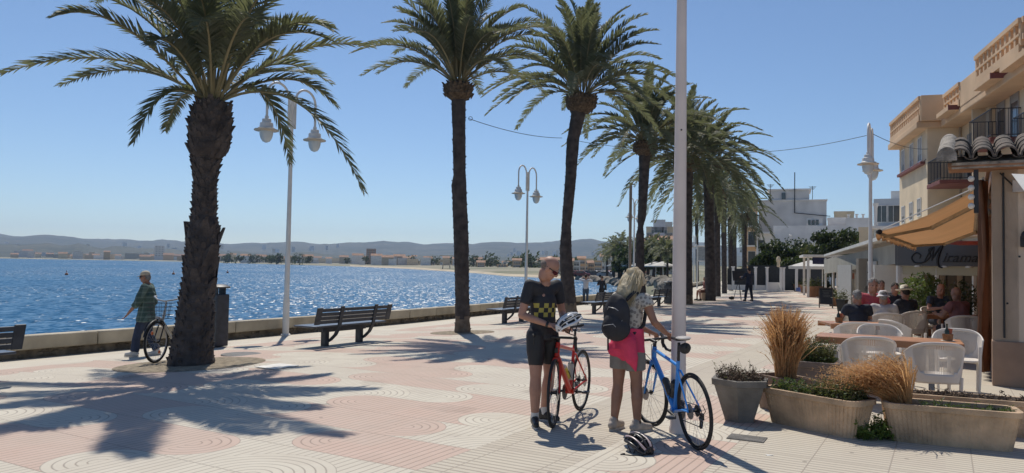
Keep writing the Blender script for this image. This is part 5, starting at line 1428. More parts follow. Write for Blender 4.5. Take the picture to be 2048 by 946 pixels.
def blades(parent, c, rad, n, hmin, hmax, lean, mat_, seed, w=.004, spread=.5, name='grass', plume=False, lod=3):
    rg = random.Random(seed); m = MB(); c = Vector(c); lean = Vector(lean)
    for k in range(n):
        a = rg.uniform(0, 6.28); r_ = rad * math.sqrt(rg.random()); lo_ = rg.random() < .12; b0 = c + Vector((math.cos(a) * r_ * (rad and 1), math.sin(a) * r_, 0))
        h = rg.uniform(hmin, hmax); o = Vector((math.cos(a), math.sin(a), 0)) * spread * h * (r_ / max(rad, .001)) * rg.uniform(.4, 1.2) + lean * h * rg.uniform(.6, 1.25) + Vector((rg.gauss(0, .05), rg.gauss(0, .05), 0)) * h * (4.5 if lo_ else 2.0)
        tipz = h * rg.uniform(.85, 1.0) - o.length * .35
        P = [b0, b0 + o * .18 + Vector((0, 0, tipz * .45)), b0 + o * .55 + Vector((0, 0, tipz * .85)), b0 + o + Vector((0, 0, tipz))]
        sd_ = Vector((rg.gauss(0, 1), rg.gauss(0, 1), 0)).normalized() * w
        ww = [.8, 1.0, (1.9 if plume else .8), .15]
        vs = []
        for p, q in zip(P, ww): vs += [p - sd_ * q, p + sd_ * q]
        m.add(vs, [(0, 1, 3, 2), (2, 3, 5, 4), (4, 5, 7, 6)])
        if plume:
            for j in range(5):
                u = .5 + .5 * j / 5; p = P[2].lerp(P[3], (u - .5) * 2); d = Vector((rg.gauss(0, 1), rg.gauss(0, 1), rg.uniform(.2, 1.5))).normalized() * .035
                e_ = d.orthogonal().normalized() * .004; m.add([p - e_, p + e_, p + d], [(0, 1, 2)])
    return m.build(name, mat_, parent, 0, recalc=False)
def herbs(parent, L, D, z, n, hgt, mat_, seed, ls=.018, x0=0, name='leaves'):
    rg = random.Random(seed); m = MB()
    for k in range(n):
        b0 = Vector((x0 + rg.uniform(-L / 2, L / 2), rg.uniform(-D / 2, D / 2), z)); h = hgt * rg.uniform(.3, 1.2) * (1 + .5 * noise.noise(b0 * 6)); tp = b0 + Vector((rg.gauss(0, .3) * h, rg.gauss(0, .3) * h, h))
        m.tube([b0, b0.lerp(tp, .6) + Vector((rg.gauss(0, .01), 0, 0)), tp], .0016, 3, cap=False)
        for j in range(7):
            q = b0.lerp(tp, rg.uniform(.25, 1)); v = Vector((rg.gauss(0, 1), rg.gauss(0, 1), rg.gauss(0, .6))).normalized() * ls * rg.uniform(.6, 1.4); e_ = v.cross(Vector((rg.gauss(0, 1), rg.gauss(0, 1), rg.gauss(0, 1)))).normalized() * ls * .35; q = q + v
            m.add([q - v, q + e_, q + v, q - e_], [(0, 1, 2, 3)])
    return m.build(name, mat_, parent, 0, recalc=False)
straw = M('dry_grass', (.60, .345, .155), .7, .45, 38, trans=(.78, .46, .2, .35), dirt=(.24, .15, .07))
dead = M('dead_plant', (.17, .115, .075), .9, .4, 20)
# hexagonal planter
hexc = at(1480, 760, 8.15)
def hexpoly(r_, n=6, a0=0): return [(r_ * math.cos(R(a0 + 360 * k / n)), r_ * math.sin(R(a0 + 360 * k / n))) for k in range(n)]
greyc = M('grey_planter', (.20, .185, .165), .9, .25, 4, bump=.5, bscale=40)
t = planter('hexagonal_planter', 'dark grey hexagonal planter with withered flowers beside the blue bicycle', (hexc.x, 8.15, 0), R(8), .60, .60, .45, greyc, ribs=False, taper=.78, poly=hexpoly(.30))
herbs(t, .44, .4, .42, 190, .13, dead, 8, .016, name='withered_flowers'); herbs(t, .4, .36, .4, 30, .2, leaf_olive, 9, .012)
# ribbed troughs
p1, p2 = gnd(1536, 846), gnd(1722, 886)
c_ = (p1 + p2) / 2 + Vector((.13, .2, 0)); ang = math.atan2(p2.y - p1.y, p2.x - p1.x)
t = planter('stone_trough', 'left ribbed stone trough with trailing green herbs', (c_.x, c_.y, 0), ang, 1.08, .44, .37, conc, r_=.12)
herbs(t, .9, .3, .33, 300, .12, leaf_green, 12, .02); herbs(t, .45, .3, .33, 200, .2, leaf_olive, 13, .02, x0=.25); herbs(t, .9, .36, .33, 60, .10, dead, 15, .014, name='dry_stems')
p1, p2 = gnd(1800, 886), gnd(2030, 908)
c_ = (p1 + p2) / 2 + Vector((.05, .2, 0)); ang = math.atan2(p2.y - p1.y, p2.x - p1.x)
t = planter('stone_trough', 'right ribbed stone trough with the leaning tuft of dry grass', (c_.x, c_.y, 0), ang, 1.12, .42, .37, conc, r_=.09)
blades(t, (-.40, .02, .33), .09, 1300, .28, .60, (-.85, .2, 0), straw, 4, .0034, .7, 'dry_grass', plume=True)
herbs(t, .8, .26, .33, 60, .06, leaf_green, 22, .018, x0=.15)
c2 = c_ + Vector((.48, .62, 0))
t = planter('stone_trough', 'rear stone trough with dry stems, partly behind the right trough', (c2.x, c2.y, 0), ang - .02, 1.5, .34, .36, conc, r_=.06)
herbs(t, 1.3, .24, .33, 160, .06, dead, 31, .018, name='dry_stems')
# square dark box planters
boxm = M('box_planter', (.26, .18, .13), .85, .25, 3, bump=.4)
pc = at(1566, 765, 8.75)
t = planter('box_planter', 'small brown box planter holding the tall upright dry grass', (pc.x, 8.75, 0), R(25), .36, .52, .40, boxm, r_=.02, taper=.9, ribs=False)
blades(t, (0, -.04, .34),   .11, 1500, .45, .95, (.02, .0, 0), straw, 5, .0034, .13, 'dry_grass', plume=True)
pc = at(1628, 720, 9.7)
t = planter('box_planter', 'dark box planter with a small green shrub behind the tall dry grass', (pc.x, 9.7, 0), R(-30), .62, .62, .48, M('box_planter_grey', (.20, .16, .14), .85, .25, 3), r_=.02, taper=.92, ribs=False)
herbs(t, .4, .4, .44, 420, .26, leaf_olive, 41, .02); herbs(t, .5, .5, .44, 150, .1, leaf_green, 42, .02)
# weeds between the troughs
p = gnd(1755, 880); t = empty('weeds', (p.x, p.y + .1, 0), 0, 'clump of bright green weeds growing between the two ribbed troughs', 'weeds')
herbs(t, .36, .3, 0, 170, .17, M('weed_green', (.11, .17, .03), .6, .3, 8, trans=(.3, .4, .05, .3)), 55, .024)
for i in range(16): pass
# litter scraps on the ground
p = gnd(1535, 912); m = MB(); m.add([(0, 0, .002), (.06, .01, .006), (.05, .04, .002), (-.01, .03, .008)], [(0, 1, 2, 3)]); o = m.build('paper_scrap', M('paper', (.8, .78, .74), .8), None, 0, loc=p); tag(o, 'small white paper scrap lying on the paving near the iron cover', 'litter')
# ============================================================ PEOPLE
class Blob(MB):
    """volumes merged into one continuous skin by a voxel remesh"""
    def limb(s, pts, rs, flat=1.0, seg=14, ends=True):
        pts = [Vector(p) for p in pts]
        for i in range(len(pts) - 1):
            a, b_, ra, rb = pts[i], pts[i + 1], rs[i], rs[i + 1]
            d = b_ - a; L = d.length
            if L < 1e-5: continue
            d.normalize(); u = Vector((0, 1, 0)); 
            if abs(d.dot(u)) > .9: u = Vector((1, 0, 0))
            x = u.cross(d).normalized(); y = d.cross(x)
            vs = []
            for p, r_ in ((a, ra), (b_, rb)):
                for k in range(seg):
                    an = 2 * math.pi * k / seg; vs.append(p + x * (math.cos(an) * r_) + y * (math.sin(an) * r_ * flat))
            fs = [(k, (k + 1) % seg, seg + (k + 1) % seg, seg + k) for k in range(seg)] + [tuple(range(seg))[::-1], tuple(range(seg, 2 * seg))]
            s.add(vs, fs)
        for i, (p, r_) in enumerate(zip(pts, rs)):
            if (not ends) and i in (0, len(pts) - 1): continue
            if ends == 'start' and i == len(pts) - 1: continue
            d = (pts[min(i + 1, len(pts) - 1)] - pts[max(i - 1, 0)]).normalized(); u = Vector((0, 1, 0))
            if abs(d.dot(u)) > .9: u = Vector((1, 0, 0))
            x = u.cross(d).normalized(); y = d.cross(x)
            s.ball(p, (r_, r_ * flat, r_), 12, 8, Matrix((x, y, d)).transposed())
        return s
    def skin(s, name, mat_, parent, vox=.008, smooth=4, wr=0.0, wsc=14, cut=None):
        me = bpy.data.meshes.new(name); me.from_pydata(s.v, [], s.f)
        bm = bmesh.new(); bm.from_mesh(me); bmesh.ops.recalc_face_normals(bm, faces=bm.faces); bm.to_mesh(me); bm.free()
        o = bpy.data.objects.new('tmp', me); COL.objects.link(o)
        r_ = o.modifiers.new('r', 'REMESH'); r_.mode = 'VOXEL'; r_.voxel_size = vox; r_.adaptivity = 0
        if smooth: q = o.modifiers.new('s', 'SMOOTH'); q.iterations = smooth; q.factor = .5
        dg = bpy.context.evaluated_depsgraph_get(); dg.update()
        nm = bpy.data.meshes.new_from_object(o.evaluated_get(dg)); bpy.data.objects.remove(o); nm.name = name
        if wr:
            nv = len(nm.vertices); co = np.empty(nv * 3); nm.vertices.foreach_get('co', co); co = co.reshape(-1, 3)
            no = np.empty(nv * 3); nm.vertex_normals.foreach_get('vector', no); no = no.reshape(-1, 3)
            w_ = np.array([noise.noise(Vector((c[0] * wsc, c[1] * wsc, c[2] * wsc * .6))) + .5 * noise.noise(Vector((c[0] * wsc * 2.3, c[1] * wsc * 2.3, c[2] * wsc * 1.2 + 5))) for c in co])
            co += no * (w_ * wr)[:, None]; nm.vertices.foreach_set('co', co.ravel()); nm.update()
        if cut:
            bm = bmesh.new(); bm.from_mesh(nm)
            for (c, n_) in cut: bmesh.ops.bisect_plane(bm, geom=bm.verts[:] + bm.edges[:] + bm.faces[:], plane_co=c, plane_no=n_, clear_outer=True)
            bm.to_mesh(nm); bm.free()
        nm.materials.clear(); nm.materials.append(mat_); nm.polygons.foreach_set('use_smooth', [True] * len(nm.polygons))
        o = bpy.data.objects.new(name, nm); COL.objects.link(o); o.parent = parent
        return o
def V(*a): return Vector(a)
def head_into(b, c, yaw, pitch, s=1.0, hair=False):
    """c = centre of the skull; returns matrix of head frame (x right, y forward, z up)"""
    rot = (Matrix.Rotation(yaw, 3, 'Z') @ Matrix.Rotation(pitch, 3, 'X'))
    P = lambda x, y, z: Vector(c) + rot @ Vector((x, y, z)) * s
    E = lambda p, r_, sg=14, rg_=10: b.ball(P(*p), tuple(k * s for k in r_), sg, rg_, rot)
    E((0, -.012, .03), (.074, .094, .082), 20, 14); E((0, .01, -.02), (.066, .078, .085)); E((0, .045, -.062), (.045, .040, .045)); E((0, .068, -.088), (.024, .02, .018))
    E((0, .082, .012), (.052, .012, .012)); E((0, .095, -.02), (.012, .020, .022)); E((0, .102, -.034), (.015, .013, .010)); E((0, .082, -.062), (.024, .012, .007)); E((0, .080, -.072), (.021, .011, .006))
    for sx in (-1, 1): E((sx * .073, -.005, -.012), (.010, .022, .032)); E((sx * .04, .062, -.03), (.022, .02, .02)); b.limb([P(sx * .03, -.02, -.07), P(sx * .03, .0, -.11)], [.05 * s, .05 * s])
    return rot, P
def hand_into(b, w, d, n_, s=1.0, curl=.5, thumb=1):
    """w wrist, d direction of the hand, n_ palm normal (fingers curl toward it), thumb side sign"""
    d = Vector(d).normalized(); n_ = Vector(n_); n_ = (n_ - d * n_.dot(d)).normalized(); sd_ = d.cross(n_) * thumb
    w = Vector(w); 
    for k in (-1, 0, 1): b.limb([w + d * .005 * s, w + d * .085 * s + sd_ * .024 * k * s], [.023 * s, .0165 * s], .8)
    for k, ln in ((1.4, .070), (.5, .080), (-.45, .074), (-1.35, .058)):
        p = w + d * .088 * s + sd_ * k * .0195 * s; a = curl * .55; pts = [p]; dd = d
        for q in (.45, .32, .25):
            dd = (d * math.cos(a) + n_ * math.sin(a)); p = p + dd * ln * q * s; pts.append(p); a += curl
        b.limb(pts, [.0105 * s, .0098 * s, .0088 * s, .0075 * s])
    p = w + d * .03 * s + sd_ * .026 * s; q = p + (sd_ * .75 + d * .65 + n_ * .2).normalized() * .042 * s; r_ = q + (d * .8 + sd_ * .2 + n_ * .35 * (1 + curl)).normalized() * .032 * s
    b.limb([p, q, r_], [.0135 * s, .0115 * s, .009 * s])
def shoe(parent, a, yaw, mat_, sole, s=1.0, toe=0.0, z0=None):
    """a = ankle point"""
    a = Vector(a); rot = Matrix.Rotation(yaw, 3, 'Z') @ Matrix.Rotation(toe, 3, 'X'); z = -a.z if z0 is None else z0 - a.z
    P = lambda x, y, zz: a + rot @ Vector((x, y, 0)) * s + Vector((0, 0, zz)) 
    b = Blob(); b.limb([P(0, -.05, z + .055), P(0, .06, z + .048), P(0, .155, z + .04)], [.042 * s, .045 * s, .036 * s], .85); b.limb([P(0, -.02, z + .05), P(0, -.015, z + .10)], [.045 * s, .043 * s]); b.limb([P(0, .03, z + .07), P(0, .08, z + .055)], [.04 * s, .036 * s])
    o = b.skin('shoe', mat_, parent, .009, 3)
    q = MB(); pl = [(.036 * math.sin(t) * s * (1.0 if math.cos(t) > 0 else .85), (.055 + .142 * math.cos(t)) * s) for t in [2 * math.pi * k / 20 for k in range(20)]]
    q.prism(pl, 0, .022, lambda v: a + rot @ Vector((v.x, v.y, 0)) + Vector((0, 0, z + v.z))); q.build('sole', sole, o, 40)
    return o
def std_pose(H=1.72):
    s = H / 1.75
    J = dict(pel=V(0, 0, .93), ch=V(0, .0, 1.25), nk=V(0, -.01, 1.47), hd=V(0, .015, 1.635), shL=V(-.185, 0, 1.405), shR=V(.185, 0, 1.405), hpL=V(-.09, 0, .90), hpR=V(.09, 0, .90),
             knL=V(-.10, .01, .49), knR=V(.10, .01, .49), anL=V(-.10, -.02, .085), anR=V(.10, -.02, .085), elL=V(-.23, -.03, 1.12), elR=V(.23, -.03, 1.12), wrL=V(-.23, .05, .88), wrR=V(.23, .05, .88))
    return {k: v * s for k, v in J.items()}, s
def body(parent, J, s, mat_, hd=(0, 0), hands=None, vox=.0075, bulk=1.0, footless=False, fem=False):
    b = Blob(); k = s * bulk
    pel, ch, nk = J['pel'], J['ch'], J['nk']
    b.ball(pel, (.155 * k, .105 * k, .11 * k)); b.limb([pel, (pel + ch) / 2, ch], [.13 * k, (.12 if fem else .13) * k, .145 * k], .72)
    b.limb([J['shL'], ch + V(0, 0, .08 * s), J['shR']], [.055 * s, .09 * k, .055 * s], .95); b.limb([ch, nk - V(0, 0, .05 * s)], [.13 * k, .07 * s], .75)
    b.limb([nk - V(0, 0, .04 * s), nk, J['hd'] - V(0, 0, .05 * s)], [.062 * s, .053 * s, .052 * s])
    for q in 'LR':
        b.limb([J['sh' + q], J['sh' + q].lerp(J['el' + q], .35), J['el' + q]], [.052 * s, .048 * k, .037 * s]); b.limb([J['el' + q], J['el' + q].lerp(J['wr' + q], .3), J['wr' + q]], [.038 * s, .039 * s, .026 * s])
        b.limb([J['hp' + q], J['hp' + q].lerp(J['kn' + q], .35), J['kn' + q]], [.09 * k, .084 * k, .057 * s]); b.limb([J['kn' + q], J['kn' + q].lerp(J['an' + q], .3), J['an' + q]], [.056 * s, .063 * s, .036 * s])
        if hands and hands.get(q): d, n_, c_, th = hands[q]; hand_into(b, J['wr' + q], d, n_, s, c_, th)
        else: hand_into(b, J['wr' + q], J['wr' + q] - J['el' + q], V(0, 1, 0), s, .4, 1)
    rot, P = head_into(b, J['hd'], *hd, s=s)
    o = b.skin('body', mat_, parent, vox, 3)
    return o, rot, P
def torso_cloth(name, parent, J, s, mat_, sleeve=.5, hem=.06, grow=.016, bulk=1.0, vox=.009, wr=.006, both=True, neck=True, sr=.0, flare=0):
    b = Blob(); k = s * bulk; g = grow; pel, ch, nk = J['pel'], J['ch'], J['nk']
    lo = pel + V(0, 0, -hem) if True else pel
    b.limb([lo, pel + V(0, 0, .04), (pel + ch) / 2, ch], [(.155 + flare) * k + g, .145 * k + g, .135 * k + g, .150 * k + g], .74, ends='x' if False else False, seg=20)
    b.ball((pel + ch) / 2, (.13 * k + g, .10 * k + g, .12)); b.ball(ch, (.148 * k + g, .112 * k + g, .13))
    b.limb([J['shL'], ch + V(0, 0, .08 * s), J['shR']], [.060 * s + g, .095 * k + g, .060 * s + g], .95); b.limb([ch, nk - V(0, 0, .04 * s)], [.13 * k + g, .068 * s + g], .78, ends='start')
    for q in 'LR':
        if sleeve > 0:
            S, E, Wr = J['sh' + q], J['el' + q], J['wr' + q]
            if sleeve <= 1: b.limb([S, S.lerp(E, sleeve)], [.058 * s + g, .052 * k + g + sr], ends='start')
            else: b.limb([S, E, E.lerp(Wr, sleeve - 1)], [.056 * s + g, .044 * s + g, .034 * s + g], ends='start')
    return b.skin(name, mat_, parent, vox, 3, wr, 11)
def leg_cloth(name, parent, J, s, mat_, length=.6, grow=.014, bulk=1.0, vox=.009, wr=.005, top=.08, loose=0):
    b = Blob(); k = s * bulk; g = grow; pel = J['pel']
    b.limb([pel + V(0, 0, top), pel - V(0, 0, .02)], [.14 * k + g, .15 * k + g], .74, ends=False, seg=20); b.ball(pel, (.158 * k + g, .11 * k + g, .10)); b.ball(pel - V(0, 0, .05), (.13 * k + g, .10 * k + g, .07))
    for q in 'LR':
        h, kn, an = J['hp' + q], J['kn' + q], J['an' + q]
        if length <= 1: e = h.lerp(kn, length); b.limb([h, h.lerp(e, .5), e], [.094 * k + g, .088 * k + g + loose * .5, (.088 - .030 * length) * k + g + loose], ends='start')
        else: b.limb([h, h.lerp(kn, .4), kn, kn.lerp(an, .4), kn.lerp(an, length - 1)], [.094 * k + g, .084 * k + g, .058 * s + g, .058 * s + g, .042 * s + g + loose], ends='start')
    return b.skin(name, mat_, parent, vox, 3, wr, 9)
hair_grey = M('hair_grey', (.30, .285, .27), .8, .3, 40, bump=.8, bscale=120)
hair_dark = M('hair_dark', (.035, .027, .022), .7, .3, 40, bump=.8, bscale=120)
hair_blond = M('hair_blond', (.86, .74, .52), .55, .2, 30, bump=.6, bscale=140, trans=(.9, .8, .58, .38))
navy = M('cloth_navy', (.022, .026, .04), .85, .2, 8)
def hair_cap(parent, P, rot, s, mat_, back=.0, crown=True, vol=.0, name='hair', low=0):
    b = Blob(); E = lambda p, r_: b.ball(P(*p), tuple(k * s for k in r_), 16, 12, rot)
    E((0, -.022, .045), (.080 + vol, .094 + vol, .080 + vol)); E((0, -.052, -.002), (.076 + vol, .066 + vol, .078 + vol))
    if low: E((0, -.06, -.05 - low * .5), (.07 + vol, .05 + vol, .06 + low))
    return b.skin(name, mat_, parent, .008, 2, .010 + vol * .3, 38)
def eyes(parent, P, rot, s):
    m = MB()
    for sx in (-1, 1): m.ball(P(sx * .030, .0765, -.004), .0105 * s, 10, 7)
    m.build('eyes', M('eye_dark', (.05, .04, .035), .2), parent)
def shades(parent, P, rot, s, mat_=None):
    m = MB()
    for sx in (-1, 1):
        pts = [P(sx * x, y, z) for x, y, z in ((.004, .100, .004), (.02, .101, .012), (.05, .088, .013), (.068, .062, .010), (.066, .062, -.012), (.045, .090, -.024), (.018, .101, -.018))]
        n = len(pts); m.add(pts + [p + rot @ Vector((0, -.004, 0)) for p in pts], [tuple(range(n)), tuple(range(n, 2 * n))[::-1]] + [(i, n + i, n + (i + 1) % n, (i + 1) % n) for i in range(n)])
        m.bar(P(sx * .068, .062, .004), P(sx * .078, -.02, .004), .005, .009)
    return m.build('sunglasses', M('lens_black', (.01, .01, .012), .15), parent)
def person(loc, face, label):
    return empty('person', loc, math.atan2(face[1], face[0]) - math.pi / 2, label, 'person')

# ---------------------------------------------------------------- bicycles
def wheel(parent, c, r_, steer=0, tyre=.014, spokes=24, disc=True, name='wheel', rim_m=None, cass=False):
    c = Vector(c); rot = Matrix.Rotation(steer, 3, 'Z'); ring = lambda rr, y=0, n=48: [c + rot @ Vector((math.cos(2 * math.pi * k / n) * rr, y, math.sin(2 * math.pi * k / n) * rr)) for k in range(n)]
    m = MB(); m.tube(ring(r_ - tyre), tyre, 8, closed=True); w_ = m.build(name, rubber, parent, 60)
    m = MB(); m.tube(ring(r_ - tyre * 2.2 - .008), .011, 6, closed=True); m.build('rim', rim_m or black, w_, 60)
    m = MB()
    for k in range(spokes):
        a = 2 * math.pi * k / spokes; a2 = a + (.28 if k % 2 else -.28); y = .03 * (1 if k % 4 < 2 else -1)
        m.tube([c + rot @ Vector((math.cos(a2) * .022, y, math.sin(a2) * .022)), c + rot @ Vector((math.cos(a) * (r_ - tyre * 2.5), 0, math.sin(a) * (r_ - tyre * 2.5)))], .0014, 4, cap=False)
    m.build('spokes', steel, w_, 60)
    m = MB(); Y = rot @ Vector((0, 1, 0)); m.tube([c - Y * .05, c + Y * .05], .012, 8); m.tube([c - Y * .035, c - Y * .02], .024, 10); m.tube([c + Y * .02, c + Y * .035], .024, 10); m.build('hub', black, w_)
    if disc: m = MB(); m.tube([c + Y * .042, c + Y * .0445], .07, 20); m.build('brake_disc', M('disc_steel', (.25, .25, .26), .35, .1, 30, metal=.8), w_)
    if cass:
        m = MB()
        for k in range(6): m.tube([c - Y * (.024 + .004 * k), c - Y * (.026 + .004 * k)], .052 - .005 * k, 22)
        m.build('cassette', black, w_)
    return w_
def road_bike(t, fm, steer=0.0, accent=None):
    """local x forward, z up, chain side is -y"""
    r_ = .343; rear = V(-.58, 0, r_); front = V(.415, 0, r_); bb = V(-.17, 0, .275); st = V(-.30, 0, .76); hl = V(.285, 0, .70); hu = V(.245, 0, .835)
    m = MB(); m.tube([bb, st], [.022, .017], 10); m.tube([bb, hl - V(0, 0, -.02)], [.030, .026], 12); m.tube([st - V(-.01, 0, .05), hu - V(0, 0, .035)], [.016, .019], 10); m.tube([hl, hu], [.026, .023], 12); m.tube([bb - V(0, .045, 0), bb + V(0, .045, 0)], .026, 12)
    for sy in (-1, 1):
        m.tube([bb + V(-.03, sy * .02, 0), rear + V(.12, sy * .055, -.01), rear + V(0, sy * .062, 0)], [.014, .011, .010], 8); m.tube([st - V(.03 * 0, 0, .09) + V(0, sy * .015, 0), rear + V(.03, sy * .055, .05), rear + V(0, sy * .062, 0)], [.010, .008, .008], 8)
    m.build('frame', fm, t, 60)
    R_ = Matrix.Rotation(steer, 3, 'Z'); S = lambda v: hl + R_ @ (v - hl)
    m = MB()
    for sy in (-1, 1): m.tube([S(hl + V(.005, sy * .028, -.03)), S(hl + V(.03, sy * .048, -.12)), S(front + V(0, sy * .052, 0))], [.014, .015, .009], 8)
    m.ball(S(hl + V(.004, 0, -.03)), (.03, .042, .03), 10, 7); m.build('fork', fm, t, 60)
    wheel(t, rear, r_, cass=True, name='wheel'); wheel(t, S(front), r_, steer=steer, name='wheel')
    m = MB(); top = hu + V(-.012, 0, .04); m.tube([hu, top], .018, 10); e = top + V(.09, 0, .02); m.tube([S(top), S(e)], .017, 10); m.build('stem', black, t, 50)
    m = MB(); m.tube([S(e + V(0, -.20, 0)), S(e), S(e + V(0, .20, 0))], .013, 8)
    for sy in (-1, 1):
        P = [e + V(0, sy * .20, 0), e + V(.05, sy * .21, 0), e + V(.095, sy * .21, -.02), e + V(.10, sy * .212, -.07), e + V(.05, sy * .214, -.12), e + V(-.02, sy * .215, -.13)]
        m.tube([S(p) for p in P], .0155, 8)
    hb = m.build('handlebar', black, t, 60)
    for sy in (-1, 1):
        m = MB(); m.tube([S(e + V(.085, sy * .21, -.01)), S(e + V(.13, sy * .21, .035))], [.018, .014], 8); m.tube([S(e + V(.12, sy * .21, .0)), S(e + V(.125, sy * .21, -.06)), S(e + V(.10, sy * .21, -.11))], .007, 6); m.build('brake_lever', black, hb, 60)
    m = MB(); sp = st + V(-.035, 0, .17); m.tube([st, sp], .0145, 8); m.build('seatpost', black, t, 60)
    b = Blob(); b.limb([sp + V(-.10, 0, .035), sp + V(-.02, 0, .03), sp + V(.15, 0, .028)], [.062, .045, .019], .35) if False else None
    m = MB(); pl = [(-.13, .0), (-.125, .05), (-.09, .072), (-.04, .055), (.02, .028), (.14, .019), (.155, 0), (.14, -.019), (.02, -.028), (-.04, -.055), (-.09, -.072), (-.125, -.05)]
    m.prism(pl, .02, .048, lambda v: sp + Vector((v.x, v.y, v.z + .012 * (v.x < -.08)))); m.build('saddle', black, t, 40, bevel=.010)
    m = MB(); m.tube([bb + V(0, -.055, 0), bb + V(0, -.059, 0)], .093, 30); m.tube([bb + V(0, -.062, 0), bb + V(0, -.065, 0)], .068, 26)
    m.build('chainring', M('chainring', (.05, .05, .055), .4, .2, 30), t)
    ca = R(8)
    for sy, sg in ((-1, 1), (1, -1)):
        d = V(math.cos(ca), 0, math.sin(ca)) * (.172 * sg); m = MB(); m.tube([bb + V(0, sy * .07, 0), bb + d + V(0, sy * .08, 0)], [.016, .011], 8); c_ = m.build('crank', black, t, 60)
        m = MB(); q = bb + d + V(0, sy * .125, 0); m.box(q, (.09, .07, .022)); m.tube([bb + d + V(0, sy * .08, 0), q], .007, 6); m.build('pedal', dark_metal, c_, 0, bevel=.006)
    m = MB(); y = -.05
    ch = [bb + V(-.01, y, .092), rear + V(.0, y, .042), rear + V(-.04, y, .0), rear + V(-.01, y, -.05), rear + V(-.03, y, -.13), rear + V(.01, y, -.15), bb + V(-.01, y, -.092)]
    m.tube(ch, .0045, 5); m.build('chain', M('chain_dark', (.06, .055, .05), .5), t)
    m = MB(); m.box(rear + V(-.01, y - .015, -.055), (.035, .03, .06)); m.bar(rear + V(-.01, y - .01, -.06), rear + V(.0, y - .01, -.145), .012, .03); m.tube([rear + V(-.02, y - .012, -.05), rear + V(-.10, y - .01, .01), rear + V(-.07, y, .06)], .004, 5)
    for zz in (-.07, -.14): m.tube([rear + V(-.01, y - .006, zz), rear + V(-.01, y + .006, zz)], .022, 12)
    m.build('derailleur', black, t, 30)
    return dict(sp=sp, e=S(e), bb=bb, st=st, hu=hu, hl=hl, rear=rear)
def bottle(t, a, b_, mat_, capm, name='bottle'):
    a, b_ = Vector(a), Vector(b_); d = (b_ - a).normalized(); m = MB(); L = (b_ - a).length
    m.tube([a, a + d * .01, a + d * L * .55, a + d * L * .6, a + d * L * .66, a + d * L * .84], [.030, .036, .036, .031, .036, .034], 14); o = m.build(name, mat_, t, 60)
    m = MB(); m.tube([a + d * L * .84, a + d * L * .92, a + d * L], [.036, .026, .010], 12); m.build('bottle_cap', capm, o, 60)
    n_ = V(0, .04, 0); m = MB(); m.tube([a - d * .01 + n_, a + d * L * .5 + n_, a + d * L * .6], .004, 5); m.tube([a - d * .01 - n_, a + d * L * .5 - n_, a + d * L * .6], .004, 5); m.build('bottle_cage', black, t, 60)
red_f = M('frame_red', (.52, .035, .02), .28, .08, 3); blue_f = M('frame_blue', (.05, .28, .75), .28, .08, 3)
# red bike: front wheel nearest the camera
fr, rr_ = gnd(1103, 855), gnd(1160, 822)
dr = (fr - rr_); dr.z = 0; dr.normalize()
fr.z = 0; org = fr - dr * .415
tb = empty('road_bicycle', org, math.atan2(dr.y, dr.x), 'red road bicycle seen from its front wheel, with yellow and white bottles', 'bicycle')
G = road_bike(tb, red_f, steer=R(9))
bottle(tb, G['bb'].lerp(G['hl'], .28) + V(-.035, 0, .045), G['bb'].lerp(G['hl'], .62) + V(-.02, 0, .055), M('bottle_yellow', (.55, .42, .03), .4, .1), M('cap_white', (.6, .6, .58), .5))
bottle(tb, G['bb'].lerp(G['st'], .22) + V(.05, 0, .02), G['bb'].lerp(G['st'], .62) + V(.05, 0, .02), M('bottle_clear', (.42, .43, .42), .3, .1), black)
m = MB(); m.box(G['hl'] + V(.02, 0, .06), (.03, .03, .05)); m.build('head_badge', black, tb, 0, bevel=.004)
m = MB(); m.box(G['sp'] + V(-.13, 0, -.02), (.02, .03, .04)); m.build('rear_light', M('reflector_white', (.7, .7, .68), .3), tb, 0)
# blue bike leaning on the pole
fr, rr_ = gnd(1307, 853), gnd(1393, 899)
dr = (fr - rr_); dr.z = 0; dr.normalize()
rr_.z = 0; org = rr_ + dr * .58
tb = empty('road_bicycle', org, math.atan2(dr.y, dr.x), 'blue road bicycle leaning against the tall white pole, rear wheel nearest', 'bicycle')
tb.rotation_euler = (R(-4), 0, math.atan2(dr.y, dr.x)); tb.rotation_mode = 'XYZ'
G = road_bike(tb, blue_f, steer=R(10))
bottle(tb, G['bb'].lerp(G['hl'], .22) + V(-.03, 0, .045), G['bb'].lerp(G['hl'], .52) + V(-.02, 0, .055), M('bottle_smoke', (.05, .05, .05), .3), black)
bottle(tb, G['bb'].lerp(G['st'], .20) + V(.05, 0, .02), G['bb'].lerp(G['st'], .56) + V(.05, 0, .02), M('bottle_smoke', (.05, .05, .05), .3), black)
b = Blob(); sp = G['sp']; b.limb([sp + V(-.14, 0, -.03), sp + V(-.05, 0, -.045)], [.048, .036], 1.0); b.ball(sp + V(-.12, 0, -.045), (.06, .05, .045)); b.skin('saddle_bag', M('bag_black', (.03, .03, .032), .7, .3, 20), tb, .008, 2)
m = MB(); m.ball(sp + V(-.10, 0, .055), (.085, .068, .018), 14, 8); m.build('saddle_cover', M('cover_grey', (.45, .42, .40), .6), tb)
m = MB(); m.tube([sp + V(-.19, 0, -.02), sp + V(-.205, 0, -.02)], .018, 10); m.build('rear_light', black, tb)
m = MB(); hu = G['hu']; e = G['e']; m.tube([e + V(0, .12, 0), e + V(.12, .08, -.08), hu + V(.09, 0, -.16), hu + V(.05, 0, -.25)], .0035, 5); m.tube([e + V(0, -.12, 0), e + V(.13, -.06, -.07), hu + V(.10, 0, -.18), G['hl'] + V(.0, .02, -.1)], .0035, 5); m.build('brake_cable', black, tb, 60)
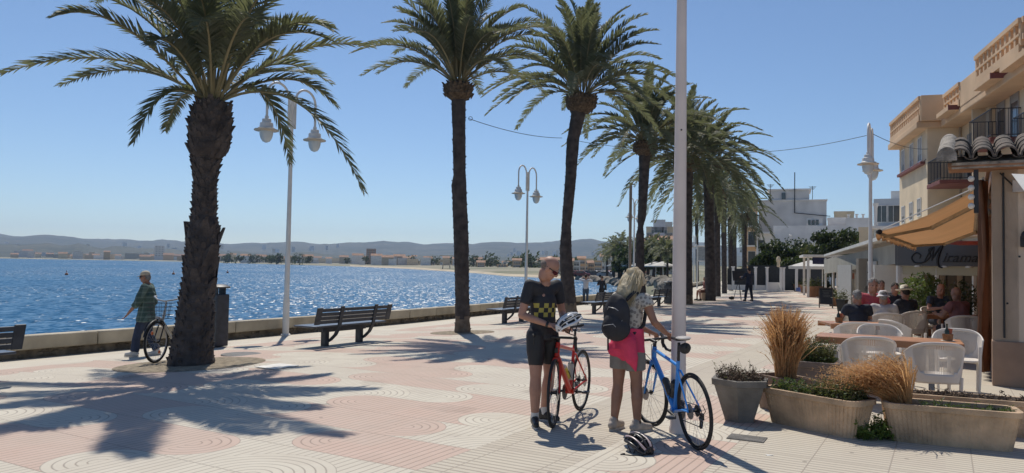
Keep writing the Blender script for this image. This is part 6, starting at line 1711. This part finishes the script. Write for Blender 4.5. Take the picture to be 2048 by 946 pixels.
# helmets
def helmet(loc, rot, lb, base_m, stripe_m, parent=None):
    t = empty('bicycle_helmet', loc, 0, lb, 'helmet'); t.rotation_euler = rot
    # ribs running front to back over an inner shell
    m = MB(); NA, NB = 30, 12; vs = []; fs = []
    def S(u, v, r_=1.0):   # u around left..right 0..1, v front..back
        a = math.pi * u; b_ = math.pi * v; return Vector((math.cos(a) * .092 * math.sin(b_) ** .6, -math.cos(b_) * .142, math.sin(a) * .112 * math.sin(b_) ** .55)) * r_
    m = MB()
    for k in range(7):
        u0 = .05 + k * .15; P = [S(u0 + .02 * math.sin(v * 9), v) for v in [.03 + .94 * j / 16 for j in range(17)]]
        m.tube(P, [.006 + .0085 * math.sin(math.pi * j / 16) for j in range(17)], 8)
    for v in (.12, .34, .58, .82): m.tube([S(.02 + .96 * j / 14, v) for j in range(15)], .010, 6)
    m.build('shell', base_m, t, 60)
    m = MB(); vs = [S(i / 16, .03 + .94 * j / 12, .86) for i in range(17) for j in range(13)]; m.add(vs, [(i * 13 + j, (i + 1) * 13 + j, (i + 1) * 13 + j + 1, i * 13 + j + 1) for i in range(16) for j in range(12)]); o = m.build('liner', black, t, 60); o.modifiers.new('s', 'SOLIDIFY').thickness = .012
    m = MB()
    for k in (1, 3, 5): m.tube([S(.05 + k * .15 + .02 * math.sin(v * 9), v, 1.055) for v in [.15 + .7 * j / 12 for j in range(13)]], .010, 6)
    m.build('stripe', stripe_m, t, 60)
    m = MB()
    for sx in (-1, 1): m.tube([(sx * .08, -.05, .0), (sx * .06, -.02, -.07), (0, 0, -.11)], .005, 5); m.tube([(sx * .08, .06, .0), (sx * .06, -.02, -.07)], .005, 5)
    m.build('strap', black, t, 60)
    return t

# ---------------------------------------------------------------- cyclist in the checked jersey
jer = bpy.data.materials.new('checked_jersey'); jer.use_nodes = True; n = jer.node_tree; bs = n.nodes['Principled BSDF']; bs.inputs['Roughness'].default_value = .75
tc = n.nodes.new('ShaderNodeTexCoord'); sp_ = n.nodes.new('ShaderNodeSeparateXYZ'); n.links.new(tc.outputs['Object'], sp_.inputs[0]); X, Y, Z = sp_.outputs
f_ = lambda op, a, b_=None: mnode(n, op, a, b_)
cell = .047
ix = f_('FLOOR', f_('DIVIDE', f_('ADD', X, 2.0 + cell * .0), cell)); iz = f_('FLOOR', f_('DIVIDE', f_('SUBTRACT', Z, 1.10), cell)); par = f_('MODULO', f_('ADD', f_('ADD', ix, iz), 100.0), 2.0)
msk = f_('MULTIPLY', f_('MULTIPLY', f_('GREATER_THAN', Z, 1.10), f_('LESS_THAN', Z, 1.10 + 3 * cell)), f_('GREATER_THAN', Y, .02))
msk = f_('MULTIPLY', msk, f_('LESS_THAN', f_('ABSOLUTE', X), .15)); msk = f_('MULTIPLY', msk, f_('GREATER_THAN', par, .5))
cuff = f_('MULTIPLY', f_('GREATER_THAN', f_('ABSOLUTE', X), .205), f_('MULTIPLY', f_('LESS_THAN', Z, 1.225), f_('GREATER_THAN', Z, 1.17)))
c_ = mixc(n, f_('MAXIMUM', msk, cuff), (.022, .023, .028), (.42, .36, .08)); n.links.new(c_, bs.inputs['Base Color'])
t = person(V(.335, 7.78, 0), (.62, -.78), 'balding cyclist in a black jersey with yellow checks looking down at his helmet')
J, s = std_pose(1.77)
J['nk'] += V(0, .03, -.01); J['hd'] += V(.0, .085, -.05); J['ch'] += V(0, .0, 0)
J['elR'] = V(.27, -.02, 1.12); J['wrR'] = V(.10, .22, 1.03); J['elL'] = V(-.27, -.0, 1.12); J['wrL'] = V(-.10, .24, 1.02)
J['anR'] = V(.13, .05, .09); J['anL'] = V(-.12, -.10, .09); J['knR'] = V(.12, .04, .49); J['knL'] = V(-.11, -.01, .49)
bo, rot, P = body(t, J, s, M('skin_ruddy', (.43, .225, .155), .55, .14, 9, bump=.15, bscale=80), (R(34), R(-36)), {'R': (V(-.55, .75, -.05), V(-.3, -.1, -1), .55, -1), 'L': (V(.5, .8, -.1), V(.3, -.2, -1), .6, 1)}, vox=.007)
torso_cloth('jersey', t, J, s, jer, .62, .07, .004, wr=.006)
leg_cloth('cycling_shorts', t, J, s, navy if False else M('lycra_black', (.014, .014, .017), .6, .1), .72, .008, wr=.002)
hm_ = M('hair_stubble', (.22, .17, .14), .8, .3, 60)
b = Blob(); b.ball(P(0, -.046, .004), tuple(k * s for k in (.074, .064, .062)), 16, 12, rot); b.skin('hair', hm_, t, .007, 2)
shades(t, P, rot, s)
for q, yw in (('L', R(20)), ('R', R(-35))):
    shoe(t, J['an' + q], yw, black, M('sole_grey', (.4, .4, .4), .7)); b = Blob(); a = J['an' + q]; k_ = J['kn' + q]; b.limb([a - V(0, 0, .02), a.lerp(k_, .32)], [.040, .043], ends=False); b.skin('sock', M('sock_white', (.62, .60, .58), .9, .08), t, .007, 2)
m = MB(); w = J['wrR']; d = (J['wrR'] - J['elR']).normalized(); m.tube([w - d * .035, w - d * .01], .032, 14); m.box(w - d * .022 + V(0, 0, .03), (.03, .03, .012)); m.build('wristwatch', black, t)
# the helmet in his hands
fdir = V(.62, -.78, 0); rdir = V(-.78, -.62, 0) * -1
hp = t.matrix_world
hl_w = at(1141, 641, 7.42)
helmet(hl_w - V(0, 0, .05), (R(24), R(-14), R(-66)), 'white and black vented cycling helmet in the hands of the man', M('helmet_white', (.72, .71, .70), .3, .05), M('helmet_black', (.02, .02, .02), .3))
# ---------------------------------------------------------------- woman with backpack
t = person(V(1.17, 7.52, 0), (.72, .69), 'blonde woman with black backpack and pink jacket round her waist, holding the blue handlebar')
J, s = std_pose(1.64)
J['nk'] += V(0, .05, -.01); J['hd'] += V(0, .11, -.045); J['ch'] += V(0, .025, 0); J['shL'] += V(.0, .05, -.01); J['shR'] += V(0, .05, -.01)
J['elR'] = V(.28, .06, 1.09); J['wrR'] = V(.27, .27, .975); J['elL'] = V(-.17, .20, 1.07); J['wrL'] = V(.0, .38, .96)
J['anL'] = V(-.10, -.07, .085); J['anR'] = V(.11, .03, .085); J['knR'] = V(.10, .03, .45); J['knL'] = V(-.10, -.01, .45)
bo, rot, P = body(t, J, s, skin_tan, (R(-12), R(-35)), {'R': (V(-.1, .9, -.3), V(0, -.3, -1), .7, -1), 'L': (V(.1, .9, -.3), V(0, -.3, -1), .7, 1)}, vox=.007, fem=True)
ftop = bpy.data.materials.new('floral_top'); ftop.use_nodes = True; n = ftop.node_tree; bs = n.nodes['Principled BSDF']; bs.inputs['Roughness'].default_value = .85
tc = n.nodes.new('ShaderNodeTexCoord'); vo = n.nodes.new('ShaderNodeTexVoronoi'); vo.inputs['Scale'].default_value = 26; n.links.new(tc.outputs['Object'], vo.inputs['Vector'])
c_ = mixc(n, mnode(n, 'LESS_THAN', vo.outputs['Distance'], .42), (.50, .46, .40), (.24, .215, .195)); n.links.new(c_, bs.inputs['Base Color'])
torso_cloth('blouse', t, J, s, ftop, .32, .02, .012, wr=.006, sr=.012)
leg_cloth('shorts', t, J, s, M('shorts_grey', (.24, .215, .185), .9, .15, 6), .60, .014, wr=.006, loose=.02)
# jacket tied round the waist: band, knot and a hanging point
pk_m = M('jacket_pink', (.78, .05, .13), .7, .2, 5)
b = Blob(); pel = J['pel']
b.limb([pel + V(0, .01, .15), pel + V(0, 0, -.01), pel + V(0, -.01, -.08)], [.168, .184, .198], .80, ends=False, seg=22)
b.limb([pel + V(.07, -.10, .0), pel + V(.12, -.10, -.12), pel + V(.155, -.07, -.25)], [.12, .085, .018], .5); b.ball(pel + V(-.08, -.10, -.06), (.10, .05, .08)); b.skin('tied_jacket', pk_m, t, .008, 5, .006, 9)
# backpack
bp_m = M('backpack_black', (.028, .028, .034), .8, .25, 8); tr_m = M('reflective_trim', (.35, .35, .36), .4)
b = Blob(); c = J['ch']; b.ball(c + V(0, -.20, -.03), (.155, .085, .22), 18, 14); b.ball(c + V(0, -.21, -.15), (.168, .10, .125), 18, 14); b.ball(c + V(0, -.27, -.13), (.12, .055, .12), 14, 10)
bk = b.skin('backpack', bp_m, t, .009, 3, .008, 10)
m = MB()
for sx in (-1, 1):
    m.tube([c + V(sx * .07, -.14, .13), c + V(sx * .10, -.06, .205), c + V(sx * .115, .06, .18), c + V(sx * .12, .125, .06), c + V(sx * .14, .05, -.12), c + V(sx * .13, -.10, -.20)], .019, 8)
m.build('shoulder_strap', bp_m, bk, 60)
m = MB(); m.tube([c + V(-.09, -.292, -.16), c + V(-.115, -.235, -.02), c + V(-.03, -.292, .06), c + V(.05, -.292, .05), c + V(.12, -.23, -.01), c + V(.10, -.27, -.10), c + V(.12, -.25, -.18)], .004, 5); m.tube([c + V(-.10, -.25, -.22), c + V(-.06, -.328, -.12), c + V(.06, -.328, -.10), c + V(.11, -.25, -.2)], .0035, 5); m.build('piping', tr_m, bk, 60)
m = MB(); m.tube([c + V(-.05, -.27, -.22), c + V(-.055, -.26, -.36)], .009, 6); m.build('hanging_strap', bp_m, bk, 60)
# tousled shoulder-length hair
b = Blob(); E = lambda p, r_: b.ball(P(*p), tuple(k * s for k in r_), 16, 12, rot)
E((0, -.018, .045), (.084, .100, .084)); E((0, -.055, .0), (.086, .075, .09))
top_ = P(0, -.05, .05); nb = J['nk'] + V(0, -.085, -.02)
b.limb([top_, P(0, -.10, -.02), nb + V(0, -.01, .05), nb + V(0, -.01, -.07)], [.08, .085, .085, .06], .55)
for sx in (-1, 1): b.limb([P(sx * .065, .0, .03), P(sx * .078, .005, -.05), nb + V(sx * .075, .07, .02), nb + V(sx * .07, .04, -.05)], [.03, .032, .035, .02])
b.limb([P(-.02, .06, .085), P(.05, .07, .05), P(.078, .05, -.01)], [.025, .022, .014])
ho = b.skin('hair', hair_blond, t, .007, 4, .007, 30)
m = MB(); rg = random.Random(8)
for k in range(420):
    a = rg.uniform(-2.9, -.25) if k % 4 else rg.uniform(-.3, .3) + (0 if k % 8 else math.pi); o_ = Vector((math.cos(a), math.sin(a), 0))
    st_ = P(*(o_ * .082 + V(0, -.03, rg.uniform(.0, .08)))); en = nb + Vector((o_.x * .09, o_.y * .055 + .01, rg.uniform(-.13, .03))) + V(rg.gauss(0, .012), rg.gauss(0, .012), 0)
    md = st_.lerp(en, .45) + V(o_.x * .028, o_.y * .03, 0) + V(rg.gauss(0, .008), rg.gauss(0, .008), 0)
    m.tube([st_, st_.lerp(md, .6) + V(o_.x, o_.y, 0) * .012, md, md.lerp(en, .6) + V(rg.gauss(0, .01), rg.gauss(0, .01), 0), en], [.0035, .004, .004, .003, .001], 3, cap=False)
m.build('loose_strands', hair_blond, ho, 60, recalc=False)
shoe_m = M('trainer_beige', (.45, .38, .32), .8, .2, 12)
for q, yw in (('L', R(8)), ('R', R(-14))): shoe(t, J['an' + q], yw, shoe_m, M('sole_pale', (.5, .46, .42), .8)); 
m = MB()
for q in 'LR': a = J['an' + q]; m.tube([a + V(0, 0, .005), a + V(0, 0, .03)], .040, 14)
m.build('ankle_sock', black, t, 60)
p = gnd(1277, 905); helmet(p + V(0, .02, .035), (R(14), R(12), R(35)), 'black, white and red helmet lying on the paving at her feet', M('helmet_dark', (.035, .03, .03), .3), M('helmet_pink', (.55, .42, .42), .35))
m = MB(); m.tube([p + V(-.13, -.06, .004), p + V(-.17, -.09, .004), p + V(-.09, -.12, .004), p + V(.0, -.12, .004), p + V(.08, -.08, .004)], .005, 5); tag(m.build('helmet_strap', black, None, 60), 'loose black strap lying on the paving below the dark helmet', 'strap')

# ---------------------------------------------------------------- man in cap and checked shirt walking left, city bike
plaid = bpy.data.materials.new('plaid_shirt'); plaid.use_nodes = True; n = plaid.node_tree; bs = n.nodes['Principled BSDF']; bs.inputs['Roughness'].default_value = .9
tc = n.nodes.new('ShaderNodeTexCoord'); sp_ = n.nodes.new('ShaderNodeSeparateXYZ'); n.links.new(tc.outputs['Object'], sp_.inputs[0]); X, Y, Z = sp_.outputs
l1 = mnode(n, 'LESS_THAN', mnode(n, 'FRACT', mnode(n, 'MULTIPLY', mnode(n, 'ADD', X, Y), 11.0)), .3); l2 = mnode(n, 'LESS_THAN', mnode(n, 'FRACT', mnode(n, 'MULTIPLY', Z, 11.0)), .3)
c_ = mixc(n, mnode(n, 'MULTIPLY', mnode(n, 'ADD', l1, l2), .45), (.045, .085, .075), (.14, .20, .18)); n.links.new(c_, bs.inputs['Base Color'])
pw = gnd(290, 712)
t = person(pw, (-.98, -.15), 'elderly man in beige cap and green checked shirt walking left past the thick palm')
J, s = std_pose(1.60); t.scale = (1, 1, 1)
J['anL'] = V(-.09, .16, .08); J['anR'] = V(.09, -.18, .10); J['knL'] = V(-.09, .12, .42); J['knR'] = V(.09, -.02, .42); J['elR'] = V(.22, -.06, 1.0); J['wrR'] = V(.2, .04, .78); J['elL'] = V(-.23, .10, 1.0); J['wrL'] = V(-.2, .26, .80)
J['hd'] += V(0, .04, -.01)
bo, rot, P = body(t, J, s, skin_tan, (0, R(-6)), None, vox=.009, bulk=1.16)
torso_cloth('shirt', t, J, s, plaid, 1.35, .20, .026, 1.2, flare=.03, wr=.012); leg_cloth('jeans', t, J, s, M('jeans', (.03, .045, .085), .9, .2, 8), 1.95, .02, 1.02, wr=.01, loose=.02)
capm = M('cap_beige', (.50, .44, .34), .8, .1, 6); b = Blob(); b.ball(P(0, -.012, .05), (.085 * s, .10 * s, .075 * s), 16, 10, rot); b.skin('cap_crown', capm, t, .008, 2, cut=[(P(0, 0, .03), rot @ V(0, 0, -1))])
m = MB(); m.prism([(.07 * math.cos(a), .06 + .085 * math.sin(a)) for a in [math.pi * k / 12 for k in range(13)]], .028, .034, lambda v: P(v.x, v.y, v.z - .25 * max(0, v.y - .06))); m.build('cap_peak', capm, t, 40)
shades(t, P, rot, s); hair_cap(t, P, rot, s * .97, hair_grey).scale = (.985,) * 3
for q, yw, tz in (('L', 0, 0), ('R', 0, 0)): shoe(t, J['an' + q], yw, M('trainer_white', (.55, .54, .52), .7), M('sole_pale', (.5, .46, .42), .8), s)
# city bike behind the palm
fr = gnd(311, 726); dirb = V(-.25, -.97, 0).normalized()
tb = empty('city_bicycle', fr - dirb * .5, math.atan2(dirb.y, dirb.x), 'white city bicycle with raised handlebar and orange reflectors half hidden by the palm', 'bicycle')
r_ = .35; cw = M('city_white', (.50, .50, .46), .4, .1); silver = M('silver_paint', (.42, .41, .40), .35, .1)
wf_ = wheel(tb, (.5, 0, r_), r_, steer=R(8), tyre=.019, disc=False, rim_m=silver); wheel(tb, (-.6, 0, r_), r_, tyre=.019, disc=False, rim_m=silver)
m = MB(); c = V(.5, 0, r_); Rm = Matrix.Rotation(R(8), 3, 'Z')
for a in (.9, 4.2): m.ball(c + Rm @ (V(math.cos(a), 0, math.sin(a)) * .2), (.03, .016, .03), 10, 7, Rm)
m.build('reflector', M('reflector_orange', (.75, .16, .03), .3), wf_)
m = MB(); m.tube([c + Rm @ V(math.cos(a) * (r_ + .02), 0, math.sin(a) * (r_ + .02)) for a in [.3 + 2.7 * k / 16 for k in range(17)]], .018, 6); m.build('mudguard', black, tb, 60)
bb = V(-.12, 0, .29); hu = V(.32, 0, .86); hl = V(.37, 0, .70)
m = MB(); m.tube([bb, V(.1, 0, .34), V(.3, 0, .6), hl], .02, 10); m.tube([hl, hu], .022, 10); m.tube([bb, V(-.25, 0, .72)], .018, 10)
for sy in (-1, 1): m.tube([bb, V(-.6, sy * .06, r_)], .010, 6); m.tube([V(-.24, 0, .66), V(-.6, sy * .06, r_)], .009, 6)
m.build('frame', cw, tb, 60)
m = MB()
for sy in (-1, 1): m.tube([hl, hl + Rm @ V(.02, sy * .05, -.06), c + Rm @ V(0, sy * .055, 0)], .011, 8)
m.build('fork', black, tb, 60)
m = MB(); sp = V(.29, 0, 1.03); m.tube([hu, sp], .013, 8); m.tube([sp + Rm @ V(x, y, z) for x, y, z in ((-.20, -.30, .07), (-.10, -.28, .07), (.03, -.14, .02), (.05, 0, 0), (.03, .14, .02), (-.10, .28, .07), (-.20, .30, .07))], .013, 8); m.build('handlebar', silver, tb, 60)
m = MB(); m.ball(V(-.28, 0, .90), (.13, .09, .04), 14, 8); m.tube([V(-.25, 0, .72), V(-.28, 0, .88)], .014, 8); m.build('saddle', black, tb, 60)
m = MB(); m.tube([V(.43, 0, .74), V(.5, 0, .74)], [.03, .045], 12); m.build('headlight', silver, tb, 40)
m = MB(); cc = sp + V(.14, 0, -.16)
for k in range(5):
    z = -.13 + .26 * k / 4; w_ = .12 + .03 * k / 4; m.tube([cc + V(w_ * a, w_ * 1.2 * b_, z) for a, b_ in ((-1, -1), (1, -1), (1, 1), (-1, 1))], .004, 4, closed=True)
for k in range(12):
    a = 2 * math.pi * k / 12; m.tube([cc + V(.12 * math.cos(a), .14 * math.sin(a), -.13), cc + V(.16 * math.cos(a), .18 * math.sin(a), .13)], .003, 4)
m.build('basket', black, tb, 60)

# ---------------------------------------------------------------- couple by the wall, photographer, seated person
pw = gnd(1171, 609); t = person(pw, (.2, .98), 'person in pale shirt and jeans at the sea wall, arms raised to take a photo')
J, s = std_pose(1.58); J['elL'] = V(-.33, .08, 1.30); J['wrL'] = V(-.10, .18, 1.46); J['elR'] = V(.30, .12, 1.22); J['wrR'] = V(.08, .22, 1.46)
bo, rot, P = body(t, J, s, skin_m, (0, 0), None, vox=.012); torso_cloth('shirt', t, J, s, M('shirt_pale', (.55, .54, .56), .85, .1), 1.5, .02, .014, vox=.012); leg_cloth('jeans', t, J, s, M('jeans_blue', (.06, .09, .14), .9, .2), 1.95, .012, .95, vox=.012)
hair_cap(t, P, rot, s, hair_dark)
for q in 'LR': shoe(t, J['an' + q], 0, black, black, s)
pw = gnd(1203, 606); t = person(pw, (-.5, .86), 'person in dark clothes leaning by the wall next to the one taking a photo')
J, s = std_pose(1.48); J['elR'] = V(.25, .05, .98); J['wrR'] = V(.05, .22, 1.02); J['elL'] = V(-.25, .05, .98); J['wrL'] = V(-.05, .24, .98)
bo, rot, P = body(t, J, s, skin_m, (R(20), R(-15)), None, vox=.012); torso_cloth('top', t, J, s, navy, .9, .08, .018, vox=.012); leg_cloth('trousers', t, J, s, M('trousers_black', (.02, .02, .025), .9), 1.95, .012, vox=.012); hair_cap(t, P, rot, s, M('hair_brown', (.10, .06, .04), .8))
for q in 'LR': shoe(t, J['an' + q], 0, black, black, s)
m = MB(); m.box(V(.16, -.14, .88), (.12, .10, .34)); m.build('shoulder_bag', black, t, 0, bevel=.03)
pw = gnd(1498, 602); t = person(pw, (-.35, .94), 'dark dressed person standing legs apart behind a tripod on the promenade')
J, s = std_pose(1.72); J['anL'] = V(-.20, .05, .09); J['anR'] = V(.16, -.05, .09); J['knL'] = V(-.15, .04, .49); J['knR'] = V(.13, -.0, .49); J['elL'] = V(-.30, .12, 1.2); J['wrL'] = V(-.20, .38, 1.22); J['elR'] = V(.28, .1, 1.18); J['wrR'] = V(.02, .38, 1.22)
bo, rot, P = body(t, J, s, skin_m, (0, R(-10)), None, vox=.012); torso_cloth('jacket', t, J, s, M('jacket_dark', (.03, .035, .06), .85), 1.85, .08, .03, vox=.012); leg_cloth('trousers', t, J, s, M('trousers_navy', (.022, .025, .04), .9), 1.95, .016, vox=.012, loose=.01); hair_cap(t, P, rot, s, hair_dark)
for q in 'LR': shoe(t, J['an' + q], 0, black, black, s)
p = gnd(1477, 600); t = empty('tripod', p, R(20), 'black tripod easel with a dark board in front of the dark dressed person', 'tripod')
m = MB()
for k in range(3): a = 2.1 * k + .5; m.tube([(.28 * math.cos(a), .28 * math.sin(a), 0), (.02 * math.cos(a), .02 * math.sin(a), 1.0)], .014, 6)
m.build('leg', black, t); m = MB(); m.box((0, 0, 1.02), (.3, .22, .05)); m.box((0, .02, 1.32), (.75, .03, .55), Matrix.Rotation(R(-12), 3, 'X')); m.build('board', M('easel_board', (.025, .027, .035), .7), t, 0)
m = MB(); m.ball((-.22, 0, .1), (.16, .1, .1), 12, 8); o = m.build('shoulder_bag', black, None, 50, loc=p + V(-.1, .2, 0)); tag(o, 'black bag lying on the ground beside the tripod', 'bag')
def seated(loc, face, label, top_m, hat=None, hair_=hair_grey, lean=0, bulk=1.1, sleeve=.55, arms='table', skinm=skin_m, hdp=(0, R(-8)), legs_m=None, vox=.010, H=1.72, glasses=False):
    t = person(loc, face, label); s = H / 1.75
    J = dict(pel=V(0, 0, .54), ch=V(0, .05 + lean * .5, .86), nk=V(0, .06 + lean, 1.07), hd=V(0, .095 + lean * 1.2, 1.225), shL=V(-.19, .05 + lean, 1.0), shR=V(.19, .05 + lean, 1.0), hpL=V(-.09, .04, .52), hpR=V(.09, .04, .52),
             knL=V(-.13, .46, .53), knR=V(.13, .46, .53), anL=V(-.13, .42, .09), anR=V(.13, .5, .09))
    if arms == 'table': J.update(elL=V(-.28, .16 + lean, .78), elR=V(.28, .16 + lean, .78), wrL=V(-.16, .38 + lean, .80), wrR=V(.14, .38 + lean, .82))
    elif arms == 'down': J.update(elL=V(-.27, -.02, .76), elR=V(.27, -.02, .76), wrL=V(-.22, .20, .66), wrR=V(.22, .20, .66))
    J = {k: v * s for k, v in J.items()}
    bo, rot, P = body(t, J, s, skinm, hdp, None, vox=vox, bulk=bulk)
    torso_cloth('shirt', t, J, s, top_m, sleeve, .03, .018, bulk, vox=vox, wr=.008); leg_cloth('trousers', t, J, s, legs_m or M('trousers_navy', (.022, .025, .04), .9), .9, .014, vox=vox)
    if hair_: hair_cap(t, P, rot, s, hair_)
    if glasses: shades(t, P, rot, s)
    else: eyes(t, P, rot, s)
    if hat:
        hm2, brim, soft = hat; m = MB()
        if soft: m.lathe([(.001, .135), (.06, .13), (.086, .10), (.096, .045), (.105, .03), (.135, .0), (.13, -.004), (.09, .03)], seg=22)
        else: m.lathe([(.001, .15), (.05, .155), (.074, .14), (.088, .05), (.09, .045), (brim * .8, .042), (brim, .06), (brim, .055), (brim * .8, .034), (.07, .036)], seg=26)
        m.v = [tuple(P(*v)) for v in m.v]; ho = m.build('hat', hm2, t, 50)
        if not soft:
            m = MB(); m.lathe([(.089, .05), (.0865, .078), (.084, .078), (.086, .05)], seg=26, cap=False); m.v = [tuple(P(*v)) for v in m.v]; m.build('hat_band', black, ho, 50)
    for q in 'LR': shoe(t, J['an' + q], 0, black, black, s)
    return t
F = lambda px, Y: guard_xy(px, Y)
seated(F(1718, 13.80), (.05, -1) if False else (.1, 1), 'grey haired guest in navy seen from behind at the dark red table', navy, lean=.02, skinm=skin_m, hair_=hair_grey, H=1.66)
seated(F(1741, 15.4), (-.15, -1), 'grey haired man in a pink red shirt facing us at the cafe table', M('shirt_pink', (.48, .085, .11), .8, .15, 6), hair_=hair_grey, lean=.05, H=1.94, bulk=1.05)
seated(F(1768, 14.7), (.3, 1), 'guest in a white sun hat seen from behind between the tables', M('top_white', (.5, .47, .46), .8), hat=(M('hat_white', (.66, .62, .62), .85, .06), .1, True), hair_=hair_grey, H=1.62)
seated(F(1816, 15.75), (-.25, 1), 'guest in a straw hat and dark top with a grey stripe seen from behind', M('top_dark_stripe', (.025, .03, .045), .8), hat=(M('straw_hat', (.80, .75, .60), .8, .1, 30), .18, False), hair_=hair_dark, H=1.72, bulk=1.16)
seated(F(1787, 18.2), (-.1, -1), 'dark haired guest facing us between the white hat and the straw hat', navy, hair_=hair_dark, H=1.78)
seated(F(1760, 18.8), (-.2, -1), 'dark haired guest mostly hidden behind the man in the pink shirt', M('top_grey', (.12, .12, .13), .8), hair_=hair_dark, H=1.84)
seated(F(1874, 17.1), (-.1, -1), 'bald man in a dark blue shirt facing us at the right table', M('shirt_petrol', (.05, .07, .10), .85), hair_=None, lean=.08, H=1.80)
seated(F(1924, 14.5), (-.35, .95), 'broad bald guest in a faded red shirt seen from behind on the right', M('shirt_dusty', (.26, .11, .10), .85, .15, 6), hair_=None, lean=.03, H=1.76, bulk=1.25, skinm=skin_tan)
p = gnd(1408, 602); t = seated(V(p.x + .25, p.y + .5, p.z), (-.95, -.2), 'person in reddish brown sitting on a low seat at the foot of a palm', M('top_rust', (.22, .09, .07), .85), hair_=hair_grey, arms='down', legs_m=M('trousers_rust', (.16, .07, .05), .9), vox=.013)
m = MB(); m.box((0, -.05, .23), (.5, .42, .42)); o = m.build('low_block', conc, None, 0, bevel=.03, loc=V(p.x + .25, p.y + .5, p.z)); tag(o, 'low block seat under the person at the foot of the palm', 'seat')
# distant strollers on the terrace walk
